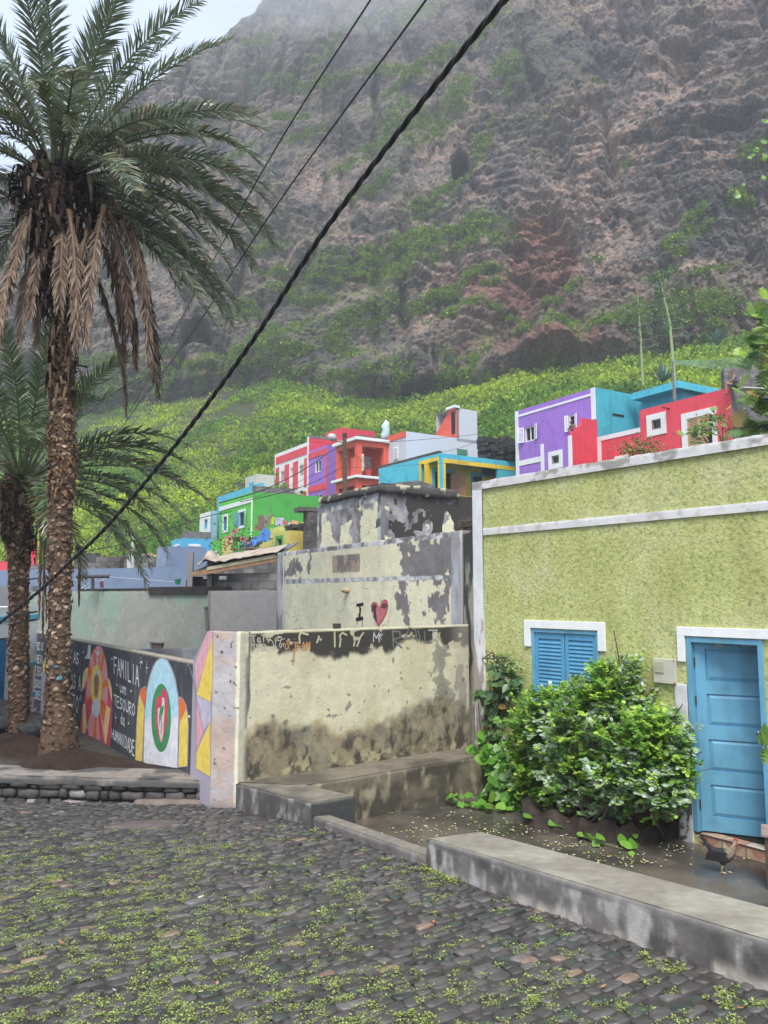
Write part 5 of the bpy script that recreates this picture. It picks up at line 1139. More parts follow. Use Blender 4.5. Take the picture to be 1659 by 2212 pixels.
# ============================================================ THE COLOURED HOUSES ON THE SLOPE
def house(name, label, C, ztop, dA_, a, b, zbot, mA, mB_, hA=(), hB=(), dep=.15, cat='house'):
    """C nearest corner (xy), a metres along dA_ (away to the left), b metres along the perpendicular (away to the right)"""
    dB_ = Vector((dA_.y, -dA_.x)); L = Fac(C, dA_); Rr = Fac(C, dB_)
    t = thing(name, label, cat, (C[0]+dA_.x*a/2+dB_.x*b/2, C[1]+dA_.y*a/2+dB_.y*b/2, zbot))
    poly_ = [Vector(C)+dA_*a, Vector(C), Vector(C)+dB_*b, Vector(C)+dA_*a+dB_*b]
    m1 = MB(); L.wall(m1, 0, a, zbot, ztop, hA, dep); m1.build('wall', mA, t, label=None)
    m2 = MB(); Rr.wall(m2, 0, b, zbot, ztop, hB, dep)
    if mB_ is mA or True:
        m2.prism([tuple(p) for p in poly_], zbot, ztop-.001, skip=(0, 1), top=False); 
        m2.face([(p.x, p.y, ztop-.12) for p in poly_]); m2.build('wall', mB_, t)
    return t, L, Rr
def corner(px, Y): p = PY(*px, Y); return p.xy, p.z
def H(name, label, cpx, Y, dA_, lpx, rpx, zb, mA, mB_, hA=(), hB=(), top=None):
    C, z = corner(cpx, Y); dB_ = Vector((dA_.y, -dA_.x)); a = Fac(C, dA_).st(*lpx)[0]; b = Fac(C, dB_).st(*rpx)[0]
    return house(name, label, C, z, dA_, a, b, z-zb, mA, mB_, hA(Fac(C, dA_)) if callable(hA) else hA, hB(Fac(C, dB_)) if callable(hB) else hB)
def rect(f, p, q):
    a, b = f.st(*p), f.st(*q); return (min(a[0], b[0]), max(a[0], b[0]), min(a[1], b[1]), max(a[1], b[1]))
def rectc(f, x0, x1, ytop, ybot, cr):
    """rect from left/right x and the top/bottom y measured at the middle of the rect"""
    xm = (x0+x1)/2; s0 = f.st(*cr(x0, ytop))[0]; s1 = f.st(*cr(x1, ytop))[0]; zt = f.st(*cr(xm, ytop))[1]; zb = f.st(*cr(xm, ybot))[1]
    return (min(s0, s1), max(s0, s1), zb, zt)
def window(f, par, r, fm=None, pane=GLASS, fw=.07, dep=.12, bars=1, shut=0, sm=None, label=None, surround=0, sur_m=None, open_a=70):
    """framed window in hole r; shut: 0 none, 1 closed louvre shutters, 2 two open leaves"""
    s0, s1, z0, z1 = r; fm = fm or WHITE; m = MB()
    for (a, b, c, d) in ((s0, s0+fw, z0, z1), (s1-fw, s1, z0, z1), (s0+fw+.001, s1-fw-.001, z1-fw, z1), (s0+fw+.001, s1-fw-.001, z0, z0+fw)): f.box(m, a, b, c, d, -dep, -dep+.09)
    for k in range(bars): x = s0+(s1-s0)*(k+1)/(bars+1); f.box(m, x-.02, x+.02, z0+fw, z1-fw, -dep+.005, -dep+.08)
    w = m.build('window', fm, par, label=label)
    m = MB(); f.box(m, s0+fw*.5, s1-fw*.5, z0+fw*.5, z1-fw*.5, -dep-.03, -dep-.005); m.build('pane', pane, w)
    if surround:
        m = MB(); t = surround; f.box(m, s0-t, s1+t, z1+.001, z1+t, .0, .04); f.box(m, s0-t, s1+t, z0-t, z0-.001, .0, .04); f.box(m, s0-t, s0-.001, z0, z1, 0, .04); f.box(m, s1+.001, s1+t, z0, z1, 0, .04)
        m.build('surround', sur_m or WHITE, w)
    if shut:
        sm = sm or WHITE
        for k in (0, 1):
            m = MB(); hw = (s1-s0)/2
            if shut == 1: lf = Fac(f.p(s0+k*hw, 0, -dep+.1).xy, f.d); lf.n = f.n; x0, x1 = .0, hw-.02
            else:
                ang = R(open_a); d = f.d*(-cos(ang) if k == 0 else cos(ang))+f.n*sin(ang); hp_ = f.p(s0 if k == 0 else s1, 0, .02).xy
                lf = Fac(hp_, d); x0, x1 = 0, hw*.95
            lf.box(m, x0, x0+.06, z0, z1, 0, .035); lf.box(m, x1-.06, x1, z0, z1, 0, .035); lf.box(m, x0+.06, x1-.06, z1-.07, z1, 0, .035); lf.box(m, x0+.06, x1-.06, z0, z0+.07, 0, .035)
            z = z0+.09
            while z < z1-.1: lf.box(m, x0+.06, x1-.06, z, z+.045, .005, .02); z += .075
            m.build('shutter', sm, w)
    return w
def trims(f, par, L, mat, o=.03, name='trim', label=None):
    m = MB()
    for i, (a, b, c, d) in enumerate(L): f.box(m, a, b, c, d, 0.0, o+.002*(i % 3))
    return m.build(name, mat, par, label=label)
A1 = vpdir(-200); B1 = Vector((A1.y, -A1.x))
PURP = paint('a678d2', dirt=.2); PURP_SHADE = paint((.27, .13, .46), dirt=.12); RED_SHADE = paint((.72, .05, .085), dirt=.24); REDL = paint((.84, .075, .11), dirt=.2); CORAL = paint((.80, .12, .07), dirt=.24)  # darker violet and red copies put the side faces' shade into the paint
TEAL = paint((.065, .43, .54), dirt=.24); TEALL = paint((.09, .54, .69), dirt=.24); YEL = paint((.88, .60, .05), dirt=.26); PYEL = paint((.76, .66, .20), dirt=.15); GRNL = paint((.12, .58, .07), dirt=.2); GRN_SHADE = paint((.07, .40, .06), dirt=.24)  # darker teal and green copies likewise carry the shade of right-facing sides
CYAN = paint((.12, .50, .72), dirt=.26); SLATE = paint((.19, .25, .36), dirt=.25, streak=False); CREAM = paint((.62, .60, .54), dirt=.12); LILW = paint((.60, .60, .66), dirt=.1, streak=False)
CAP = paint((.20, .19, .18), dirt=.5); TANS = paint((.62, .42, .22), dirt=.1)
# ------------------------------------------------ purple house with turquoise gable
def g4(x, y): return c4(x, y)
C_, Z_ = corner(c4(655, 258), 42.0); pf4 = Fac(C_, A1); ptop = Z_
W1 = rectc(pf4, 243, 303, 485, 572, c4); W2 = rectc(pf4, 500, 538, 418, 512, c4); W3 = rectc(pf4, 403, 446, 655, 700, c4); W4 = rectc(pf4, 257, 278, 692, 710, c4)
bb = Fac(C_, B1)
tl2 = bb.st(*c4(900, 345))[0]+2.5
ph, fL, fR = house('purple_house', 'two-storey purple house with white bands, open windows and a turquoise side wall', C_, Z_, A1, pf4.st(*c4(190, 400))[0], tl2, Z_-7.5, PURP, TEAL, [W1, W2, W3, W4])
aw = pf4.st(*c4(190, 400))[0]; yb = rectc(pf4, 338, 500, 300, 330, c4)
z_t = pf4.st(*c4(645, 290))[1]; z_t0 = pf4.st(*c4(645, 304))[1]
trims(fL, ph, [(0, aw, z_t0, z_t), (0, .32, pf4.st(*c4(650, 445))[1], Z_), (aw-.28, aw, Z_-7.3, Z_-.01)], WHITE)
z_m = pf4.st(*c4(335, 660))[1]; trims(fL, ph, [(pf4.st(*c4(338, 660))[0], aw-.29, z_m-.32, z_m)], WHITE, .03, label='short white band low on the left')
window(fL, ph, W1, bars=1, shut=2, label='left upper window with open white leaves', open_a=25, dep=.15, pane=DARK); window(fL, ph, W2, bars=0, shut=2, label='right upper window with open white leaves', open_a=20, pane=DARK)
wx = MB(); fL.box(wx, W4[0], W4[1], W4[2], W4[3], -.14, -.05); wx.build('vent', DARK, ph)
# protruding lower annex: front plane parallel to the facade, side wall red, darkened for shade, with stair-stepped top
an_s = pf4.st(*c4(662, 600))[0]-.0
side = Fac(fL.p(-.05, 0).xy, B1*-1)                  # runs from the house corner towards the street
sN = side.st(*c4(522, 640))[0]; print('annex depth', sN)
sN = min(max(sN, .8), 3.2) if sN > 0 else 2.0
afr = Fac(side.p(sN, 0).xy, A1); za1 = afr.st(*c4(515, 548))[1]; a_len = afr.st(*c4(338, 590))[0]
W3b = rectc(afr, 403, 446, 655, 703, c4)
an = thing('annex', 'lower purple annex with a dark red stepped flank before the purple house', 'annex', afr.p(a_len/2, Z_-7.5, -sN/2))
m = MB(); afr.wall(m, 0, a_len, Z_-7.5, za1, [W3b], .15); m.face([afr.p(0, za1, 0), afr.p(a_len, za1, 0), afr.p(a_len, za1, -sN+.02), afr.p(0, za1, -sN+.02)]); m.face([afr.p(a_len, Z_-7.5, 0), afr.p(a_len, za1, 0), afr.p(a_len, za1, -sN+.02), afr.p(a_len, Z_-7.5, -sN+.02)]); m.build('wall', PURP, an)
window(afr, an, W3b, fm=plain('grey_frame', (.25, .27, .2), .6), surround=.26, bars=0, label='small tilted window with a white surround')
trims(afr, an, [(0, .28, Z_-7.4, za1+.1), (a_len-.26, a_len, Z_-7.4, za1-.0)], WHITE)
pts = [side.st(*c4(*q)) for q in ((522, 530), (522, 512), (545, 512), (545, 490), (562, 488), (580, 462), (582, 437), (660, 449))]
m = MB(); sp = [(sN, Z_-7.5), (sN, pts[0][1])] + [(min(p[0], sN), p[1]) for p in pts[1:]] + [(0, pts[-1][1]), (0, Z_-7.5)]
fr_ = [side.p(a, z, .012) for a, z in sp]; bk_ = [side.p(a, z, -.2) for a, z in sp]; m.face(fr_); m.face(bk_[::-1])
for i in range(len(sp)): j = (i+1) % len(sp); m.face([fr_[i], bk_[i], bk_[j], fr_[j]])
m.build('stair_wall', RED_SHADE, an, label='dark red flank wall stepped along the stairs')
# ------------------------------------------------ turquoise block behind the red house
T0 = Vector(bb.p(bb.st(*c4(900, 420))[0], 0).xy); tf = Fac(T0, A1); 
tb = tf.st(*c4(1178, 275)); zt_ = tf.st(*c4(1000, 310))[1]; tC = tf.p(tb[0], 0).xy
sl = Fac(tf.p(0, 0, .9).xy, A1); ca = sl.st(*c4(1138, 218)); cb = sl.st(*c4(865, 293)); cbot = sl.st(*c4(1138, 262))[1]
tz = (ca[1]+cb[1])/2; print('teal', tb, ca, cb, cbot)
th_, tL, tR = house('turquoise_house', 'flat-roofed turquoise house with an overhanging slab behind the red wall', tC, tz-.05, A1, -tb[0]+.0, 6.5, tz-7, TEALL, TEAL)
m = MB(); q = [sl.p(ca[0], 0), sl.p(cb[0]-.02, 0), sl.p(cb[0]-.02, 0, -6), sl.p(ca[0], 0, -7.5)]; m.prism([(v.x, v.y) for v in q], cbot+.02, tz); m.build('roof', TEALL, th_, label='overhanging turquoise roof slab')
# ------------------------------------------------ red house
rf = Fac(fL.p(-.05, 0, .01).xy, A1*-1)
rW = rectc(rf, 983, 1038, 445, 503, c4); rD = rectc(rf, 1187, 1328, 428, 600, c4); rV = rectc(rf, 768, 850, 655, 720, c4)
rtop = (rf.st(*c4(913, 395))[1]+rf.st(*c4(1440, 255))[1])/2; rs0 = rf.st(*c4(913, 395))[0]; rs1 = rf.st(*c4(1442, 255))[0]; rz0 = (rf.st(*c4(665, 548))[1]+rf.st(*c4(913, 495))[1])/2; print('red', rs0, rs1, rtop, rf.st(*c4(913, 395)), rf.st(*c4(1440, 255)), 'dist', rf.p(rs1, 0))
rh = thing('red_house', 'red house with a white-framed shuttered opening and a small square window above the green parapet', 'house', rf.p(rs1/2, rtop-7))
m = MB(); rf.wall(m, 0, rs0, rtop-7, rz0, (), .15); rf.wall(m, rs0, rs1, rtop-7, rtop, [rW, rD], .15)
for (a, b, zz) in ((0, rs0, rz0), (rs0, rs1, rtop)): m.face([rf.p(a, zz, 0), rf.p(b, zz, 0), rf.p(b, zz, -.25), rf.p(a, zz, -.25)]); m.face([rf.p(a, zz, -.25), rf.p(b, zz, -.25), rf.p(b, rtop-7, -.25), rf.p(a, rtop-7, -.25)])
m.face([rf.p(rs0, rz0, 0), rf.p(rs0, rtop, 0), rf.p(rs0, rtop, -.25), rf.p(rs0, rz0, -.25)])
m.build('wall', REDL, rh)
trims(rf, rh, [(0.0, rs0, rz0-.24, rz0+.001), (0, .26, rtop-6.9, rz0-.25)], WHITE, .03)
m = MB(); e = rf.p(rs1, 0).xy; B_ = Fac(e, B1); B_.wall(m, 0.0, 4.5, rtop-7, rtop-.02, (), .1); m.face([B_.p(0, rtop-.02), B_.p(4.5, rtop-.02), B_.p(4.5, rtop-.02, -.3), B_.p(0, rtop-.02, -.3)]); m.build('wall', BLKM, rh, label='bare grey concrete flank')
window(rf, rh, rW, fm=plain('grey_frame', (.22, .25, .18), .6), surround=.3, bars=0, label='small square window with tilted pane')
window(rf, rh, rD, fm=TANS, surround=.3, bars=0, shut=1, sm=TANS, label='tall opening closed by tan louvred shutters')
trims(rf, rh, [rV], WHITE, .03)
m = MB(); p = rf.p(*rf.st(*c4(1085, 382)), .0); m.tube([p, p+Vector((rf.n.x, rf.n.y, 0))*.5], .04, 6); m.build('spout', plain('spout', (.18, .05, .05), .7), rh)
m = MB(); p = bb.p(*bb.st(*c4(755, 422)), .0); s0 = bb.st(*c4(755, 422)); s1 = bb.st(*c4(820, 432)); bb.box(m, s0[0], s1[0], s1[1]-.0, s1[1]+.12, .002, .03); m.build('slot', DARK, ph)
# wires rack: pole with wrapped stem on the red roof
# ------------------------------------------------ turquoise house with yellow porch
A2 = vpdir(-260); B2 = Vector((A2.y, -A2.x))
C_, Z_ = corner(cB(1268, 553), 47); yl = Fac(C_, A2); yr = Fac(C_, B2)
aL = yl.st(*cB(690, 700))[0]; bR = yr.st(*c4(187, 735))[0]
ohL = (.22, yl.st(*cB(1085, 700))[0], yl.st(*cB(1160, 940))[1]-.6, yl.st(*cB(1160, 642))[1]); zsill = yr.st(*cB(1420, 950))[1]
ohR = (.2, yr.st(*c4(90, 760))[0], zsill, yr.st(*cB(1420, 655))[1]); ohL = (ohL[0], ohL[1], zsill, ohL[3])
yh, L_, R_ = house('turquoise_porch_house', 'turquoise house with a deep yellow corner porch above the pale ruined roof', C_, Z_, A2, aL, bR, Z_-6.5, TEALL, TEALL, [ohL], [ohR], dep=.22)
di = 1.3
m = MB(); ins = Fac(R_.p(0, 0, -di).xy, B2); dw = rectc(ins, 1215, 1375, 730, 890, cB); dw = (dw[0], dw[1], zsill+.0, dw[3]); ww = rectc(ins, 1570, 1659, 770, 940, cB)
ins.wall(m, -.3, bR+2, zsill-.3, Z_-.3, [dw, ww], .12); 
in2 = Fac(L_.p(ohL[1]+.0, 0, 0).xy, B2); m.face([in2.p(0.23, zsill), in2.p(4, zsill), in2.p(4, Z_-.3), in2.p(.23, Z_-.3)])
m.face([(C_.x+A2.x*.3+B2.x*.3, C_.y+A2.y*.3+B2.y*.3, ohR[3]), *[tuple(v) for v in (R_.p(bR-.1, ohR[3], -.25), R_.p(bR-.1, ohR[3], -di), ins.p(-.2, ohR[3]))]]) if False else None
m.build('porch_wall', YEL, yh, label='deep yellow walls inside the porch')
trims(L_, yh, [(ohL[0], ohL[1]+.2, ohL[3]-.02, ohL[3]+.22), (ohL[1]+.001, ohL[1]+.2, zsill-.2, ohL[3]-.03), (ohL[0]-.1, ohL[0]+.06, zsill, ohL[3]-.03)], YEL, .02); trims(R_, yh, [(ohR[0]-.0, bR, ohR[3]-.02, ohR[3]+.24), (ohR[0], ohR[0]+.16, zsill, ohR[3]-.03), (0.0, bR, zsill-.28, zsill-.0)], YEL, .02)
trims(ins, yh, [(dw[0]-.22, dw[0]-.001, zsill, dw[3]+.2), (dw[1]+.001, dw[1]+.2, zsill, dw[3]+.2), (dw[0], dw[1], dw[3]+.001, dw[3]+.2), (ww[0]-.2, ww[0]-.001, ww[2]-.2, ww[3]+.2), (ww[0], ww[1]+.6, ww[3]+.001, ww[3]+.2)], TEAL, .02)
BRW = plain('brown_wood', (.42, .19, .09), .6)
m = MB(); lf = Fac(ins.p(dw[1]-.02, 0, .03).xy, (B2*.85+Vector((ins.n.x, ins.n.y))*.5)); lf.box(m, 0, .85, zsill, dw[3]-.05, 0, .04); dd = m.build('door', BRW, yh, label='brown wooden door leaf standing open')
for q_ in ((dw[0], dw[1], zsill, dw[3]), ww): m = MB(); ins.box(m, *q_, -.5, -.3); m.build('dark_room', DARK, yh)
m = MB(); R_.box(m, -.1, bR, Z_-.02, Z_+.0, -.4, -.39)
m = MB(); L_.box(m, .25, aL, Z_+.001, Z_+.18, -.3, -.02); m.build('parapet', BLKD, yh, label='uneven grey blocks along the roof edge')
# ------------------------------------------------ coral house with balcony
A3 = vpdir(-230); B3 = Vector((A3.y, -A3.x))
C_, Z_ = corner(cB(492, 402), 57); cl = Fac(C_, A3); cr_ = Fac(C_, B3)
la = cl.st(*cB(292, 520))[0]; rb = cr_.st(*cB(745, 460))[0]; rb2 = cr_.st(*cB(782, 460))[0]; flz = cl.st(*cB(490, 762))[1]; flz0 = cl.st(*cB(490, 785))[1]; print('coral', la, rb, flz, Z_)
chs = thing('coral_house', 'coral house with an open corner balcony, white slab edges and washing', 'house', (C_.x+A3.x*la/2+B3.x*rb/2, C_.y+A3.y*la/2+B3.y*rb/2, Z_-7))
def slab_(par, z0, z1, out, nm, mat):
    m = MB(); q = [Vector(C_)+A3*(la+out)-B3*out, Vector(C_)-A3*out-B3*out, Vector(C_)+B3*(rb2)-A3*out, Vector(C_)+B3*rb2+A3*(la+out)]; m.prism([tuple(v) for v in q], z0, z1); return m.build(nm, mat, par)
slab_(chs, Z_-.22, Z_+.0, .22, 'roof', WHITE); slab_(chs, flz0, flz, .28, 'balcony_floor', WHITE)
m = MB(); CW = .42
def beam(f, s0, s1, z0, z1): f.box(m, s0, s1, z0, z1, -CW, 0)
for f, e in ((cl, la), (cr_, rb2)):
    for a_, b__ in ((Z_-.62, Z_-.221), (flz0-.5, flz0-.001)): m = MB(); f.box(m, .001, e, a_, b__, -.3, -.002); m.build('beam', CORAL, chs)
for nm, c in (('a', Vector(C_)), ('b', Vector(C_)+A3*(la-CW)), ('c', Vector(C_)+B3*(rb2-CW))):
    m = MB(); m.prism([tuple(c), tuple(c+B3*CW), tuple(c+B3*CW+A3*CW), tuple(c+A3*CW)], Z_-7, Z_-.625); m.build('column', CORAL, chs)
m = MB(); bw = Fac((Vector(C_)+B3*0+A3*(la)).xy, B3); wr = rectc(bw, 562, 645, 590, 700, cB); dpt = 2.2
bw = Fac((Vector(C_)+A3*2.3).xy, B3); wr = rectc(bw, 565, 642, 592, 697, cB); bw.wall(m, CW*.5, rb2-.05, Z_-7, Z_-.22, [wr], .1)
e_ = Fac((Vector(C_)+B3*(rb2-.05)).xy, A3); m.face([e_.p(0.3, flz), e_.p(2.4, flz), e_.p(2.4, Z_-.3), e_.p(.3, Z_-.3)]); m.build('back_wall', CORAL, chs)
window(bw, chs, wr, pane=plain('white_shutter', (.6, .58, .56), .6), bars=1, shut=2, label='balcony window with white louvred leaves', open_a=30)
m = MB(); iw = Fac((Vector(C_)+B3*1.9+A3*2.2).xy, A3); iw.wall(m, 0.05, la-2.2+.4, Z_-7, Z_-.23); m.build('inner_wall', PURP, chs, label='purple wall deep inside the balcony')
m = MB(); m.face([tuple((Vector(C_)+A3*(.1)+B3*.1).to_3d()+Vector((0, 0, Z_-.23))), tuple((Vector(C_)+A3*(la)+B3*.1).to_3d()+Vector((0, 0, Z_-.23))), tuple((Vector(C_)+A3*(la)+B3*rb2).to_3d()+Vector((0, 0, Z_-.23))), tuple((Vector(C_)+A3*.1+B3*rb2).to_3d()+Vector((0, 0, Z_-.23)))]); m.build('ceiling', LILW, chs)
m = MB(); cl.box(m, -.1, la, Z_+.001, Z_+.14, -.5, -.1); cr_.box(m, .1, rb2+.2, Z_+.001, Z_+.15, -.5, -.1); m.build('parapet', BLKD, chs, label='rough grey blocks along the roof edge')
# clothes on the balcony
cols = [((.75, .12, .12), 'red and white striped garment hanging on the coral balcony'), ((.8, .25, .15), 'orange garment hanging on the coral balcony'), ((.35, .45, .7), 'light blue shirt on the coral balcony line'), ((.62, .55, .42), 'cream towel on the coral balcony line next to the blue shirt')]
def cloth(name, label, P, wd, ht, dirv, mat, seed=0, group=None, cat='garment', sag=.1):
    n, k = 9, 9; V = []; dv = Vector((dirv.x, dirv.y, 0)).normalized(); nn = Vector((dv.y, -dv.x, 0))
    for j in range(k):
        for i in range(n):
            u, v = i/(n-1), j/(k-1); o = .05*sin(u*9+seed+v*2)*v+.03*sin(u*17+seed); V.append(tuple(P+dv*wd*(u+.03*sin(v*6+seed))+Vector((0, 0, -ht*v*(1-.12*abs(sin(u*5+seed)))))+nn*o))
    Fq = [[j*n+i, j*n+i+1, (j+1)*n+i+1, (j+1)*n+i] for j in range(k-1) for i in range(n-1)]
    me = bpy.data.meshes.new(name); me.from_pydata(V, [], Fq); me.materials.append(mat); me.polygons.foreach_set('use_smooth', [True]*len(Fq)); o = bpy.data.objects.new(name, me); link(o)
    md = o.modifiers.new('t', 'SOLIDIFY'); md.thickness = .01
    return tag(o, label, cat, group)
for k, (c, lb_) in enumerate(cols):
    p = cl.p(*cl.st(*cB(392+[0, 28, 45, 78][k], 600-[0, 8, 20, 30][k])), -.35); cloth('hanging_garment', lb_, p, [-.75, -.55, -1.0, -.7][k]*.9, [1.9, 1.7, 1.9, 1.6][k]*.9, A3, plain('fabric', c, .9), k, 'washing on the coral balcony')
m = MB(); p = cl.p(cl.st(*cB(400, 740))[0], flz, -.9); m.tube([p, p+Vector((0, 0, 1.15))], .5, 14); m.tube([p+Vector((0, 0, 1.15)), p+Vector((0, 0, 1.2))], .54, 14); tag(m.build('water_drum', plain('white_plastic', (.55, .53, .52), .4)), 'white drum on the coral balcony behind the pole', 'drum')
m = MB(); p = cr_.p(1.2, flz, -.6); m.tube([p, p+Vector((0, 0, .6))], [.28, .36], 12); tag(m.build('bucket', plain('red_plastic', (.5, .05, .05), .4)), 'red tub on the coral balcony beside the corner column', 'bucket')
# white (lilac-white) house right of the coral one
D0 = Vector(C_)+B3*rb2; wl_ = Fac(D0, A3*-1); s1 = wl_.st(*cB(947, 345)); wz = s1[1]; wC = wl_.p(s1[0], 0).xy; wr_ = Fac(wC, B3)
wh, WL_, WR_ = house('white_house', 'white house with a coral stair tower on its roof beside the coral balcony', wC, wz-.05, A3, s1[0], wr_.st(*cB(1612, 400))[0], wz-8, LILW, LILW)
trims(WL_, wh, [(0, s1[0], wz-.45, wz+.0)], CORAL, .04)
wwin = rectc(WL_, 832, 876, 497, 615, cB); m = MB(); WL_.box(m, *wwin, .02, .06); m.build('window', WHITE, wh, label='white louvred shutters'); gwr = rectc(WR_, 1420, 1514, 520, 572, cB); m = MB(); WR_.box(m, *gwr, .01, .06); m.build('window', plain('green_shutter', (.05, .22, .12), .6), wh, label='green shutters half hidden by the turquoise roof')
for k, nm in ((0, 0),):
    m = MB(); z = wwin[2]+.08
    while z < wwin[3]-.05: WL_.box(m, wwin[0]+.08, wwin[1]-.08, z, z+.03, .062, .075); z += .14
    m.build('louvre', plain('grey_louvre', (.38, .38, .38), .7), wh)
# tower
ts0 = WR_.st(*cB(1415, 300))[0]; ts1 = WR_.st(*cB(1610, 300))[0]; tz1 = WR_.st(*cB(1415, 132))[1]; tfz = Fac(WR_.p(ts0, 0).xy, A3)
m = MB(); q = [WR_.p(ts0, 0), WR_.p(ts1, 0), WR_.p(ts1, 0, -2.6), WR_.p(ts0, 0, -2.6)]; m.prism([(v.x, v.y) for v in q], wz-.3, tz1, skip=(3,)); m.build('tower', LILW, wh, label='white stair tower')
ll = tfz.st(*cB(1350, 175)); print('tower', ts0, ts1, tz1, ll, tfz.st(*cB(1165, 355)))
m = MB(); zb_ = wz-.05; tri = [(0, zb_), (0, tz1-.01), (ll[0], tz1-.01), (max(ll[0]+.3, tfz.st(*cB(1165, 355))[0]), zb_)]
fr_ = [tfz.p(a, z, 0) for a, z in tri]; bk_ = [tfz.p(a, z, -.25) for a, z in tri]; m.face(fr_); m.face(bk_[::-1])
for i in range(4): j = (i+1) % 4; m.face([fr_[i], bk_[i], bk_[j], fr_[j]])
m.build('stair_gable', CORAL, wh, label='sloping coral side of the stair tower')
ds = rectc(tfz, 1370, 1402, 170, 378, cB); m = MB(); tfz.box(m, ds[0], ds[1], ds[2], ds[3], .002, .03); m.build('doorway', DARK, wh)
m = MB(); tfz.box(m, -.1, ll[0]+.15, tz1, tz1+.18, -.3, .25); m.build('coping', WHITE, wh)
# bag on a post on the roof
m = MB(); p = PY(*cB(750, 400), 60); m.tube([p-Vector((0, 0, .3)), p+Vector((0, 0, .1)), p+Vector((.1, 0, .5)), p+Vector((.0, 0, .8)), p+Vector((.12, 0, 1.1)), p+Vector((.05, 0, 1.3))], [.25, .36, .30, .34, .22, .06], 9, tw=.3); tag(m.build('plastic_sheet', plain('sheet', (.55, .68, .66), .4), smooth=True), 'pale plastic sheet bundled on the roof of the coral house', 'plastic sheet')
# ------------------------------------------------ red and white striped house + purple house (attached row)
C_, Z_ = corner(cB(210, 478), 67); rw = Fac(C_, A1); pb = rw.st(*cB(38, 520))[0]; eb = rw.st(*cA(1057, 525))[0]
wA = rectc(rw, 97, 153, 625, 732, cB); wB_ = rectc(rw, 103, 160, 938, 985, cB)
p2, L_, R_ = house('violet_house', 'violet house with red trims between the striped house and the coral balcony', C_, Z_, A1, pb, 5, Z_-10, PURP, PURP_SHADE, [wA, wB_])
window(L_, p2, wA, bars=1, label='upper white window'); window(L_, p2, wB_, bars=1, label='lower white window')
zz = rw.st(*cB(205, 505))[1]; zz2 = rw.st(*cB(208, 826))[1]; trims(L_, p2, [(.0, pb, zz-.5, zz), (0, pb, zz2-.55, zz2), (0.0, .22, zz2, zz-.51), (0, .22, Z_-10, zz2-.56)], REDL, .04)
sC = rw.p(pb, 0).xy; st = Fac(sC, A1); stz = st.st(*cA(1420, 332))[1]; ln = st.st(*cA(1057, 525))[0]; zto = st.st(*cA(1415, 388))[1]
wins = [rectc(st, 1117, 1161, 703, 822, cA), rectc(st, 1222, 1252, 668, 798, cA), rectc(st, 1320, 1370, 635, 765, cA)]
s2, L_, R_ = house('striped_house', 'tall red and white striped house at the left end of the upper row', sC, zto, A1, ln, 7, zto-12, WHITE, RED_SHADE, wins)
for w, lb_ in zip(wins, ('left narrow window', 'middle narrow window', 'right window')): window(L_, s2, w, bars=1, fw=.09, label=lb_)
def stp(x0, x1, yt, yb_): return rectc(st, x0, x1, yt, yb_, cA)
zb1 = st.st(*cA(1415, 515))[1]; zb0 = zb1-.35; zm1 = st.st(*cA(1405, 872))[1]; zm0 = zm1-.42
S = lambda x: st.st(*cA(x, 700))[0]
trims(L_, s2, [(S(1413), S(1070), zb1, zto-.35)] + [(S(b_), S(a_), zm1, zb0) for a_, b_ in ((1070, 1105), (1166, 1214), (1257, 1310), (1378, 1413))] + [(S(b_), S(a_), zto-12, zm0) for a_, b_ in ((1070, 1120), (1200, 1250), (1275, 1305), (1357, 1405))], REDL, .04, label='red stripes and red top panel')
trims(L_, s2, [(0, .25, zto-12, stz)], WHITE, .05); m = MB(); R_.box(m, .0, 7, zto-.05, stz-.1, -.2, 0); m.build('wall', RED_SHADE, s2)
m = MB(); R_.box(m, 0, 7, stz-.1, stz+.15, -.25, .02); m.build('parapet', CAP, s2)
# red roof box
C_, Z_ = corner(cB(340, 315), 70); fa = Fac(C_, A1); fb = Fac(C_, B1); rb_, _, _ = house('red_roof_room', 'plain red room on the roofs behind the violet house', C_, Z_, A1, fa.st(*cB(192, 375))[0], fb.st(*cB(655, 360))[0], Z_-5, REDL, RED_SHADE, cat='roof room')
# ------------------------------------------------ green house group
A4 = vpdir(-170); B4 = Vector((A4.y, -A4.x))
C_, Z_ = corner(cA(815, 1000), 54); gl = Fac(C_, A4); gr_ = Fac(C_, B4)
hw = [rectc(gl, 500, 540, 1200, 1350, cA), rectc(gl, 672, 728, 1150, 1300, cA)]
gN, L_, R_ = house('bright_green_house', 'bright green house with blue shutters and a darker green flank', C_, gl.st(*cA(818, 955))[1]*.0+Z_+.45, A4, gl.st(*cA(455, 1110))[0], gr_.st(*cA(1562, 1010))[0]+.5, Z_-9, GRNL, GRN_SHADE, hw)
window(L_, gN, hw[0], fm=paint((.10, .25, .45)), surround=.16, bars=0, label='left window closed by a blue leaf', pane=plain('blue_leaf', (.08, .18, .32), .5)); window(L_, gN, hw[1], fm=paint((.12, .3, .45)), bars=0, surround=.18, shut=2, sm=paint((.14, .36, .52)), label='window with open blue shutters', open_a=25, pane=DARK)
zw = gl.st(*cA(815, 1040))[1]; trims(L_, gN, [(0, gl.st(*cA(455, 1110))[0], zw, Z_+.05), (0, .14, Z_-7, zw-.01)], WHITE, .05)
m = MB(); R_.box(m, .05, gr_.st(*cA(1275, 905))[0], Z_+.451, gr_.st(*cA(825, 862))[1], -.2, -.02); m.build('parapet', BLKM, gN, label='bare grey block parapet')
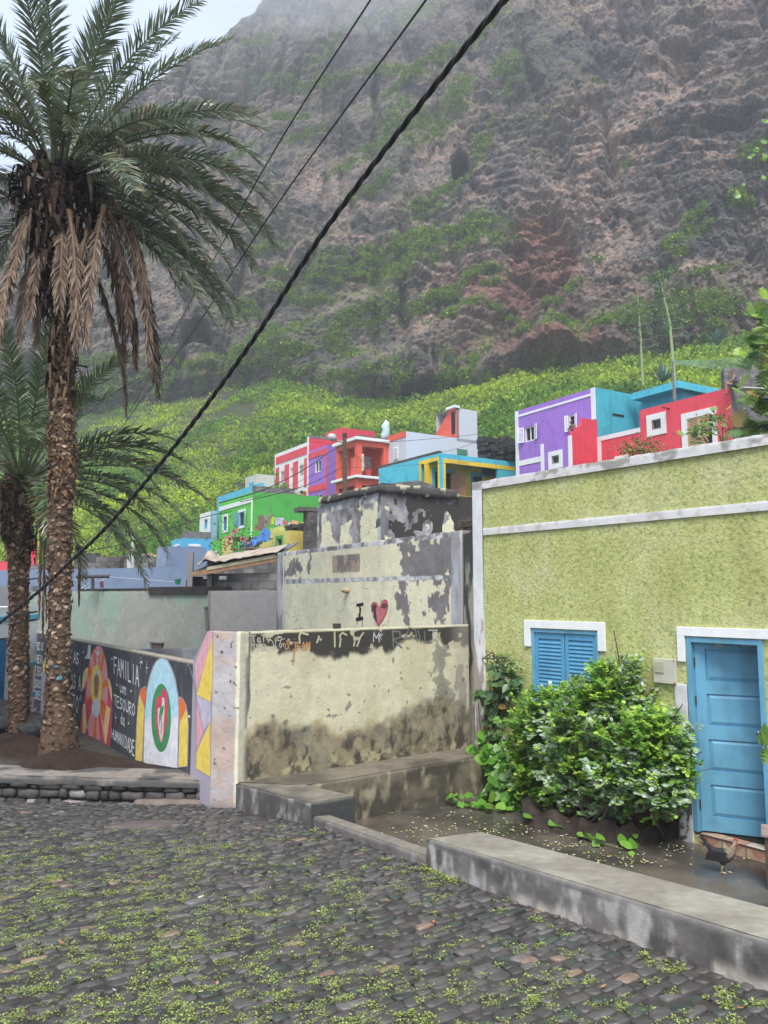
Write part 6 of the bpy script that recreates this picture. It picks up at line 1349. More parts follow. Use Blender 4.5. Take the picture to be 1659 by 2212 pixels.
cyt = gl.st(*cA(808, 862))[1]; m = MB(); f2 = Fac(gl.p(0, 0, -.6).xy, A4); f2.box(m, .1, f2.st(*cA(432, 958))[0], Z_-9, f2.st(*cA(808, 862))[1], -.3, 0); m.build('wall', CYAN, gN, label='light blue wall rising behind the green front')
# lower green/yellow wall in front
C2 = PY(*cA(487, 1440), 50); lo = Fac(C2.xy, A4); l0s = lo.st(*cA(365, 1450))[0]; r0s = lo.st(*cA(1040, 1440))[0]
m = MB(); tnl = thing('terrace_wall', 'green and yellow terrace front under the bright green house', 'terrace wall', lo.p(0, C2.z-6)); tw_ = rectc(lo, 398, 440, 1600, 1690, cA)
lo.wall(m, 0, l0s, C2.z-5.5, C2.z, [tw_], .15); m.face([lo.p(0, C2.z), lo.p(l0s, C2.z), lo.p(l0s, C2.z, -3), lo.p(0, C2.z, -3)]); m.build('wall', GRNL, tnl); window(lo, tnl, tw_, surround=.14, bars=0, label='small window in a ragged white surround', pane=DARK)
m = MB(); ry = lo.st(*cA(600, 1440))[0]; lo.wall(m, ry, -.001, C2.z-5.5, C2.z-.0, (), .15); m.face([lo.p(ry, C2.z), lo.p(0, C2.z), lo.p(0, C2.z, -3), lo.p(ry, C2.z, -3)]); m.build('wall', PYEL, tnl, label='pale yellow part of the terrace wall')
# yellow box house
C_, Z_ = corner(cA(1220, 1350), 44); yb_ = Fac(C_, A4); yr2 = Fac(C_, B4); yw = rectc(yb_, 1083, 1138, 1440, 1520, cA)
yx, L_, R_ = house('yellow_house', 'small pale yellow flat-roofed house with one green-framed window', C_, Z_, A4, yb_.st(*cA(1040, 1370))[0], yr2.st(*cA(1500, 1360))[0]+2, Z_-5, PYEL, paint((.70, .55, .12), dirt=.15), [yw])
window(L_, yx, yw, fm=plain('grey_frame', (.3, .28, .24), .6), surround=.18, sur_m=GRNL, bars=0, label='square window with green surround', pane=DARK)
sb = yb_.st(*cA(1040, 1460)); m = MB(); L_.box(m, sb[0]+.001, yb_.st(*cA(880, 1480))[0], Z_-5, sb[1], -3, -.01); m.build('wall', PYEL, yx, label='lower yellow wing'); m = MB(); f3 = Fac(L_.p(sb[0], 0, -3.1).xy, A4); f3.box(m, -.5, f3.st(*cA(822, 1370))[0], Z_-5, f3.st(*cA(1000, 1330))[1], -.3, 0); m.build('wall', PYEL, yx, label='yellow back wall')
# blue tarpaulin
tb_ = [PY(*cA(x, y), Y) for x, y, Y in ((700, 1490, 43), (820, 1520, 43), (985, 1455, 43), (1040, 1330, 45), (960, 1320, 46), (860, 1410, 45), (780, 1475, 44))]
def tarp():
    V = []; n = 14; e0 = [tb_[0], tb_[6], tb_[5], tb_[4]]; e1 = [tb_[0], tb_[1], tb_[2], tb_[3]]
    for i in range(n):
        t = i/(n-1)*3; k = min(int(t), 2); u = t-k; a = e0[k].lerp(e0[k+1], u); b = e1[k].lerp(e1[k+1], u)
        for j in range(n): v = j/(n-1); p = a.lerp(b, v)+Vector((0, -.25*sin(v*pi)*sin(t*4), -.18*sin(v*pi)+.10*sin(v*13+t*5))); V.append(tuple(p))
    Fq = [[i*n+j, i*n+j+1, (i+1)*n+j+1, (i+1)*n+j] for i in range(n-1) for j in range(n-1)]; me = bpy.data.meshes.new('tarpaulin'); me.from_pydata(V, [], Fq); me.materials.append(plain('blue_tarp', (.05, .19, .52), .45, nz_=.5, scale=1)); me.polygons.foreach_set('use_smooth', [True]*len(Fq)); o = bpy.data.objects.new('tarpaulin', me); link(o); tag(o, 'crumpled blue tarpaulin hanging over the yellow terrace', 'tarpaulin')
tarp()
# washing line by the green flank
wsh = [(1015, 1205, 40, 90, (.45, .75, .03), 'lime green garment on the line by the green flank'), (1060, 1215, 95, 100, (.50, .50, .68), 'pale lilac sheet on the line by the green flank'), (1155, 1250, 45, 35, (.8, .10, .14), 'red garment on the line by the green flank'), (1200, 1262, 45, 48, (.45, .45, .62), 'second pale lilac sheet right of the red garment'), (1243, 1242, 35, 65, (.75, .40, .10), 'orange garment at the right of the line'), (1278, 1248, 30, 25, (.78, .42, .36), 'small pink garment at the right end of the line')]
for k, (x, y, w_, h_, c, lb_) in enumerate(wsh):
    p = PY(*cA(x, y), 49); s_ = .1984*49/1690; cloth('hanging_garment', lb_, p, w_*s_, h_*s_, Vector((1, .1)), plain('fabric', c, .9, nz_=.3, scale=3), k, 'washing by the green flank')
m = MB(); pts = [PY(*cA(x, y), 49) for x, y in ((955, 1185), (1020, 1200), (1100, 1228), (1180, 1250), (1250, 1240), (1310, 1245))]; m.tube(pts, .012, 4, cap=False); tag(m.build('washing_line', plain('rope', (.3, .3, .3), .8)), 'washing line strung along the green flank', 'washing line')
# leaning posts and boards
m = MB()
for (x0, y0, x1, y1, r) in ((945, 1320, 1028, 1170, .09), (975, 1185, 1020, 970, .02), (1000, 1310, 1005, 1180, .05), (960, 1250, 945, 1180, .06)): m.tube([PY(*cA(x0, y0), 47.5), PY(*cA(x1, y1), 48)], r, 6)
tag(m.build('leaning_poles', plain('grey_wood', (.2, .16, .12), .9)), 'grey leaning poles in front of the green flank', 'poles')
m = MB(); s_ = .1984*48.5/1690; p = PY(*cA(870, 1350), 48.5); m.obox(p, (75*s_, 0, 0), (0, .06, 0), (0, 0, 160*s_)); m.obox(p+Vector((-38*s_, .1, 0)), (36*s_, 0, 0), (0, .06, 0), (0, 0, 60*s_), 1); tag(m.build('boards', [plain('old_board', (.22, .15, .13), .9, nz_=.5), plain('rusty_board', (.35, .15, .08), .9)]), 'weathered boards standing against the green flank', 'boards')
m = MB(); rng = RNG
for k in range(26):
    p = PY(*cA(rng.uniform(1230, 1450), rng.uniform(1300, 1345)), rng.uniform(44.5, 46)); m.cbox(p, rng.uniform(.2, .8), .4, rng.uniform(.1, .35), rng.uniform(0, 3), int(rng.integers(0, 4)))
m.build('junk_heap', [plain('junk', c, .9) for c in ((.03, .03, .03), (.09, .08, .07), (.02, .12, .14), (.15, .13, .12))], kind='stuff', label='heap of dark junk on the roof of the yellow house')
m = MB(); p = PY(*cA(1475, 1200), 43); m.cbox(p+Vector((0, 0, -1.6)), .9, .8, 3.6, .4); m.cbox(p+Vector((-.2, 0, .35)), 1.5, 1, .22, .4); tag(m.build('chimney_stack', BLKD), 'dark block pillar with a flat cap behind the pale ruin', 'pillar')
# cream house, white/cyan house, light-blue house, slate house
C_, Z_ = corner(cA(860, 735), 64); fa = Fac(C_, A4); fb = Fac(C_, B4); cw = rectc(fa, 783, 830, 825, 860, cA); _, L_, R_ = house('cream_house', 'small cream cube house behind the block parapet of the green house', C_, Z_, A4, fa.st(*cA(735, 768))[0], fb.st(*cA(1050, 752))[0], Z_-5, CREAM, CREAM)
m = MB(); L_.box(m, *cw, .01, .05); m.build('window', CYAN, _)
C_, Z_ = corner(cA(378, 1135), 60); fa = Fac(C_, A4); fb = Fac(C_, B4); ww_ = rectc(fa, 288, 322, 1228, 1335, cA)
wc, L_, R_ = house('white_blue_house', 'narrow white house with light blue shutters left of the bright green house', C_, Z_, A4, fa.st(*cA(240, 1170))[0], fb.st(*cA(430, 1140))[0], Z_-4, paint('ececea', dirt=.1), paint((.35, .5, .6)), [ww_])
window(L_, wc, ww_, fm=CYAN, bars=0, pane=plain('blue_leaf', (.15, .42, .55), .5), label='closed light blue shutter'); trims(L_, wc, [(0, .3, Z_-4, Z_)], CYAN, .04)
C_, Z_ = corner(cD(332, 188), 43); fa = Fac(C_, A4); fb = Fac(C_, B4); lbh, L_, R_ = house('light_blue_house', 'light blue flat-roofed house between the slate-blue house and the green terrace', C_, Z_, A4, fa.st(*cD(205, 208))[0], fb.st(*cD(650, 200))[0], Z_-5, CYAN, paint((.09, .42, .66), dirt=.15))
m = MB(); R_.box(m, *rectc(R_, 393, 523, 257, 282, cD), .01, .05); L_.box(m, *rectc(L_, 240, 298, 260, 280, cD), .01, .05); m.build('lintel', WHITE, lbh)
m = MB(); R_.box(m, .2, fb.st(*cD(660, 180))[0], Z_, Z_+.4, -.8, -.3); m.build('parapet', CAP, lbh)
C_, Z_ = corner(cD(147, 278), 32); fa = Fac(C_, A4); fb = Fac(C_, B4); vv = rectc(fa, 60, 128, 508, 543, cD)
slh, L_, R_ = house('slate_blue_house', 'tall slate-blue block with mould streaks above the long grey wall', C_, Z_, A4, fa.st(*cD(48, 290))[0], fb.st(*cD(590, 290))[0], Z_-5, paint((.30, .37, .50), dirt=.3), SLATE, [vv])
m = MB(); L_.box(m, vv[0], vv[1], vv[2], vv[3], -.15, -.1); m.build('vent', DARK, slh)
pa = PY(*cC(-400, 598), 36); pb_ = PY(*cC(1340, 615), 31.2); sw = Fac(pb_.xy, pa.xy-pb_.xy); m = MB(); q = [sw.p(-2, 0), sw.p((pa.xy-pb_.xy).length, 0), sw.p((pa.xy-pb_.xy).length, 0, -.4), sw.p(-2, 0, -.4)]; m.prism([(v.x, v.y) for v in q], -3, (pa.z+pb_.z)/2); tag(m.build('slate_blue_wall', SLATE), 'long low slate-blue wall running left from the slate-blue block', 'wall')
# right end of the slate wall below the shelter
# grey block yards behind
def bw_(p0, Y0, p1, Y1, h, label, mat=None, th=.25, name='block_wall'):
    a, b = PY(*p0, Y0), PY(*p1, Y1); f = Fac(a.xy, b.xy-a.xy); L = (b.xy-a.xy).length; m = MB(); z = (a.z+b.z)/2; f.box(m, 0, L, z-h, z, -th, 0); return tag(m.build(name, mat or BLKM), label, 'wall')
bw_(cC(785, 518), 36, cC(1285, 492), 36.5, 2.6, 'grey block wall with rubbish along its top behind the slate-blue wall'); bw_(cC(605, 462), 39, cC(785, 490), 38, 2.4, 'dark rendered wall behind the trunk of the big palm', plain('dark_render', (.10, .095, .09), .9, nz_=.4)); bw_(cC(610, 540), 37.4, cC(780, 560), 36.8, 2, 'lighter low wall just right of the big palm', BLKM)
bw_(cC(875, 498), 35.6, cC(985, 505), 35.4, 2.4, 'short darker pier in the grey block wall', BLKD); bw_(cC(246, 300), 46, cC(286, 312), 46, 1.6, 'small block pier glimpsed between the palm trunks'); bw_(cC(246, 385), 45, cC(292, 385), 45, 5, 'sliver of red wall glimpsed between the palm trunks', REDL, name='red_wall'); bw_(cC(-60, 545), 44, cC(60, 540), 43, 3.4, 'red wall at the left edge behind the far palm', REDL, name='red_wall')
bw_(cC(246, 570), 40, cC(390, 565), 40, 3, 'grey block wall glimpsed between the palm trunks', BLKM)
m = MB(); 
for (x, y0, y1, r) in ((1062, 608, 505, .14), (1082, 608, 280, .07)): m.tube([PY(*cC(x, y0), 34.5), PY(*cC(x, y1), 34.5)], r, 8)
tag(m.build('white_pipes', plain('white_pvc', (.62, .62, .60), .5)), 'two upright white pipes in front of the grey block wall', 'pipes')
for k, (x, y, w_, h_, c, lb_) in enumerate(((1090, 483, 28, 38, (.03, .08, .40), 'dark blue cloth hanging over the grey block wall'), (1155, 478, 45, 22, (.62, .60, .64), 'white cloth lying over the grey block wall'), (1200, 476, 45, 24, (.50, .25, .35), 'pinkish cloth lying over the grey block wall'), (1250, 486, 30, 20, (.7, .5, .12), 'yellow cloth at the right end of the grey block wall'), (1000, 488, 48, 14, (.6, .62, .66), 'pale sheet on top of the grey block wall left of the pipes'))):
    s_ = .2645*35/1690; cloth('draped_cloth', lb_, PY(*cC(x, y), 35), w_*s_, h_*s_, Vector((1, 0)), plain('fabric', c, .9), k+3, 'cloths over the block wall', 'cloth')
# T-shaped clothes post with red rag + lines
m = MB(); zb = gw_.p(0, GZ).z; p = PY(*cC(757, 785), 22.5); q = PY(*cC(757, 660), 22.5); m.tube([p, q], .05, 8); m.tube([PY(*cC(625, 666), 22.5), PY(*cC(892, 662), 22.5)], .05, 8); tag(m.build('clothes_post', plain('dark_iron', (.06, .05, .05), .7)), 'dark T-shaped clothes post rising behind the long grey wall', 'clothes post')
s_ = .2645*22.5/1690; cloth('rag', 'dark red rag hanging right of the T-shaped clothes post', PY(*cC(820, 700), 22.5), 25*s_, 58*s_, Vector((1, 0)), plain('fabric', (.16, .06, .08), .9), 2, cat='rag')
m = MB()
for (a, b) in (((605, 692), (720, 672)), ((650, 768), (800, 672)), ((690, 768), (885, 668)), ((892, 666), (1440, 710))): m.tube([PY(*cC(*a), 22.4), PY(*cC(*b), 22.8)], .008, 4, cap=False)
tag(m.build('clothes_lines', plain('pale_cord', (.5, .52, .58), .7)), 'thin pale cords tied to the T-shaped clothes post', 'cords')
# block shed and lean-to with cloth over it
C_, Z_ = corner(cD(935, 335), 28); fa = Fac(C_, A4); fb = Fac(C_, B4); sh, L_, R_ = house('block_shed', 'unplastered grey block shed with rusty sheets on its roof', C_, Z_, A4, fa.st(*cD(818, 350))[0], fb.st(*cD(1400, 345))[0]+1, Z_-5, BLKM, BLKM, cat='shed')
m = MB(); 
for (x0, y0, x1, y1) in ((845, 318, 1100, 325), (1010, 303, 1330, 330)): a, b = PY(*cD(x0, y0), 28), PY(*cD(x1, y1), 28.4); m.obox(a, b-a, (0, 1.6, .1), (0, 0, .045))
m.build('roof_sheet', plain('rusty_tin', (.22, .11, .08), .8, nz_=.6), sh)
a, b = PY(*cD(555, 490), 29), PY(*cD(820, 470), 28.2); bw_(cD(555, 488), 29.5, cD(822, 468), 28.3, 3, 'low grey block wall left of the block shed', BLKM)
bw_(cD(640, 640), 21.24, cD(1400, 500), 19.66, 4.2, 'dark rough block wall under the lean-to roof', BLKM); 
ba_ = PY(*cD(390, 620), 21.2); bb_ = PY(*cD(1372, 442), 19.6)
lt_ = thing('lean_to', 'lean-to roof with a timber edge and crumpled cloth beside the pale ruin', 'lean-to', (ba_+bb_)/2-Vector((0, 0, 1)))
m = MB(); dv = bb_-ba_; m.obox(ba_, dv*.995, (0, .12, 0), (0, 0, .13)); m.build('edge_beam', plain('raw_timber', (.42, .24, .13), .7, nz_=.4), lt_)
m = MB(); m.obox(ba_+Vector((.15, -.02, .16)), dv*.96, (.2, 2.2, .45), (0, 0, .03)); m.build('roof_sheet', plain('tin', (.20, .19, .19), .7, nz_=.5), lt_)
m = MB(); m.obox(ba_+dv*.22+Vector((0, -.02, .10)), dv*.76, (0, .04, 0), (0, 0, .09)); m.build('pale_batten', plain('pale_timber', (.55, .48, .32), .7), lt_)
def tarp2():
    V = []; n, k = 60, 12
    for i in range(n):
        for j in range(k):
            u, v = i/(n-1), j/(k-1); p = ba_+dv*(.10+.89*u)+Vector((.1*v, -.10+1.4*v, .20+.28*v)); w = .10*fbm(np.array(u*14.), np.array(v*5.), 0, 3, 5)*(1.4-u)+.30*math.exp(-((u-.13)/.06)**2)*math.exp(-((v-.25)/.3)**2)
            V.append((p.x, p.y, p.z+float(w)))
    Fq = [[i*k+j, i*k+j+1, (i+1)*k+j+1, (i+1)*k+j] for i in range(n-1) for j in range(k-1)]
    o = npmesh('cloth_cover', np.array(V), np.array(Fq), plain('cream_cloth', (.50, .41, .33), .9, nz_=.45, scale=2.5), smooth=True, label='crumpled cream cloth lying along the lean-to roof', cat='cloth cover'); md = o.modifiers.new('t', 'SOLIDIFY'); md.thickness = .02
tarp2()
for x in (412, 625):
    m = MB(); p = PY(*cD(x, 705), 21.2); m.cbox(p+Vector((0, 0, .4)), .14, .14, 1.0); m.build('post', plain('post', (.25, .24, .23), .9), lt_)
m = MB()
for (x, y, w_) in ((470, 685, .5), (520, 680, .4), (480, 655, .35), (700, 640, .5)): m.cbox(PY(*cD(x, y), 21.5), w_, .3, .22, .2)
tag(m.build('loose_blocks', BLKD), 'loose dark blocks stacked under the lean-to', 'blocks', kind=None)
r = (0, 0); m = MB(); f_ = Fac(PY(*cD(850, 640), 20.9).xy, Vector((1, -.35))); x0, x1 = f_.st(*cD(808, 625)), f_.st(*cD(882, 625)); z1_ = f_.st(*cD(845, 606))[1]; z0_ = f_.st(*cD(845, 645))[1]; f_.box(m, x0[0], x1[0], z0_, z1_, .3, .38); vt = m.build('vent_window', plain('pale_cement', (.3, .3, .3), .9)); tag(vt, 'small square vent with a pale frame in the dark block wall', 'vent')
m = MB(); f_.box(m, x0[0]+.08, x1[0]-.05, z0_+.04, z1_-.06, .381, .39); m.build('opening', plain('reddish', (.16, .07, .05), .9), vt)
m = MB(); p = PY(*cD(274, 695), 19); m.tube([p, p+Vector((0, 0, .13)), p+Vector((0, 0, .14))], [.06, .075, .01], 10); tag(m.build('green_cup', plain('green_plastic', (.02, .25, .12), .4)), 'small green pot standing on the dark roof edge', 'pot')
# white house at the left edge
we = PY(0, 1500, 17.6); wf = Fac((PY(66, 1480, 19.5)).xy, (PY(-60, 1480, 16).xy-PY(66, 1480, 19.5).xy)); L = (PY(-60, 1480, 16).xy-PY(66, 1480, 19.5).xy).length
wz_ = wf.st(20, 1311)[1]; wht = thing('white_cottage', 'white house with a blue door at the left edge behind the far palm', 'house', wf.p(L/2, -3.2))
m = MB(); dr_ = (wf.st(17, 1470)[0], L+1.5, -3.2, wf.st(8, 1378)[1]); wf.wall(m, -.3, L+3, -3.3, wz_, [(dr_[0], dr_[1], dr_[2]+.1, dr_[3])], .15); q = [wf.p(-.3, 0, -.01), wf.p(L+3, 0, -.01), wf.p(L+3, 0, -4), wf.p(-.3, 0, -4)]; m.prism([(v.x, v.y) for v in q], -3.3, wz_-.01, skip=(0,)); m.build('wall', paint('f2f2f0', dirt=.08), wht)
m = MB(); wf.box(m, dr_[0]+.03, dr_[1], dr_[2]+.1, dr_[3]-.03, -.12, -.06); m.build('door', paint((.02, .22, .45), rough=.5), wht)
bz = wf.st(10, 1345)[1]; trims(wf, wht, [(-.3, L+2, bz-.0, bz+.14), (-.28, wf.st(45, 1480)[0], wf.st(45, 1445)[1]-.0, wf.st(45, 1445)[1]+.1), (-.28, wf.st(45, 1480)[0], wf.st(40, 1510)[1]-.05, wf.st(40, 1510)[1]+.04)], CYAN, .03)
m = MB(); wf.box(m, -.1, wf.st(26, 1480)[0], wf.st(40, 1505)[1], wf.st(40, 1442)[1], .001, .02); m.build('grille', plain('beige_lattice', (.45, .40, .33), .8), wht)
bw_((-60, 1262), 30, (70, 1270), 29, 1.4, 'grey shadowed wall above the white cottage at the left edge', plain('grey_render', (.2, .2, .21), .9))
# dry stone terrace walls between the houses
tm_ = plain('rubble', (.055, .052, .05), .95, nz_=.6, scale=4)
def rubble(label, quads):
    m = MB(); rng = RNG
    for (x0, y0, x1, y1, Y) in quads:
        n = int((x1-x0)*(y1-y0)/22)+10
        for k in range(n): 
            p = PY(rng.uniform(x0, x1), rng.uniform(y0, y1), Y+rng.uniform(-.4, .4)); r_ = rng.uniform(.12, .32); m.cbox(p, r_*1.8, r_*1.3, r_, rng.uniform(0, 3))
        a, b = PY(x0, y0, Y+.3), PY(x1, y0, Y+.3); m.obox((a.x, Y+.3, PY(x0, y1, Y).z-1), (b.x-a.x, 0, 0), (0, 1.5, 0), (0, 0, a.z-PY(x0, y1, Y).z+1.0))
    tag(m.build('dry_stone_wall', tm_), label, 'dry stone wall')
rubble('dark dry stone terrace wall between the tower and the purple house', [(1040, 948, 1112, 990, 50)])
rubble('black rubble wall below the yellow porch', [(980, 1080, 1028, 1120, 40)])
HAZE_D = .0011
# ============================================================ HILLSIDE AND CLIFF
def interp(x, pts): p = np.array(pts, float); return np.interp(x, p[:, 0], p[:, 1])
def azA(px, py):
    v = (CY-py)/F; return ((px-CX)/F)/(CT-v*ST)
def elA(py): v = (CY-py)/F; return (ST+v*CT)/(CT-v*ST)
BASE = [(-400, 930), (0, 900), (200, 885), (330, 868), (420, 850), (500, 830), (600, 815), (740, 850), (850, 868), (960, 850), (1050, 830), (1130, 805), (1300, 790), (1450, 770), (1560, 745), (1659, 728), (2000, 690)]
SKY = [(-500, 520), (0, 400), (150, 300), (250, 225), (330, 180), (388, 139), (426, 105), (472, 95), (496, 75), (540, 38), (575, 8), (591, -5), (700, -150), (760, -300), (2200, -330)]
ZC = lambda px: interp(px, [(-400, 150), (0, 140), (500, 128), (900, 112), (1300, 98), (1700, 88), (2100, 80)])
ZS = lambda px: interp(px, [(-400, 52), (300, 50), (800, 46), (1050, 34), (1300, 27), (1700, 22), (2100, 20)])
def hill_pt(px, t):
    """px survey column, t 0 (foot) .. 1 (cliff base)"""
    zc, zs = ZC(px), ZS(px); Y = zs+(zc-zs)*t; hc = elA(interp(px, BASE))*zc; h0 = interp(px, [(-400, -2.5), (900, -1.5), (1300, -1.), (2100, 0)])
    h = h0+(hc-h0)*t**1.12; a = azA(px, 1000.); X = a*Y
    h = h+1.3*(fbm(X*.09, Y*.09, 0, 4, 6)-.5)*np.minimum(1, t*5)*(1-np.clip((t-.93)/.07, 0, 1)*.6)
    return X, Y, h
def build_hill():
    nx, nt = 420, 200; px, t = np.meshgrid(np.linspace(-420, 2100, nx), np.linspace(0, 1.03, nt)); px = px.ravel(); t = t.ravel()
    X, Y, h = hill_pt(px, t); c = mixc((.035, .05, .018), (.075, .10, .035), fbm(X*.5, Y*.5, 0, 5, 3)); c = mixc(c, (.07, .055, .045), sstep(.5, .7, fbm(X*.15, Y*.15, 0, 5, 13))*.8)  # soil toned dark green so gaps in the scrub read as shade
    Fq = np.array([[j*nx+i, j*nx+i+1, (j+1)*nx+i+1, (j+1)*nx+i] for j in range(nt-1) for i in range(nx-1)])
    npmesh('hillside', np.stack([X, Y, h], 1), Fq, vcol('hill_soil_shade', .95, 3, .6, .2, .4, 2), col=c, kind='structure', label='steep slope between the village and the cliff')
    # flat ground out to the horizon
    m = MB(); m.face([(-600, -300, -4.2), (600, -300, -4.2), (600, 700, -4.2), (-600, 700, -4.2)]); m.build('ground', plain('earth', (.08, .07, .05), .95), kind='structure', label='ground around the village')
build_hill()
SCR = leafmat('scrub_leaves', .6, .25, .2)
def build_scrub():
    rng = RNG; N = 27000; px = rng.uniform(-250, 1900, N); t = rng.uniform(.03, 1.0, N)**.85
    X, Y, h = hill_pt(px, t)
    dens = fbm(X*.12, Y*.12, 0, 4, 41); bare = sstep(.36, .30, dens)*sstep(300, 700, px) + sstep(.56, .44, fbm(X*.2, Y*.2, 0, 5, 43))*sstep(900, 450, px)*sstep(.4, .8, t)
    keep = rng.uniform(0, 1, N) > bare*.85; X, Y, h, px, t = X[keep], Y[keep], h[keep], px[keep], t[keep]; n = len(X)
    s = rng.uniform(.35, 1.0, n)**1.5*1.15*(.6+.9*fbm(X*.3, Y*.3, 0, 3, 8)); s *= np.where(px < 520, .75, 1)
    big = fbm(X*.10, Y*.10, 4, 4, 51); c0 = mixc((.10, .22, .015), (.34, .46, .03), sstep(.36, .64, big)); c0 = mixc(c0, (.30, .42, .05), sstep(.55, .75, fbm(X*.4, Y*.4, 0, 4, 52))[:]*.6)
    c0 = mixc(c0, (.06, .19, .04), sstep(1150, 1500, px)*.45*rng.uniform(0, 1, n)); c0 = c0*rng.uniform(.55, 1.3, (n, 1))
    k = 20; P = np.repeat(np.stack([X, Y, h], 1), k, 0); S = np.repeat(s, k); a = rng.uniform(0, 2*pi, n*k); r = rng.uniform(.1, 1, n*k)**.6; el = rng.uniform(.05, 1, n*k)
    off = np.stack([np.cos(a)*r, np.sin(a)*r, el*np.sqrt(1.02-r*r)*1.05], 1)*S[:, None]; Q = P+off
    fw = off+rng.normal(0, .35, off.shape)*S[:, None]+np.array([0, 0, .3]); c = np.repeat(c0, k, 0)*rng.uniform(.7, 1.3, (n*k, 1))
    V, Fq, C = scatter(QUAD_V, QUAD_F, Q, aim(fw, (0, -.6, .8)), S*rng.uniform(.20, .40, n*k), c)
    npmesh('green_scrub', V, Fq, SCR, col=C, kind='stuff', label='dense yellow-green scrub covering the slope below the cliff')
build_scrub()
# ------------------------------------------------------------ cliff
GREEN = [(870, 555, 230, 30, -16), (1000, 548, 90, 22, -10), (760, 612, 120, 22, -12), (640, 655, 70, 16, 8), (720, 660, 40, 12, 0), (880, 600, 90, 40, -25), (1040, 615, 60, 12, -20), (960, 430, 60, 22, -40), (1010, 400, 40, 14, -55), (1050, 320, 50, 18, -70), (930, 470, 60, 25, -30),
         (800, 430, 60, 18, -20), (660, 320, 60, 14, -20), (690, 185, 200, 14, 2), (900, 180, 130, 16, -32), (1040, 95, 90, 14, -38), (760, 100, 120, 14, -28), (900, 60, 70, 24, -25), (1090, 190, 30, 50, 20), (870, 290, 60, 60, -30), (800, 350, 80, 22, -30), (960, 260, 80, 40, -50), (560, 110, 60, 14, -30),
         (1480, 530, 90, 16, -25), (1500, 492, 40, 10, -35), (1440, 560, 40, 14, 0), (1530, 600, 60, 9, -25), (1425, 600, 40, 12, -20), (1290, 570, 30, 10, 0), (1215, 655, 60, 12, -28), (1100, 700, 60, 12, 10), (1120, 720, 50, 14, 0), (1060, 640, 30, 10, -20), (940, 660, 110, 20, -30), (800, 700, 90, 30, -15), (560, 760, 120, 26, -22),
         (640, 780, 120, 22, -20), (400, 800, 70, 14, 22), (350, 830, 70, 12, -10), (520, 700, 60, 20, 0), (600, 610, 60, 14, 0), (1320, 720, 80, 14, -5), (1230, 700, 40, 10, 0), (1550, 660, 40, 12, -10), (1600, 440, 30, 14, -40), (1630, 340, 30, 30, -50), (1040, 530, 70, 10, 0), (500, 330, 60, 20, 0), (620, 270, 50, 16, -10), (1350, 370, 20, 8, -40), (1290, 200, 16, 8, 0),
         (230, 800, 90, 20, 0), (330, 560, 60, 20, 0), (120, 560, 90, 26, 0), (980, 700, 60, 16, -20), (560, 560, 60, 14, -20), (700, 740, 60, 12, -25)]
PINKR = [(700, 545, 110, 20, 8), (870, 520, 42, 26, -20), (640, 560, 70, 26, 0), (960, 320, 60, 45, 0), (1090, 500, 40, 20, -30), (1250, 390, 100, 50, -60), (1290, 500, 60, 60, 0), (1350, 330, 130, 60, -20), (1480, 220, 80, 60, 0), (1240, 250, 40, 30, 0), (1000, 610, 90, 50, -20), (960, 690, 110, 50, 0), (1130, 760, 130, 30, 0), (1020, 760, 60, 40, 0), (1400, 660, 90, 40, 0), (1490, 690, 40, 16, -10), (1500, 590, 60, 22, -15), (1260, 60, 60, 40, 0), (1540, 60, 90, 40, -20), (1180, 480, 30, 20, 0), (800, 640, 40, 40, -40), (880, 730, 40, 30, 0), (900, 600, 20, 40, 0), (1320, 600, 60, 80, 0), (700, 400, 60, 40, 0), (540, 720, 60, 20, 0), (1520, 340, 90, 40, 0)]
REDR = [(1175, 560, 78, 92, 0), (1160, 520, 60, 50, 0), (1190, 640, 60, 40, -20), (1080, 650, 110, 60, 0), (1180, 755, 110, 40, 0)]
DARKR = [(996, 385, 20, 34, 8), (830, 130, 220, 30, -12), (1230, 150, 200, 70, -10), (1500, 330, 170, 70, -8), (1540, 440, 120, 60, 0), (1080, 100, 50, 60, 0), (780, 600, 60, 40, 0), (1340, 640, 40, 60, 0), (1390, 690, 30, 30, 0), (770, 820, 40, 50, 0), (870, 830, 70, 40, 0), (600, 720, 120, 50, 0), (1230, 720, 20, 80, 0), (1570, 520, 60, 30, 0)]
def emask(px, py, L, wx, wy, soft=.25):
    m = np.zeros_like(px)
    for (cx_, cy_, rx, ry, an) in L:
        a = R(-an); dx, dy = px+wx-cx_, py+wy-cy_; u = dx*cos(a)-dy*sin(a); v = dx*sin(a)+dy*cos(a); m = np.maximum(m, sstep(1+soft, 1-soft, np.sqrt((u/rx)**2+(v/ry)**2)))
    return m
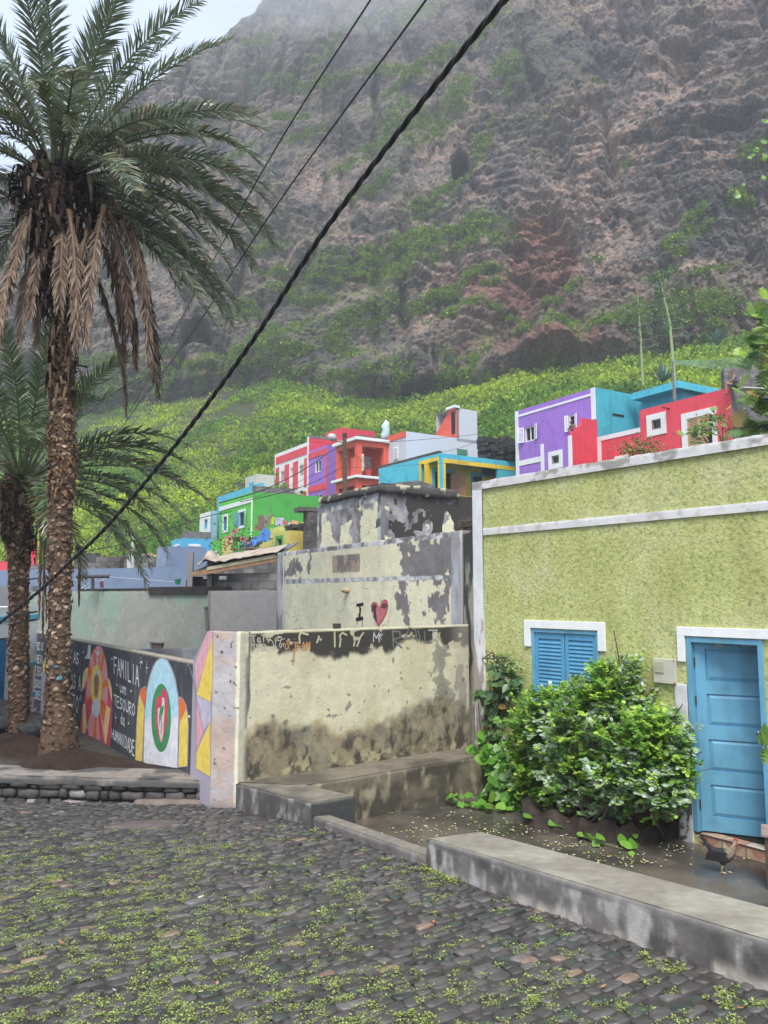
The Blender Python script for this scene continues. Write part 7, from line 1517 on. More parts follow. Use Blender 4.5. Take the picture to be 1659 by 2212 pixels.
def build_cliff():
    nx, nv = 1020, 640; cols = np.linspace(-420, 2080, nx); v1 = np.linspace(-.035, 1, nv)
    px, v = np.meshgrid(cols, v1); yb = interp(px, BASE); yt = interp(px, SKY)+10*(fbm(px*.02, px*0, 0, 4, 4)-.5)*2; py = yb+(yt-yb)*v
    zc = ZC(px); hc = elA(yb)*zc; k = elA(py); lean = .38
    Z = (zc-lean*hc)/(1-lean*k); h = k*Z; X = azA(px, py)*Z
    # big buttresses, ledges, strata, rubble
    warp = 3*(fbm(X*.06, h*.06, 2, 3, 71)-.5)
    D = 9*(fbm(X*.028, h*.02, Z*.01, 3, 1, True)-.5)+6.0*(fbm(X*.10+warp, h*.07, 3, 4, 2)-.5)-2.2*np.clip(fbm(X*.22+warp*.3, h*.045, 5, 4, 3, True)-.62, 0, 1)*4+1.1*(fbm(X*.30, h*.6, 7, 4, 9)-.5)+.75*(fbm(X*1.4, h*1.5, 8, 4, 19)-.5)+.5*(fbm(X*4, h*4, 8, 2, 20)-.5); bl = fbm(X*.5, h*.6, 1, 3, 29)*6; D = D+.45*(sstep(.25, .75, bl-np.floor(bl))-(bl-np.floor(bl)))
    # diagonal ledges falling from upper right to lower left
    q = h*.075-X*.035+1.1*(fbm(X*.03, h*.03, 9, 3, 5)-.5); fr = q-np.floor(q); D = D+2.6*(sstep(.0, .75, fr)-sstep(.8, 1.0, fr))*sstep(.3, .6, fbm(X*.04, h*.04, 2, 3, 77))
    st_ = np.sin(h*1.5+X*.12+3*fbm(X*.05, h*.05, 0, 3, 8)); D = D+.35*st_*sstep(1150, 1450, px)*sstep(520, 300, py)
    lay = h*.16+X*.03+1.2*fbm(X*.04, h*.05, 4, 4, 55); lf_ = lay*3-np.floor(lay*3); D = D+(.8*sstep(0, .7, lf_)-.8*sstep(.86, 1, lf_))*sstep(.42, .58, fbm(X*.05, h*.07, 7, 3, 56))
    wx = 60*(fbm(px*.012, py*.012, 0, 4, 31)-.5); wy = 50*(fbm(px*.012+9, py*.012, 0, 4, 32)-.5)
    red = emask(px, py, REDR[:2], wx*.4, wy*.4, .22); D = D-2.2*red+1.6*red*(fbm(X*.35, h*.8, 3, 3, 95)-.5)*3               # red hollow
    cave = emask(px, py, [(996, 378, 19, 36, 8)], wx*.3, wy*.3, .15); D = D-5*cave
    arch = emask(px, py, [(425, 757, 31, 36, 0)], wx*.1, wy*.1, .12)*(py < 768+.0*px); D = D-6*arch
    out = emask(px, py, [(850, 825, 110, 42, 4), (1180, 780, 60, 30, 0)], wx*.4, wy*.4, .3); D = D+3.2*out
    fade = np.clip((v+.035)/.05, 0, 1); D = D*(.25+.75*fade)*np.clip((1.02-v)/.04, 0.15, 1)
    Z2 = Z-D; X2 = azA(px, py)*Z2; h2 = h+.10*D
    # rock colours
    n1 = fbm(X*.35, h*.35, 0, 5, 61); n2 = fbm(X*1.3, h*1.1, 2, 5, 62); n3 = fbm(X*.12, h*.10, 0, 4, 63); n4 = fbm(X*3.5, h*3.5, 1, 3, 68)
    c = mixc((.125, .102, .09), (.33, .275, .24), n1*.35+n2*.3+n4*.35); c = mixc(c, (.068, .066, .074), sstep(.46, .62, fbm(X*.22, h*.30, 5, 6, 64))*.8); c = mixc(c, (.34, .25, .20), sstep(.56, .66, fbm(X*.30, h*.42, 6, 6, 69))*.6)
    dk = emask(px, py, DARKR[1:], wx, wy, .6); c = mixc(c, mixc((.055, .054, .060), (.11, .105, .108), n2), dk*.75)
    pk = emask(px, py, PINKR, wx*1.4, wy*1.4, .7)*sstep(.40, .58, n2+.15*(n3-.5)); c = mixc(c, mixc((.40, .25, .19), (.52, .37, .29), n2), pk*.65*(.6+.8*(n4 > .5)))
    c = mixc(c, (.30, .20, .155), sstep(.66, .74, n2)*sstep(600, 1000, px)*.7); rd = emask(px, py, REDR, wx, wy, .5); c = mixc(c, mixc((.19, .075, .062), (.36, .15, .11), n2), np.maximum(rd, red)*.72)
    c = mixc(c, (.32, .17, .11), emask(px, py, [(1165, 505, 48, 22, 0)], wx*.5, wy*.5, .6)*.6)
    lo = sstep(560, 760, px)*0+1; c = mixc(c, (.13, .085, .07), sstep(560, 700, py)*sstep(900, 1000, px)*.5)
    # greenery: along ledges (where the face leans back), plus the surveyed streaks
    gyy = np.gradient(D, axis=0); gl_ = sstep(.02, .16, -gyy+.0)  # top sides of bulges
    g0 = emask(px, py, [(a_, b_, c_*.95, d_*.72, e_) for a_, b_, c_, d_, e_ in GREEN], wx*1.1, wy*.8, .6); gn = fbm(X*.7, h*1.1, 4, 5, 65)
    g0 = np.maximum(g0, sstep(.13, .0, v+.12*(n3-.5))*sstep(.40, .56, n1)); g = g0*sstep(.36, .56, gn+.06)+ .35*gl_*sstep(.50, .64, fbm(X*.10, h*.10, 6, 4, 66)+.12*sstep(900, 500, px)-.10*sstep(1100, 1300, px))*sstep(.40, .56, gn)
    wash = sstep(.50, .68, fbm(X*.08, h*.07, 8, 4, 67)+.16*sstep(1150, 700, px)*sstep(350, 250, px*0+300)-.16*sstep(1150, 1400, px)); g = np.clip(g, 0, 1)
    c = mixc(c, (.11, .125, .06), wash*.5*sstep(.40, .6, n2)); gc = mixc((.11, .17, .045), (.23, .33, .06), sstep(.3, .7, n2)); c = mixc(c, gc, g*.9)
    c = mixc(c, (.05, .045, .045), sstep(.80, .98, lf_)*sstep(.45, .6, fbm(X*.05, h*.07, 7, 3, 56))*.55)
    c = mixc(c, (.02, .02, .024), np.maximum(cave, arch)*.95)  # cave mouths blackened in colour, standing in for their inner shade
    wsp = (vnoise(X*3.1, h*3.1, 5, 91) > .955)*(fbm(X*.2, h*.2, 3, 3, 92) > .52); c = mixc(c, (.5, .47, .43), wsp*.5)
    V = np.stack([X2, Z2, h2], -1); 
    # rear of the ridge
    back = V[-1].copy(); b2 = back+np.array([0, 14, -4.]); b3 = back+np.array([0, 60, -70.]); V = np.concatenate([V, b2[None], b3[None]]); c = np.concatenate([c, c[-1:], c[-1:]])
    J = nv+2; i, j = np.meshgrid(np.arange(nx-1), np.arange(J-1)); b = (j*nx+i).ravel(); Fq = np.stack([b, b+1, b+nx+1, b+nx], 1)
    m = vcol('cliff_rock', .95, 2.2, 1., .35, .5, 2.2, spec=.15)
    npmesh('cliff', V.reshape(-1, 3), Fq, m, col=c.reshape(-1, 3), kind='structure', label='steep brown volcanic cliff with red hollows and grassy ledges')
    # real tufts on the green parts
    rng = RNG; gm = (g*(v > 0)*(px > -200)*(px < 1850)).ravel(); w = gm**2+.012*(wash*(v > 0)).ravel()*sstep(.5, .6, n2).ravel()+.001; w = w/w.sum(); idx = rng.choice(len(w), 42000, p=w)
    P = np.stack([X2.ravel()[idx], Z2.ravel()[idx]-.15, h2.ravel()[idx]], 1)+rng.normal(0, .12, (len(idx), 3)); kk = 4; s = rng.uniform(.12, .36, len(idx))*(.6+.6*gm[idx])
    Q = np.repeat(P, kk, 0)+rng.normal(0, .16, (len(P)*kk, 3)); S = np.repeat(s, kk); fw = np.stack([rng.normal(0, .6, len(Q)), -np.abs(rng.normal(.5, .3, len(Q))), rng.normal(.3, .6, len(Q))], 1)
    pyi = py.ravel()[idx]; col = mixc((.13, .20, .06), (.30, .42, .07), rng.uniform(0, 1, len(P)))*rng.uniform(.6, 1.2, (len(P), 1)); col = mixc(col, (.33, .50, .04), (rng.uniform(0, 1, len(P)) < .22)*(pyi > 430)*1.*gm[idx])
    Vv, Ff, Cc = scatter(LEAF_V, LEAF_F, Q, aim(fw), S*rng.uniform(.7, 1.3, len(Q)), np.repeat(col, kk, 0)); npmesh('cliff_greenery', Vv, Ff, SCR, col=Cc, kind='stuff', label='grass and small plants clinging to the ledges of the cliff')
build_cliff()
# ------------------------------------------------------------ haze and a bank of mist on the ridge
def volume(name, dens, col, verts_obj):
    m = bpy.data.materials.new(name); m.use_nodes = True; nt = m.node_tree; nt.nodes.clear(); o = nt.nodes.new('ShaderNodeOutputMaterial'); p = nt.nodes.new('ShaderNodeVolumePrincipled')
    p.inputs['Density'].default_value = dens; p.inputs['Color'].default_value = (*col, 1); p.inputs['Anisotropy'].default_value = .2; nt.links.new(p.outputs[0], o.inputs['Volume']); verts_obj.data.materials.clear(); verts_obj.data.materials.append(m); return m
mb = MB(); mb.obox((-260, -20, -6), (520, 0, 0), (0, 300, 0), (0, 0, 226)); hz = mb.build('haze', DARK, weld=True, kind='stuff', label='thin pale haze in the air'); volume('haze_air', HAZE_D, (.86, .89, .95), hz); hz.data.materials[0].name = 'haze_air'
def mist():
    """soft banks of cloud clinging to the ridge: closed lens-shaped bodies, thin at their rims"""
    for k, (x, y, Y, rx, ry, rz, d, lb_) in enumerate(((655, -75, 128, 24, 9, 13, .020, 'thick grey-white mist hiding the ridge at the top'), (520, 60, 116, 14, 7, 10, .006, 'thin mist drifting down the left shoulder of the cliff'), (760, -10, 118, 20, 7, 10, .006, 'faint mist in front of the upper gully'))):
        bm = bmesh.new(); bmesh.ops.create_icosphere(bm, subdivisions=5, radius=1); P = np.array([v.co for v in bm.verts]); n = fbm(P[:, 0]*1.4+k*5, P[:, 1]*1.4, P[:, 2]*1.4, 4, 7+k)
        for v_, q in zip(bm.verts, n): s = .45+1.1*q; v_.co = Vector((v_.co.x*rx*s, v_.co.y*ry*s, v_.co.z*rz*s))
        me = bpy.data.meshes.new('mist'); bm.to_mesh(me); bm.free(); o = bpy.data.objects.new('mist', me); o.location = PY(x, y, Y); link(o); volume('mist_bank', d, (.93, .94, .98), o); tag(o, lb_, kind='stuff')
mist()
# ============================================================ PALMS
FROND = leafmat('palm_leaflets', .34, .22, .8); DRYF = leafmat('dry_leaflets', .8, .15, .2)
def frond_arrays(p0, azm, el0, L, droop, rng, m=74, lmax=.46, col=((.045, .075, .040), (.10, .135, .065)), tip=(.30, .22, .12), tipf=.2, fold=0., wid=.030, petiole=.16, twist=0., und=.12, side=0., brown=0.):
    n = 26; t = np.linspace(0, 1, n); el = el0-droop*(t**1.25); aa = azm+side*t
    d = np.stack([np.cos(el)*np.sin(aa), np.cos(el)*np.cos(aa), np.sin(el)], 1); P = np.concatenate([[p0], p0+np.cumsum(d[:-1]*L/(n-1), 0)])
    ts = np.linspace(petiole, 1, m); ts = np.repeat(ts, 2)+rng.normal(0, .003, 2*m); ts = np.clip(ts, 0, .999); sd = np.tile([1., -1.], m)
    x = ts*(n-1); i = np.minimum(x.astype(int), n-2); f = (x-i)[:, None]; Q = P[i]*(1-f)+P[i+1]*f; T = d[i]*(1-f)+d[np.minimum(i+1, n-1)]*f; T /= np.linalg.norm(T, axis=1)[:, None]
    up = np.array([0, 0, 1.]); S = np.cross(T, up); ln = np.linalg.norm(S, axis=1)[:, None]; S = np.where(ln < .12, np.array([[math.cos(azm), -math.sin(azm), 0]]), S/np.maximum(ln, 1e-4)); N = np.cross(S, T)
    tw = twist*ts[:, None]; S, N = S*np.cos(tw)+N*np.sin(tw), N*np.cos(tw)-S*np.sin(tw)
    u = np.clip((ts-petiole)/(1-petiole), 0, 1); ll = lmax*np.clip(.35+1.3*u-1.25*u**2.2, .22, 1.)*rng.uniform(.85, 1.12, 2*m)
    fwd = (.55+.75*u)[:, None]; D = T*fwd+S*sd[:, None]*(1-fold)*.95+N*(.30+rng.normal(0, .16, (2*m, 1)))*(1-fold)+rng.normal(0, und, (2*m, 3)); D[:, 2] -= fold*1.1; D /= np.linalg.norm(D, axis=1)[:, None]
    D2 = D.copy(); D2[:, 2] -= .28+.5*fold; D2 /= np.linalg.norm(D2, axis=1)[:, None]
    Wv = np.cross(D, N+rng.normal(0, .35, N.shape)); Wv /= np.linalg.norm(Wv, axis=1)[:, None]; w = wid*rng.uniform(.8, 1.15, 2*m)[:, None]*(.7+.5*np.sin(np.clip(u, 0, 1)*pi))[:, None]
    a = Q; b_ = Q+D*(ll*.5)[:, None]; c = Q+D*(ll*.5)[:, None]+D2*(ll*.5)[:, None]
    V = np.stack([a-Wv*w*.3, a+Wv*w*.3, b_+Wv*w*.5, c, b_-Wv*w*.5], 1); k = np.arange(2*m)[:, None]*5
    F4 = np.concatenate([k+np.array([[0, 1, 2, 4]])]); F3 = k+np.array([[4, 2, 3, 3]])
    base = mixc(col[0], col[1], rng.uniform(0, 1, 2*m)); base = base*rng.uniform(.75, 1.25, (2*m, 1))
    br = (rng.uniform(0, 1, 2*m) < brown)[:, None]; base = np.where(br, np.array([[.22, .14, .075]])*rng.uniform(.6, 1.3, (2*m, 1)), base)
    tm = (rng.uniform(0, 1, 2*m) < tipf+.3*(u > .8))[:, None]; tc_ = np.where(tm, np.array([tip])*rng.uniform(.6, 1.2, (2*m, 1)), base*1.15)
    C = np.stack([base*.9, base*.9, base, tc_, base], 1)
    # rachis tube (5 sided)
    return V.reshape(-1, 3), F4, F3[:, :3], C.reshape(-1, 3), P
def frond(name, parent, mat, stem_col, rad=.022, label=None, **kw):
    V, F4, F3, C, P = frond_arrays(**kw); tri = np.concatenate([F4[:, [0, 1, 2]], F4[:, [0, 2, 3]], F3]); n = len(P); k = 5; ring = []
    for i, p in enumerate(P):
        t = P[min(i+1, n-1)]-P[max(i-1, 0)]; t /= np.linalg.norm(t); s = np.cross(t, [0, 0, 1.]); s = s/(np.linalg.norm(s)+1e-6) if np.linalg.norm(s) > .05 else np.array([1., 0, 0]); u = np.cross(s, t); r = rad*(1.0-.85*i/(n-1))*(1+1.2*max(0, 1-i/3))
        for q in range(k): a = 2*pi*q/k; ring.append(p+(s*cos(a)*1.3+u*sin(a)*.7)*r)
    b = len(V); rf_ = [[b+i*k+q, b+i*k+(q+1) % k, b+(i+1)*k+(q+1) % k] for i in range(n-1) for q in range(k)]+[[b+i*k+q, b+(i+1)*k+(q+1) % k, b+(i+1)*k+q] for i in range(n-1) for q in range(k)]
    return npmesh(name, np.concatenate([V, ring]), np.concatenate([tri, np.array(rf_)]), mat, col=np.concatenate([C, np.tile(stem_col, (len(ring), 1))]), parent=parent, label=label)
TRK = vcol('palm_bark', .95, 20, .8, .02, .45, 14, spec=.15)
def trunk(par, pts, rad, rng, dens=1., wrap=None, paintp=None):
    """tapered trunk with overlapping leaf-base stubs; pts 3D centre line, rad per point"""
    pts = np.array([tuple(p) for p in pts]); seg = np.linalg.norm(np.diff(pts, axis=0), axis=1); s = np.concatenate([[0], np.cumsum(seg)]); H_ = s[-1]
    n = 70; kk = 28; si = np.linspace(0, H_, n); C3 = np.stack([np.interp(si, s, pts[:, k]) for k in range(3)], 1); r = np.interp(si, s, rad)
    a = np.linspace(0, 2*pi, kk, endpoint=False); V = []; C = []
    for i in range(n):
        rr = r[i]*(1+.09*(fbm(np.cos(a)*2, np.sin(a)*2, si[i]*3, 3, 5)-.5)*2); V.append(C3[i]+np.stack([np.cos(a)*rr, np.sin(a)*rr, a*0], 1)); C.append(mixc((.07, .045, .032), (.17, .11, .07), fbm(np.cos(a)*3, np.sin(a)*3, si[i]*5, 4, 3)))
    V = np.concatenate(V); C = np.concatenate(C); Fq = np.array([[i*kk+q, i*kk+(q+1) % kk, (i+1)*kk+(q+1) % kk, (i+1)*kk+q] for i in range(n-1) for q in range(kk)])
    # stubs in a spiral
    N = int(H_/.0105*dens*2.0); hh = np.linspace(.02, H_-.02, N)+rng.normal(0, .01, N); hh = np.clip(hh, 0, H_); th = np.arange(N)*2.39996+rng.normal(0, .22, N)
    cc = np.stack([np.interp(hh, s, pts[:, k]) for k in range(3)], 1); rr = np.interp(hh, s, rad); out = np.stack([np.cos(th), np.sin(th), th*0], 1); tan = np.stack([-np.sin(th), np.cos(th), th*0], 1)
    sv = np.array([[-.5, 0, 0], [.5, 0, 0], [.36, .55, .75], [-.36, .55, .75], [0, .95, 1.15], [-.42, .75, .25], [.42, .75, .25]], float)   # x tangent, y outward, z up
    sf = np.array([[0, 1, 6, 5], [5, 6, 2, 3], [3, 2, 4, 4], [0, 5, 3, 3], [1, 2, 6, 6]])
    sz = rng.uniform(.5, 1.2, N)*(1+.25*(vnoise(hh*2, hh*0, 0, 3)-.5)); 
    up = np.array([0, 0, 1.]); ax = tan*np.array(.085)*sz[:, None]; ay = out*(.050*sz*rng.uniform(.3, 1.3, N))[:, None]; azv = up[None]*(.075*sz*rng.choice([1, 1, -.5, .6], N))[:, None]+out*.0+tan*rng.normal(0, .02, (N, 1))
    base = cc+out*(rr*.95)[:, None]; Vs = base[:, None]+sv[None, :, 0:1]*ax[:, None]+sv[None, :, 1:2]*ay[:, None]+sv[None, :, 2:3]*azv[:, None]
    cs = mixc((.17, .105, .07), (.58, .41, .28), rng.uniform(0, 1, N)**1.6)*rng.uniform(.6, 1.2, (N, 1)); low_ = sstep(.75, .1, hh)[:, None]; cs = cs*(1-.55*low_)
    Cs = np.repeat(cs[:, None], 7, 1); Cs[:, [0, 1]] *= .45; Cs[:, [4]] *= 1.35
    if paintp is not None:
        d = np.linalg.norm(base-np.array(paintp), axis=1); mm = (d < .17) & (rng.uniform(0, 1, N) < .55); Cs[mm] = np.array([.16, .33, .38])*rng.uniform(.6, 1.1, (mm.sum(), 1, 1))
    b = len(V); fs = (sf[None]+(np.arange(N)*7)[:, None, None]+b).reshape(-1, 4); allV = np.concatenate([V, Vs.reshape(-1, 3)]); allC = np.concatenate([C, Cs.reshape(-1, 3)])
    tri = np.concatenate([Fq[:, [0, 1, 2]], Fq[:, [0, 2, 3]], fs[:, :3], fs[:, [0, 2, 3]]]); tri = tri[(tri[:, 0] != tri[:, 1]) & (tri[:, 1] != tri[:, 2]) & (tri[:, 0] != tri[:, 2])]
    return npmesh('trunk', allV, tri, TRK, col=allC, parent=par)
def fibres(par, name, c, rad, z0, z1, n, rng, cols, lab=None, ln=(.2, .5), wd=.03, hang=1.):
    """old leaf bases / fibre straps hugging the trunk between two heights"""
    th = rng.uniform(0, 2*pi, n); z = rng.uniform(z0, z1, n); L = rng.uniform(*ln, n); out = np.stack([np.cos(th), np.sin(th), th*0], 1); tan = np.stack([-np.sin(th), np.cos(th), th*0], 1)
    cx = np.array([c(q) for q in z]); r = rad(z)*rng.uniform(.75, 1.12, n); p = cx+out*r[:, None]; w = wd*rng.uniform(.5, 1.4, n)
    q1 = p+out*(.10*rng.uniform(.2, 1.3, n)*L/.3)[:, None]+np.array([0, 0, 1.])*(L*.35*rng.uniform(-.6, 1, n))[:, None]; q2 = q1+out*(.05*rng.uniform(-.8, 1, n))[:, None]-np.array([0, 0, 1.])*(L*hang*rng.uniform(.3, 1, n))[:, None]+tan*rng.normal(0, .04, (n, 1))
    T = tan*w[:, None]; V = np.stack([p-T, p+T, q1+T*.9, q1-T*.9, q2+T*.15, q2-T*.15], 1); F_ = np.array([[0, 1, 2], [0, 2, 3], [3, 2, 4], [3, 4, 5]]); Fq = (F_[None]+(np.arange(n)*6)[:, None, None]).reshape(-1, 3)
    cc = mixc(cols[0], cols[1], rng.uniform(0, 1, n)**1.8)*rng.uniform(.7, 1.3, (n, 1)); C = np.repeat(cc[:, None], 6, 1); C[:, :2] *= .5
    return npmesh(name, V.reshape(-1, 3), Fq, TRK, col=C.reshape(-1, 3), parent=par, label=lab)
def palm1():
    rng = np.random.default_rng(11); Y = PALM1.y
    cl = [(128, 1640, .34), (128, 1600, .285), (127, 1550, .225), (126, 1500, .185), (127, 1400, .165), (129, 1300, .165), (130, 1200, .170), (132, 1100, .175), (134, 1000, .215), (134, 930, .20), (135, 870, .165), (138, 780, .15), (140, 700, .15), (135, 600, .17), (128, 500, .20), (125, 420, .22), (124, 375, .16)]
    pts = [PY(x, y, Y) for x, y, r in cl]; pts[0] = pts[0]-Vector((0, 0, .15)); rad = [r*.92 for x, y, r in cl]
    t = thing('palm_tree', 'tall date palm with hanging dead fronds in the foreground left', 'palm tree', PALM1-Vector((0, 0, .1)))
    trunk(t, pts, rad, rng, paintp=PY(120, 1465, Y-.17)); zz = np.array([p.z for p in pts]); 
    c = lambda q: np.array([np.interp(q, zz, [p.x for p in pts]), np.interp(q, zz, [p.y for p in pts]), q]); rf_ = lambda q: np.interp(q, zz, rad)
    Z = lambda y: PY(130, y, Y).z
    fibres(t, 'fibre_wrap', c, rf_, Z(1090), Z(880), 520, rng, ((.16, .085, .04), (.42, .28, .15)), 'pale brown fibre straps wrapped round the trunk', (.06, .2), .022, .6)
    fibres(t, 'leaf_base', c, lambda q: np.interp(q, [Z(620), Z(500), Z(400), Z(360)], [.22, .50, .62, .30]), Z(660), Z(375), 900, rng, ((.012, .009, .008), (.12, .075, .05)), 'dark mass of old leaf bases under the crown', (.18, .5), .045, .9)
    fibres(t, 'leaf_base', c, lambda q: rf_(q)*1.15, Z(860), Z(600), 230, rng, ((.03, .02, .015), (.20, .13, .08)), 'old leaf bases clinging below the crown', (.15, .5), .035, 1.1)
    fibres(t, 'spathe', c, lambda q: np.interp(q, [Z(620), Z(500), Z(400)], [.3, .52, .66]), Z(590), Z(400), 40, rng, ((.10, .075, .055), (.28, .20, .14)), 'long grey-brown dead spathes', (.3, .7), .035, 1.2)
    top = PY(124, 385, Y)
    GR = ((.075, .115, .075), (.25, .30, .18))
    # azimuth measured from +Y clockwise; lateral to the right = +90 deg
    spec = []
    def add(a, e, L, dr, br=0., **k): spec.append((R(a), R(e), L, R(dr), br, k))
    # inner upright fronds
    for a, e, L in ((20, 78, 3.3), (75, 74, 3.1), (110, 66, 3.3), (-60, 76, 3.2), (-110, 68, 3.3), (-150, 72, 3.2), (160, 74, 3.2), (60, 62, 3.4), (95, 56, 3.3), (-85, 60, 3.4), (-35, 64, 3.3), (135, 60, 3.1), (-130, 55, 3.3), (5, 58, 3.3), (180, 62, 3.0), (85, 66, 3.5), (-20, 80, 3.4), (-100, 80, 3.2), (130, 80, 3.0)): add(a+rng.uniform(-8, 8), e, L, rng.uniform(28, 48))
    # middle, arching
    for a, e, L, dr in ((92, 44, 3.2, 62), (75, 38, 3.4, 78), (105, 34, 3.4, 84), (60, 32, 3.3, 80), (88, 28, 3.5, 84), (120, 30, 3.1, 84), (-75, 42, 3.2, 66), (-95, 36, 3.3, 76), (-120, 32, 3.2, 80), (-55, 34, 3.3, 80), (-140, 44, 3.1, 70), (20, 34, 3.3, 76), (-15, 38, 3.3, 74), (150, 38, 2.7, 78), (-170, 40, 2.7, 76), (45, 46, 3.3, 66)): add(a, e, L, dr, .05)
    # lower, drooping
    for a, e, L, dr in ((95, 14, 3.3, 74), (80, 6, 3.3, 66), (108, 0, 3.2, 62), (70, 16, 3.3, 76), (90, -6, 3.2, 56), (118, -8, 2.9, 58), (62, -4, 3.0, 60), (100, -14, 3.2, 48), (80, -18, 3.1, 45), (94, -22, 3.3, 36), (70, -12, 3.4, 46), (86, -30, 3.2, 30), (104, -26, 3.0, 34), (78, -24, 3.3, 34), (88, 20, 3.5, 80), (112, 14, 3.2, 80), (74, 26, 3.6, 84), (98, 34, 3.6, 88), (84, 48, 3.6, 78), (-80, 14, 3.2, 74), (-100, 4, 3.1, 66), (-65, 8, 3.1, 68), (-115, -4, 3.0, 60), (-90, -12, 2.9, 52), (-50, -4, 3.0, 60), (30, 6, 3.0, 66), (-20, 4, 3.0, 64), (135, 4, 2.7, 66), (-150, 8, 2.7, 66)): add(a, e, L, dr, .12)
    for a, e, L, dr, br, k in spec:
        o = np.array([sin(a), cos(a), 0])*.17; zoff = (e-.3)*.18
        frond('frond', t, FROND, (.16, .19, .07) if e > .9 else (.10, .12, .06), p0=np.array(top)+o+np.array([0, 0, zoff-.05]), azm=a, el0=e, L=L*(1.02 if abs(a-1.5) < .6 else .95), droop=dr, rng=rng, m=92, col=GR, tipf=.12+br, brown=br, twist=rng.uniform(-.6, .6), side=rng.uniform(-.18, .18), und=.13, wid=.027, lmax=.52)
    # short curled fronds with bleached tips in front of the crown
    for a, e, L, dr in ((150, 62, 1.5, 150), (115, 50, 1.7, 150), (-150, 58, 1.6, 150), (-120, 50, 1.7, 140), (170, 72, 1.9, 140)):
        frond('curled_frond', t, FROND, (.22, .24, .10), p0=np.array(top)+np.array([sin(R(a)), cos(R(a)), 0])*.15+np.array([0, 0, .15]), azm=R(a), el0=R(e), L=L, droop=R(dr), rng=rng, col=((.09, .13, .05), (.17, .20, .09)), tip=(.45, .36, .24), tipf=.75, lmax=.36, wid=.028)
    # hanging dead fronds
    hang = [(215, 470, 246, 745, 0), (252, 480, 250, 840, 0), (272, 500, 292, 770, 0), (226, 490, 215, 800, 0), (84, 500, 62, 800, 0), (70, 480, 58, 690, 0), (100, 520, 92, 720, 0), (150, 500, 155, 800, 0), (238, 470, 268, 830, 0), (235, 500, 230, 770, .0), (205, 520, 205, 760, 0), (262, 520, 262, 800, 0), (245, 510, 282, 820, 0), (190, 540, 182, 740, 0), (75, 520, 50, 720, 0), (66, 530, 45, 860, 0), (90, 550, 78, 780, 0), (115, 560, 112, 730, 0), (160, 540, 168, 880, 0), (220, 505, 222, 700, 0), (60, 540, 70, 730, 0), (135, 530, 138, 700, 0)]
    for k, (x0, y0, x1, y1, _) in enumerate(hang):
        Yk = Y-.25-.2*rng.uniform(0, 1) if k % 2 else Y-.05; a_ = PY(x0, y0-45, Yk); b_ = PY(x1, y1, Yk-.05); L = (b_-a_).length; az_ = math.atan2(b_.x-a_.x, .25*(1 if rng.uniform() < .5 else -1))
        frond('dead_frond', t, DRYF, (.24, .16, .10), p0=np.array(a_), azm=az_, el0=R(-55), L=L*1.03, droop=R(33), rng=rng, m=80, lmax=.40, col=((.06, .042, .032), (.28, .20, .145)), tip=(.42, .33, .25), tipf=.4, fold=rng.uniform(.35, .6), wid=.030, petiole=.08, und=.16, label=None)
    # a long thin dead frond by the trunk foot side
    for (x0, y0, x1, y1) in ((172, 1180, 178, 1300), (95, 1150, 92, 1380), (88, 1120, 84, 1330)):
        a_ = PY(x0, y0, Y+.25); b_ = PY(x1, y1, Y+.25); frond('dead_frond', t, DRYF, (.10, .07, .05), p0=np.array(a_), azm=0., el0=R(-84), L=(b_-a_).length, droop=R(4), rng=rng, m=40, lmax=.22, col=((.05, .035, .025), (.16, .11, .07)), fold=.9, wid=.03, petiole=.1)
palm1()
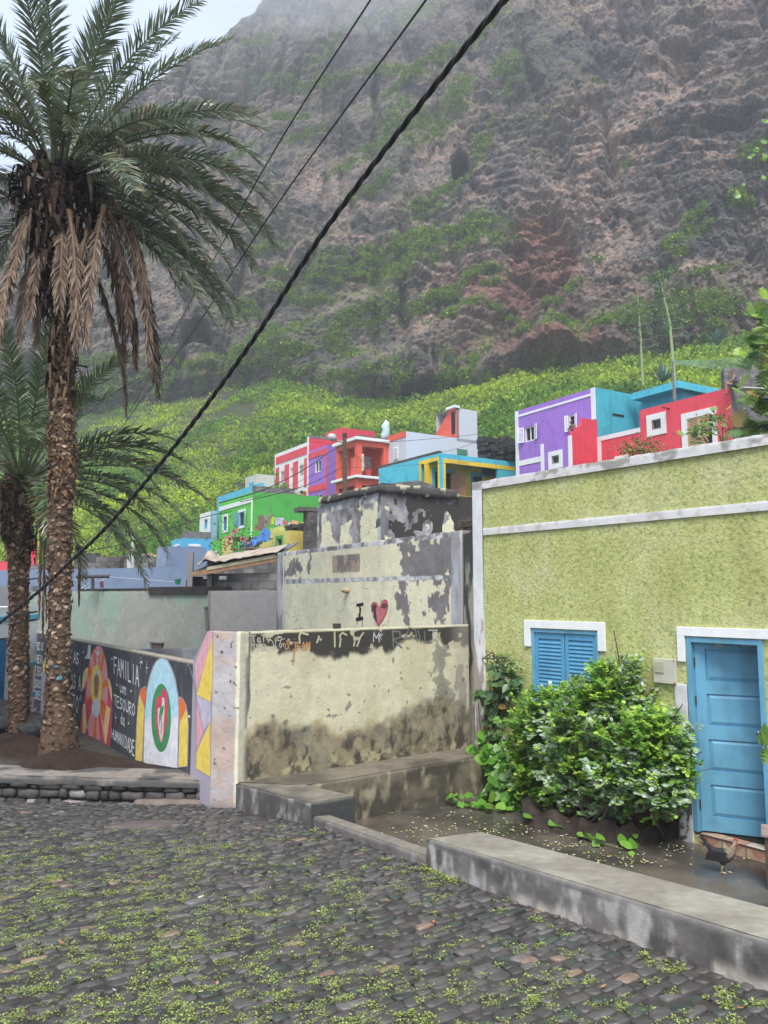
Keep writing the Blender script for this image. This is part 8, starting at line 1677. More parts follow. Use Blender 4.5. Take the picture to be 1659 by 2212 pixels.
def palm2():
    rng = np.random.default_rng(5); Y = PALM2.y; t = thing('palm_tree', 'shorter date palm behind and to the left of the tall one', 'palm tree', PALM2-Vector((0, 0, .1)))
    cl = [(42, 1592, .19), (41, 1540, .165), (40, 1450, .16), (41, 1350, .155), (40, 1250, .16), (40, 1190, .19), (38, 1120, .26), (38, 1060, .27), (40, 1020, .2)]
    pts = [PY(x, y, Y) for x, y, r in cl]; pts[0] -= Vector((0, 0, .15)); rad = [r for x, y, r in cl]; trunk(t, pts, rad, rng); zz = np.array([p.z for p in pts])
    c = lambda q: np.array([np.interp(q, zz, [p.x for p in pts]), np.interp(q, zz, [p.y for p in pts]), q]); Z = lambda y: PY(40, y, Y).z
    fibres(t, 'leaf_base', c, lambda q: np.interp(q, [Z(1200), Z(1080), Z(1030)], [.18, .30, .25]), Z(1210), Z(1030), 330, rng, ((.03, .02, .015), (.26, .17, .10)), 'dark old leaf bases under the crown', (.12, .4), .045, .8)
    top = PY(45, 1040, Y); GR = ((.075, .13, .065), (.22, .31, .13))
    for k in range(46):
        if k < 14: a, e, L, dr = k*137.5, 72-k*1.2, 2.9, 38
        elif k < 30: a, e, L, dr = k*137.5, 46-(k-14)*1.5, 3.0, 72
        else: a, e, L, dr = k*137.5, 14-(k-30)*1.8, 2.9, 66
        a = R(a+rng.uniform(-10, 10)); o = np.array([sin(a), cos(a), 0])*.15
        frond('frond', t, FROND, (.16, .20, .08), p0=np.array(top)+o+np.array([0, 0, (R(e)-.3)*.2]), azm=a, el0=R(e), L=L, droop=R(dr+rng.uniform(-6, 6)), rng=rng, m=70, col=GR, brown=.03 if k < 24 else .2, tipf=.15, twist=rng.uniform(-.6, .6), side=rng.uniform(-.2, .2), wid=.033, lmax=.44)
    for (a, e, L, dr) in ((92, 34, 3.2, 70), (80, 22, 3.4, 66), (98, 12, 3.3, 64), (88, 0, 3.0, 66), (105, -8, 2.6, 62), (84, 46, 3.1, 76)):
        frond('frond', t, FROND, (.16, .18, .08), p0=np.array(top)+np.array([.15, -.05, 0]), azm=R(a), el0=R(e), L=L, droop=R(dr), rng=rng, m=84, col=GR, brown=.18, tip=(.30, .18, .10), tipf=.4, wid=.034, lmax=.5)
    for (x0, y0, x1, y1) in ((85, 1120, 96, 1300), (98, 1130, 88, 1250)):
        a_ = PY(x0, y0, Y-.2); b_ = PY(x1, y1, Y-.2); frond('dead_frond', t, DRYF, (.2, .13, .08), p0=np.array(a_), azm=R(90), el0=R(-80), L=(b_-a_).length*1.2, droop=R(8), rng=rng, m=44, lmax=.26, col=((.10, .065, .04), (.25, .17, .10)), fold=.9, wid=.03)
palm2()
# ============================================================ SHRUBS AND VINES IN THE COURTYARD
LEAFM = leafmat('shrub_leaves', .38, .28, .5)
STEM = plain('bark_brown', (.09, .065, .045), .9)
RND = np.array([[0, 0, 0], [.40, .28, .06], [.46, .62, .05], [.2, .95, 0], [-.2, .95, 0], [-.46, .62, .05], [-.40, .28, .06]], float); RND_F = np.array([[0, 1, 2, 3], [0, 3, 4, 4], [0, 4, 5, 6]])
def tri_of(Fq):
    t = np.concatenate([Fq[:, [0, 1, 2]], Fq[:, [0, 2, 3]]]); return t[(t[:, 0] != t[:, 1]) & (t[:, 1] != t[:, 2]) & (t[:, 0] != t[:, 2])]
def bush():
    rng = np.random.default_rng(21)
    t = thing('snow_bush', 'large rounded bush with bright green and white-blotched leaves under the blue window', 'bush', green.p((w1+d0s)/2-.1, FL, .55))
    # lobes given as (survey x, y, metres out from the wall, radius x, radius z)
    lobes = [(1300, 1560, .75, .62, .50), (1190, 1560, .70, .50, .45), (1400, 1610, .70, .50, .40), (1250, 1510, .60, .36, .28), (1330, 1480, .55, .33, .32), (1350, 1490, .50, .22, .22), (1445, 1600, .60, .30, .26), (1455, 1655, .60, .27, .28), (1150, 1620, .75, .34, .38), (1250, 1670, .90, .48, .32), (1370, 1680, .85, .52, .34), (1440, 1570, .5, .22, .16), (1215, 1720, .9, .26, .2), (1340, 1440, .5, .2, .12), (1150, 1560, .65, .28, .25), (1140, 1700, .85, .25, .26), (1440, 1700, .8, .28, .24), (1310, 1740, .85, .3, .18)]
    V = []; Fq = []; C = []; o = 0; stems = []
    for (x, y, od, rx, rz) in lobes:
        s_, z_ = green.st(x, y); k = (Vector(green.p(s_, z_, 0)).xy.length-od*.75)/Vector(green.p(s_, z_, 0)).xy.length
        ctr = Vector(green.p(s_, z_, 0))*k; stems.append(ctr); n = int(150*rx*rz*9)
        # sprays: short twigs carrying paired round leaves
        d = rng.normal(size=(n, 3)); d /= np.linalg.norm(d, axis=1)[:, None]; r = rng.uniform(.55, 1.08, n)**.6; r = r*(1+.8*(fbm(d[:, 0]*2.5+x, d[:, 1]*2.5, d[:, 2]*2.5, 3, 2)-.5)*2)
        P = np.array(ctr)+d*np.array([rx, rx*.8, rz])*.93*r[:, None]
        wh = sstep(.46, .60, fbm(P[:, 0]*2.0, P[:, 1]*2.0, P[:, 2]*2.0, 4, 12)+.12*sstep(1250, 1450, x)-.08*sstep(1450, 1650, 1650-(y-1400))); 
        tw = d*.8+rng.normal(0, .5, (n, 3))+np.array([0, 0, .35]); tw /= np.linalg.norm(tw, axis=1)[:, None]; kk = 9
        Pi = np.repeat(P, kk, 0); Ti = np.repeat(tw, kk, 0); u = np.tile(np.linspace(0, 1, kk), n)[:, None]; sd = np.tile([1, -1, 1, -1, 1, -1, 1, -1, 0], n)[:, None]*1.; S = np.cross(Ti, rng.normal(size=Ti.shape)); S = np.repeat(np.cross(tw, np.array([0, 0, 1.])+rng.normal(0, .4, tw.shape)), kk, 0); S /= np.linalg.norm(S, axis=1)[:, None]
        Q = Pi+Ti*(u-.5)*.13; fw = Ti*.45+S*sd+rng.normal(0, .22, Q.shape); up = np.repeat(d*.6+np.array([0, -.35, .7]), kk, 0)
        wi_ = np.repeat(wh*rng.uniform(.3, 1, n) > .42, kk)[:, None]; c = mixc((.10, .24, .03), (.20, .38, .055), rng.uniform(0, 1, n*kk))*rng.uniform(.7, 1.25, (n*kk, 1)); lt = np.repeat(rng.uniform(0, 1, n) < .45, kk)[:, None]; c = np.where(lt, mixc((.26, .46, .05), (.46, .62, .10), rng.uniform(0, 1, n*kk)), c)
        whc = mixc((.22, .34, .18), (.52, .60, .46), rng.uniform(0, 1, n*kk)); c = np.where(wi_ & (rng.uniform(0, 1, (n*kk, 1)) < .7), whc, c)
        v, f, cc = scatter(RND, RND_F, Q, aim(fw, (0, -.3, .9)), rng.uniform(.040, .066, n*kk), c); V.append(v); Fq.append(f+o); C.append(cc); o += len(v)
    npmesh('foliage', np.concatenate(V), tri_of(np.concatenate(Fq)), LEAFM, col=np.concatenate(C), parent=t)
    m = MB(); foot = green.p((w1+d0s)/2-.15, FL, .5)
    for c_ in stems:
        b_ = foot+Vector((rng.normal(0, .25), rng.normal(0, .12), 0)); mid = b_.lerp(c_, .5)+Vector((rng.normal(0, .08), rng.normal(0, .08), .1)); m.tube([b_, mid, c_, c_+(c_-mid)*.5], [.022, .016, .010, .005], 6)
        for _ in range(3): e = c_+Vector((rng.normal(0, .15), rng.normal(0, .1), abs(rng.normal(0, .12)))); m.tube([mid.lerp(c_, rng.uniform(0, 1)), e], [.009, .003], 5)
    m.build('branches', STEM, t)
bush()
def leafy(name, label, cat, lobes, tmpl, tf, size, cols, n_per, rng, stem_from=None, hang=0., mat=LEAFM, plane=green):
    """climber or creeper: leaves face outward from the wall, stems run among them"""
    V = []; o = 0; P = []; 
    for (x, y, od, rx, rz, kn) in lobes:
        s_, z_ = plane.st(x, y); g0 = Vector(plane.p(s_, z_, 0)); k = (g0.xy.length-od)/g0.xy.length; ctr = np.array(g0*k); n = int(n_per*kn); d = rng.normal(size=(n, 3)); d /= np.linalg.norm(d, axis=1)[:, None]; P.append(ctr+d*np.array([rx, rx*.5, rz])*rng.uniform(.3, 1, n)[:, None])
    P = np.concatenate(P); n = len(P); fw = np.stack([rng.normal(0, .6, n), rng.normal(-.35, .3, n), rng.normal(-hang, .45, n)], 1); c = mixc(cols[0], cols[1], rng.uniform(0, 1, n))*rng.uniform(.75, 1.2, (n, 1)); 
    old = rng.uniform(0, 1, n) < .03; c[old] = (.40, .25, .06)
    v, f, cc = scatter(tmpl, tf, P, aim(fw, (-.2, -.8, .55)), rng.uniform(size*.55, size*1.15, n), c)
    t = thing(name, label, cat, tuple(P[:, :2].mean(0))+(P[:, 2].min(),)); npmesh('foliage', v, tri_of(f), mat, col=cc, parent=t); m = MB()
    for k in range(14):
        a = Vector(P[rng.integers(n)]); b_ = Vector(stem_from) if stem_from is not None else Vector(P[P[:, 2].argmin()]); mid = a.lerp(b_, .5)+Vector((rng.normal(0, .05), rng.normal(0, .05), .08)); m.tube([b_+Vector((rng.normal(0, .05), rng.normal(0, .05), 0)), mid, a], [.009, .007, .004], 5)
    m.build('stems', STEM, t); return t
POINT = np.array([[0, 0, 0], [.30, .22, .04], [.33, .55, .06], [0, 1.1, -.10], [-.33, .55, .06], [-.30, .22, .04]], float)
GOURD = np.array([[0, .15, 0]]+[[sin(a)*r, .45-cos(a)*r*.95, .04*cos(3*a)] for a, r in zip(np.linspace(.35, 2*pi-.35, 11), (.42, .46, .62, .50, .56, .66, .56, .50, .62, .46, .42))], float); GOURD_F = np.array([[0, i, i+1, i+1] for i in range(1, 11)])
rg = np.random.default_rng(3)
leafy('climber', 'tall climber with dark drooping leaves against the white pilaster', 'climber', [(1085, 1455, .25, .22, .22, 1), (1075, 1500, .25, .20, .2, 1), (1065, 1540, .25, .17, .2, .8), (1105, 1480, .22, .16, .2, .7), (1045, 1500, .25, .14, .1, .4), (1072, 1600, .3, .14, .25, .5)], POINT, LEAF_F, .13, ((.035, .10, .03), (.11, .20, .05)), 70, rg, green.p(.45, FL, .3), .6)
leafy('climber_tip', 'pale young shoots at the top of the climber', 'shoots', [(1085, 1425, .22, .16, .10, 1), (1110, 1440, .22, .14, .10, 1), (1062, 1440, .22, .12, .1, .6)], POINT, LEAF_F, .055, ((.16, .26, .06), (.30, .36, .12)), 90, rg, green.p(.5, -.9, .2), .2)
leafy('gourd_vine', 'sprawling gourd vine with broad lobed leaves at the end of the bench', 'vine', [(1050, 1590, .35, .12, .10, .4), (1070, 1640, .5, .22, .2, 1), (1100, 1690, .6, .26, .22, 1.2), (1120, 1735, .7, .25, .18, 1.), (1040, 1640, .4, .16, .16, .5), (1075, 1715, .6, .22, .18, 1)], GOURD, GOURD_F, .15, ((.06, .18, .025), (.17, .36, .05)), 75, rg, green.p(.7, FL, .4), .1)
def creeper(name, label, pts, cat='creeper', sz=.085, n_=5):
    rng = rg; P = []
    for k in range(len(pts)-1):
        a, b_ = PZ(*pts[k], FL), PZ(*pts[k+1], FL)
        for j in range(n_): q = a.lerp(b_, j/n_+rng.uniform(0, .2)); P.append((q.x+rng.normal(0, .07), q.y+rng.normal(0, .07), FL+rng.uniform(.03, .16)))
    P = np.array(P); n = len(P); c = mixc((.10, .26, .03), (.22, .42, .06), rng.uniform(0, 1, n)); v, f, cc = scatter(GOURD, GOURD_F, P, aim(np.stack([rng.normal(0, 1, n), rng.normal(-.5, .8, n), rng.normal(-.1, .3, n)], 1), (0, -.5, .85)), rng.uniform(sz*.7, sz*1.5, n), c)
    t = thing(name, label, cat, PZ(*pts[0], FL)); npmesh('foliage', v, tri_of(f), LEAFM, col=cc, parent=t); m = MB(); m.tube([PZ(*q, FL)+Vector((0, 0, .03)) for q in pts], .007, 5); m.build('stems', plain('green_stem', (.12, .2, .05), .6), t)
creeper('creeper', 'creeper runner reaching left over the wet floor from the gourd vine', [(1100, 1755), (1050, 1752), (1010, 1745), (975, 1735)], n_=9, sz=.10)
creeper('creeper', 'creeper runner trailing in front of the stone planter', [(1150, 1780), (1190, 1790), (1230, 1800), (1275, 1820), (1320, 1832), (1345, 1840)], n_=4, sz=.09)
creeper('creeper', 'single creeper strand near the right end of the planter', [(1365, 1790), (1368, 1810), (1370, 1835)], n_=2, sz=.07)
# planter under the bush: rough stone/earth edge and sagging wire mesh
m = MB(); n = 26; V = []; C = []; px0, px1 = 1130, 1500
front = []
for k in range(n):
    u = k/(n-1); x = px0+(px1-px0)*u; y = 1785+42*sin(min(u*1.25, 1)*pi*.55)-22*max(0, u-.75)/.25; front.append(PZ(x, y, FL))
Vp = []; 
for k, p in enumerate(front):
    a = green.st(px0+(px1-px0)*k/(n-1), 1780)[0]; w = green.p(a, 0, .02); hgt = .20+.05*sin(k*1.7)
    for (q, z) in ((p, FL-.05), (p.lerp(Vector((w.x, w.y, p.z)), .10), FL+hgt), (p.lerp(Vector((w.x, w.y, p.z)), .4), FL+hgt-.05), (Vector((w.x, w.y, 0)), FL+hgt)): Vp.append((q.x+rg.normal(0, .012), q.y+rg.normal(0, .012), z+rg.normal(0, .012)))
Fp = [[k*4+j, (k+1)*4+j, (k+1)*4+j+1, k*4+j+1] for k in range(n-1) for j in range(3)]; 
Vp = np.array(Vp); pt_ = thing('planter_bed', 'rough dark stone and earth bed under the bush', 'planter', tuple(Vp.mean(0)[:2])+(FL,))
npmesh('bed_edge', Vp, np.array(Fp), vcol('bed_stone', .95, 12, .9, .03, .5, 9), col=mixc((.022, .016, .012), (.075, .055, .045), fbm(Vp[:, 0]*5, Vp[:, 1]*5, Vp[:, 2]*5, 3, 4)), parent=pt_)
m = MB(); e0, e1 = PZ(1380, 1832, FL), PZ(1490, 1800, FL); 
for i in range(17):
    for sgn in (1, -1):
        a = e0.lerp(e1, i/16); b_ = e0.lerp(e1, min(max((i+sgn*5)/16, 0), 1)); m.tube([a+Vector((0, .05, .02)), b_+Vector((-.05, .25, .52))], .0025, 3, cap=False)
m.tube([e1+Vector((0, .02, 0)), e1+Vector((-.05, .15, .75))], .02, 6); m.tube([PZ(1405, 1750, -2.3), e0.lerp(e1, .5)+Vector((0, 0, .02))], .012, 6)
m.build('wire_mesh', plain('rusty_wire', (.13, .07, .05), .8), pt_)
# ============================================================ TREE WITH LOBED LEAVES AT THE RIGHT, AND LEAVES ABOVE THE PARAPET
def lobed():
    P = [[0, 0, 0]]; F_ = []; n = 4
    P = [(0, 0, 0), (0, 1, -.08)]; ribs = [.15, .32, .5, .68, .85]; L = [.42, .52, .50, .40, .26]
    for s in (1, -1):
        for r, l in zip(ribs, L):
            b = len(P); P += [(0, r-.07, 0), (0, r+.09, .0), (s*l, r+.26*l/.5, .03), (s*l*.55, r+.02, .05)]; F_.append([b, b+3, b+2, b+1])
    P += [(.05, .8, 0), (-.05, .8, 0)]; F_.append([len(P)-2, 1, len(P)-1, 0]); return np.array(P, float), np.array(F_)
LB_V, LB_F = lobed()
def bread(name, label, trunk_px, Y, spots, size, rng):
    tb = PY(*trunk_px, Y); t = thing(name, label, 'tree', (tb.x, tb.y, -2.8)); P = []; c = []
    for (x, y, r, n, br) in spots:
        q = PY(x, y, Y)
        for _ in range(n): P.append((q.x+rng.normal(0, r), q.y+rng.normal(0, r), q.z+rng.normal(0, r*.8))); c.append(np.array((.30, .20, .06)) if rng.uniform() < .08 else np.array((.30, .46, .04))*rng.uniform(.8, 1.1) if rng.uniform() < br else mixc((.09, .19, .05), (.20, .34, .07), rng.uniform()))
    P = np.array(P); n = len(P); fw = np.stack([rng.normal(-.35, .7, n), rng.normal(-.3, .5, n), rng.normal(.0, .5, n)], 1); v, f, cc = scatter(LB_V, LB_F, P, aim(fw, (0, -.6, .8)), rng.uniform(size*.7, size*1.2, n), np.array(c))
    npmesh('crown', v, tri_of(f), LEAFM, col=cc, parent=t); m = MB(); top = PY(trunk_px[0], spots[0][1]-30, Y); m.tube([Vector((tb.x, tb.y, -2.8)), Vector((tb.x, tb.y, tb.z)), top], [size*.28, size*.22, size*.12], 8)
    for (x, y, r, n_, br) in spots: q = PY(x, y, Y); m.tube([Vector((tb.x, tb.y, q.z-.5)), q.lerp(Vector((tb.x, tb.y, q.z)), .4), q], [size*.1, size*.07, size*.03], 6)
    m.build('trunk', STEM, t); return t
rb_ = np.random.default_rng(8)
bread('breadfruit_tree', 'tree with big glossy lobed leaves rising behind the green house at the right edge', (1720, 1000), 17, [(1668, 690, .20, 16, .4), (1628, 690, .10, 5, .6), (1668, 760, .2, 14, .3), (1645, 745, .12, 6, .3), (1665, 850, .22, 18, .35), (1632, 862, .16, 12, .4), (1660, 915, .22, 18, .2), (1630, 918, .14, 10, .2), (1655, 800, .16, 12, .35), (1700, 700, .4, 30, .2), (1700, 850, .4, 30, .2), (1612, 922, .08, 5, 0)], .40, rb_)
bread('sapling', 'low leafy plant poking over the parapet in front of the tan shutters', (1535, 950), 30, [(1535, 925, .25, 22, .3), (1515, 930, .25, 16, .2), (1548, 905, .2, 14, .1), (1500, 938, .2, 10, .2)], .32, rb_)
def tuft(name, label, spots, Y, col, size=.12):
    rng = rb_; P = np.concatenate([np.array(PY(x, y, Y))+rng.normal(0, 1, (n, 3))*np.array([rx, rx, rz]) for (x, y, rx, rz, n) in spots]); n = len(P); c = mixc(col[0], col[1], rng.uniform(0, 1, n)); t = thing(name, label, 'bush', tuple(P.mean(0))); v, f, cc = scatter(LEAF_V, LEAF_F, P, aim(rng.normal(0, 1, (n, 3))+np.array([0, -.2, .5])), rng.uniform(size*.6, size*1.2, n), c); npmesh('foliage', v, tri_of(f), SCR, col=cc, parent=t)
    m = MB()
    for (x, y, rx, rz, k) in spots: q = PY(x, y, Y); m.tube([Vector((P[:, 0].mean(), Y, q.z-1.2)), q], [.03, .012], 5)
    m.build('stems', STEM, t)
tuft('feathery_shrub', 'feathery olive shrub showing above the parapet before the red wall', [(1380, 968, .45, .18, 260), (1400, 975, .4, .12, 120), (1365, 975, .3, .1, 80)], 30, ((.12, .17, .04), (.28, .30, .08)), .13)
tuft('orange_shrub', 'wispy shrub with orange tints at the right end of the red wall', [(1560, 905, .3, .18, 120), (1540, 900, .25, .12, 60), (1575, 925, .2, .2, 60)], 31.5, ((.16, .17, .04), (.38, .20, .07)), .13)
tuft('oleander', 'oleander with pink flowers growing above the block shed', [cA(600, 1450)+(.45, .5, 150), cA(700, 1500)+(.9, .35, 260), cA(640, 1420)+(.6, .5, 90), cA(470, 1590)+(.5, .4, 90), cA(780, 1440)+(.35, .5, 60), cA(820, 1520)+(.4, .2, 70)], 36, ((.05, .11, .03), (.16, .22, .07)), .11)
m = MB()
for k in range(26):
    x, y = random.choice([(595, 1390), (540, 1500), (720, 1470), (690, 1420), (560, 1440)]); p = PY(*cA(x+rg.normal(0, 20), y+rg.normal(0, 25)), 35.6); m.obox(p, (.10, 0, .03), (0, .07, 0), (0, 0, .10))
m.build('blossom', plain('pink_flower', (.65, .25, .25), .7), [o for o in bpy.data.objects if o.name.startswith('oleander')][0], kind='stuff')
# leaf spray at the frame's right edge by the door; leaves against the cliff at the right edge
def sprig(name, label, base, pts, size, cat='plant', n_=3):
    P = np.array([tuple(p) for p in pts]); P = np.repeat(P, n_, 0)+rg.normal(0, size*.15, (len(P)*n_, 3)); n = len(P); c = mixc((.10, .22, .04), (.26, .42, .07), rg.uniform(0, 1, n)); v, f, cc = scatter(LB_V, LB_F, P, aim(np.stack([rg.normal(-1, .3, n), rg.normal(0, .3, n), rg.normal(-.35, .3, n)], 1), (0, -1, .4)), rg.uniform(size*.7, size*1.2, n), c); t = thing(name, label, cat, base); npmesh('foliage', v, tri_of(f), LEAFM, col=cc, parent=t)
    m = MB()
    for p in pts: b_ = Vector(base); m.tube([b_, Vector((b_.x, b_.y, (b_.z+p.z)/2)), Vector(p)], [.02, .014, .006], 5)
    m.build('stems', STEM, t)
sb_ = PY(1700, 1900, 7.3); sprig('leafy_plant', 'toothed green leaf reaching in from the right in front of the blue door', (sb_.x, sb_.y, FL), [PY(1668, 1600, 7.3), PY(1672, 1625, 7.3)], .20, n_=2)
sb_ = PY(1720, 700, 19); sprig('leafy_branch', 'pale leaf cluster against the cliff at the right edge', (sb_.x, sb_.y, PY(1720, 1000, 19).z), [PY(x, y, 19) for x, y in ((1655, 310), (1630, 335), (1655, 335), (1660, 385), (1610, 400), (1600, 415), (1640, 320), (1655, 260))], .17, 'branch', n_=2)
# ============================================================ AGAVES, POLES, CABLES
def agave(name, label, px, Y, r, n, col, seed=1):
    rng = np.random.default_rng(seed); c = PY(*px, Y); t = thing(name, label, 'agave', c); m = MB()
    for k in range(n):
        a = k*2.4; e = R(20+60*rng.uniform()); L = r*rng.uniform(.75, 1.1); d = Vector((cos(a)*cos(e), sin(a)*cos(e), sin(e))); s = Vector((-sin(a), cos(a), 0))*L*.07; nn = d.cross(s).normalized()*L*.02; p = c
        m.face([p-s*.7, p+s*.7, p+d*L*.5+s-nn, p+d*L*.5-s-nn], col=col); m.face([p+d*L*.5-s-nn, p+d*L*.5+s-nn, p+d*L+nn])
    m.build('leaves', plain('agave_leaf', col, .5), t); return t
agave('agave', 'blue-green agave on the crest of the scrub below the cliff', (1551, 745), 78, 1.9, 40, (.13, .22, .19), 2)
agave('agave', 'pale agave half sunk in the scrub above the turquoise roof', (1432, 825), 52, 1.5, 28, (.15, .24, .17), 3)
def bloom(name, label, base, bend, tip, Y, branches, seed):
    rng = np.random.default_rng(seed); p0, p1, p2 = PY(*base, Y), PY(*bend, Y), PY(*tip, Y); t = thing(name, label, 'agave stalk', p0-Vector((0, 0, 1))); m = MB(); m.tube([p0-Vector((0, 0, 1.2)), p1, p2], [.10, .08, .03], 8); m.build('stalk', plain('green_stalk', (.32, .38, .17), .6), t); P = []
    m = MB(); L = []
    for k in range(branches):
        u = .30+.7*k/branches; q = p0.lerp(p2, u); a = k*2.1; r = .95*(1.05-u)+.35; e = q+Vector((cos(a)*r, sin(a)*r*.8, .18)); m.tube([q, q.lerp(e, .6)-Vector((0, 0, .05)), e], [.03, .025, .015], 5)
        for _ in range(16): L.append((e.x+rng.normal(0, .17), e.y+rng.normal(0, .17), e.z+rng.normal(0, .07)))
    m.build('branches', plain('green_twig', (.18, .24, .12), .7), t); L = np.array(L); n = len(L); v, f, cc = scatter(LEAF_V, LEAF_F, L, aim(rng.normal(0, 1, (n, 3))+np.array([0, 0, .6])), rng.uniform(.13, .24, n), mixc((.11, .17, .10), (.20, .27, .15), rng.uniform(0, 1, n))); npmesh('panicles', v, tri_of(f), SCR, col=cc, parent=t, kind='stuff')
bloom('agave_stalk', 'left and shorter of two tall agave flower stalks', (1388, 800), (1383, 720), (1377, 640), 58, 20, 4)
bloom('agave_stalk', 'right and taller of two tall agave flower stalks, rising above the red house', (1457, 790), (1447, 700), (1422, 585), 44, 26, 5)
# pole wrapped in rope on the red roof + line rack
m = MB(); p0, p1 = PY(*cE(820, 880), 38), PY(*cE(797, 500), 38); 
t = thing('antenna_pole', 'grey pole wrapped in rope rising from the red roof, with lines tied to its top', 'pole', p0); m.tube([p0-Vector((0, 0, 1)), p0.lerp(p1, .72), p1], [.06, .05, .03], 8); m.build('pole', plain('grey_pole', (.22, .19, .17), .8), t)
m = MB(); n = 90; pts = [p0.lerp(p1, .05+.62*k/n)+Vector((cos(k*.9)*.075, sin(k*.9)*.075, 0)) for k in range(n)]; m.tube(pts, .018, 5); m.build('rope', plain('pale_rope', (.52, .50, .44), .9), t)
for k in range(7):
    a, b_ = PY(*cE(780+10*k, 505+5*k), 38), PY(*cE(1560+8*k, 476+10*k), 33); m = MB(); m.tube([a, a.lerp(b_, .5)-Vector((0, 0, .05+.03*k)), b_], .011, 4, cap=False); tag(m.build('line', plain('green_cord', (.22, .40, .30), .6)), 'thin green cord of the bundle strung from the wrapped pole to the block pier', 'cord', 'green cords above the turquoise roof')
m = MB(); p = PY(*cE(1455, 545), 38.5); m.cbox(p+Vector((.1, .6, -1.6)), 1.9, .8, 3.2, -.2); tag(m.build('block_pier', BLKM), 'grey block pier behind the seated person', 'block pier')
m = MB(); p = PY(*cE(1490, 542), 38.6); m.tube([p, p+Vector((0, 0, .28)), p+Vector((0, 0, .45))], [.14, .14, .05], 8); tag(m.build('white_bottle', plain('white_plastic', (.6, .58, .52), .5)), 'white container on top of the block pier', 'container')
m = MB(); p = PY(*cE(1440, 748), 33.2); m.obox(p, (1.3, .3, .02), (0, .9, .1), (0, 0, .05)); tag(m.build('pale_sheet', plain('pale_sheet', (.6, .62, .55), .6)), 'pale sheet lying beside the seated person', 'sheet')
# utility pole with lamp
t = thing('utility_pole', 'brown timber power pole with a lamp arm in front of the coral balcony', 'utility pole', PY(*cB(373, 905), 45)-Vector((0, 0, 4)))
m = MB(); a, b_ = PY(*cB(375, 905), 45), PY(*cB(372, 395), 45); m.tube([a-Vector((0, 0, 4)), a, b_], [.16, .15, .12], 10); m.build('pole', plain('brown_timber', (.15, .09, .065), .85, nz_=.5), t)
m = MB(); m.tube([b_-Vector((0, 0, .1)), b_+Vector((0, 0, .15))], .13, 10); m.build('cap', plain('black_cap', (.03, .03, .03), .7), t)
m = MB(); q = [PY(*cB(x, y), 45) for x, y in ((368, 465), (330, 448), (285, 430))]; m.tube(q, .05, 6); m.build('arm', plain('grey_arm', (.2, .2, .2), .5, .6), t); 
m = MB(); q = [PY(*cB(x, y), 45) for x, y in ((292, 428), (265, 412), (235, 402), (215, 398))]; m.tube(q, [.12, .24, .22, .1], 10); m.build('lamp_head', plain('lamp_grey', (.5, .5, .48), .4), t, smooth=True)
m = MB()
for (x, y) in ((203, 570), (238, 540), (295, 487), (167, 605)): m.cbox(PY(*cB(x, y), 44.8), .16, .12, .2)
m = None
rng = np.random.default_rng(9)
def cable(name, label, pts, rad, mat, n=40, twist=0, cat='cable', group=None):
    P = [Vector(p) for p in pts]; out = []
    for i in range(len(P)-1):
        a = P[max(i-1, 0)]; b_ = P[i]; c_ = P[i+1]; d = P[min(i+2, len(P)-1)]
        for k in range(n):
            t = k/n; out.append(.5*((2*b_)+(-a+c_)*t+(2*a-5*b_+4*c_-d)*t*t+(-a+3*b_-3*c_+d)*t**3))
    out.append(P[-1]); m = MB()
    if not twist: m.tube(out, rad, 6, cap=True); return tag(m.build(name, mat, smooth=True), label, cat, group)
    L = 0; S = []
    for i, p in enumerate(out): L += (p-out[i-1]).length if i else 0; S.append(L)
    t = thing(name, label, cat, out[-1])
    for k in range(twist):
        m = MB(); q = []
        for i, p in enumerate(out):
            tg = (out[min(i+1, len(out)-1)]-out[max(i-1, 0)]).normalized(); s = tg.cross(Vector((0, 0, 1))).normalized(); u = s.cross(tg); a = S[i]/.42*2*pi+k*2*pi/twist; q.append(p+(s*cos(a)+u*sin(a))*rad*.58)
        m.tube(q, rad*.5, 7); m.build('strand', mat, t, smooth=True)
    return t
BLKC = plain('black_rubber', (.018, .018, .02), .45)
cp = [(1170, -70, 3.9), (1090, 0, 4.1), (900, 235, 4.7), (700, 500, 5.5), (550, 730, 6.2), (400, 935, 7.0), (240, 1128, 7.9), (150, 1215, 8.6), (90, 1272, 9.15), (0, 1345, 9.8), (-60, 1385, 10.2)]
cable('twisted_cable', 'thick black twisted cable sagging across the whole view', [PY(*c) for c in cp], .020, BLKC, n=60, twist=3)
cable('thin_cable', 'left of two thin cables crossing the cliff', [PY(x, y, Y) for x, y, Y in ((845, -70, 5.5), (800, 0, 6), (590, 330, 9), (440, 600, 13), (280, 890, 22))], .009, BLKC, n=14)
cable('thin_cable', 'right of two thin cables crossing the cliff', [PY(x, y, Y) for x, y, Y in ((965, -70, 5.5), (920, 0, 6), (600, 440, 10), (400, 740, 14), (240, 960, 20), (80, 1240, 26))], .010, BLKC, n=14)
pt0 = PY(*cB(372, 470), 44.8)
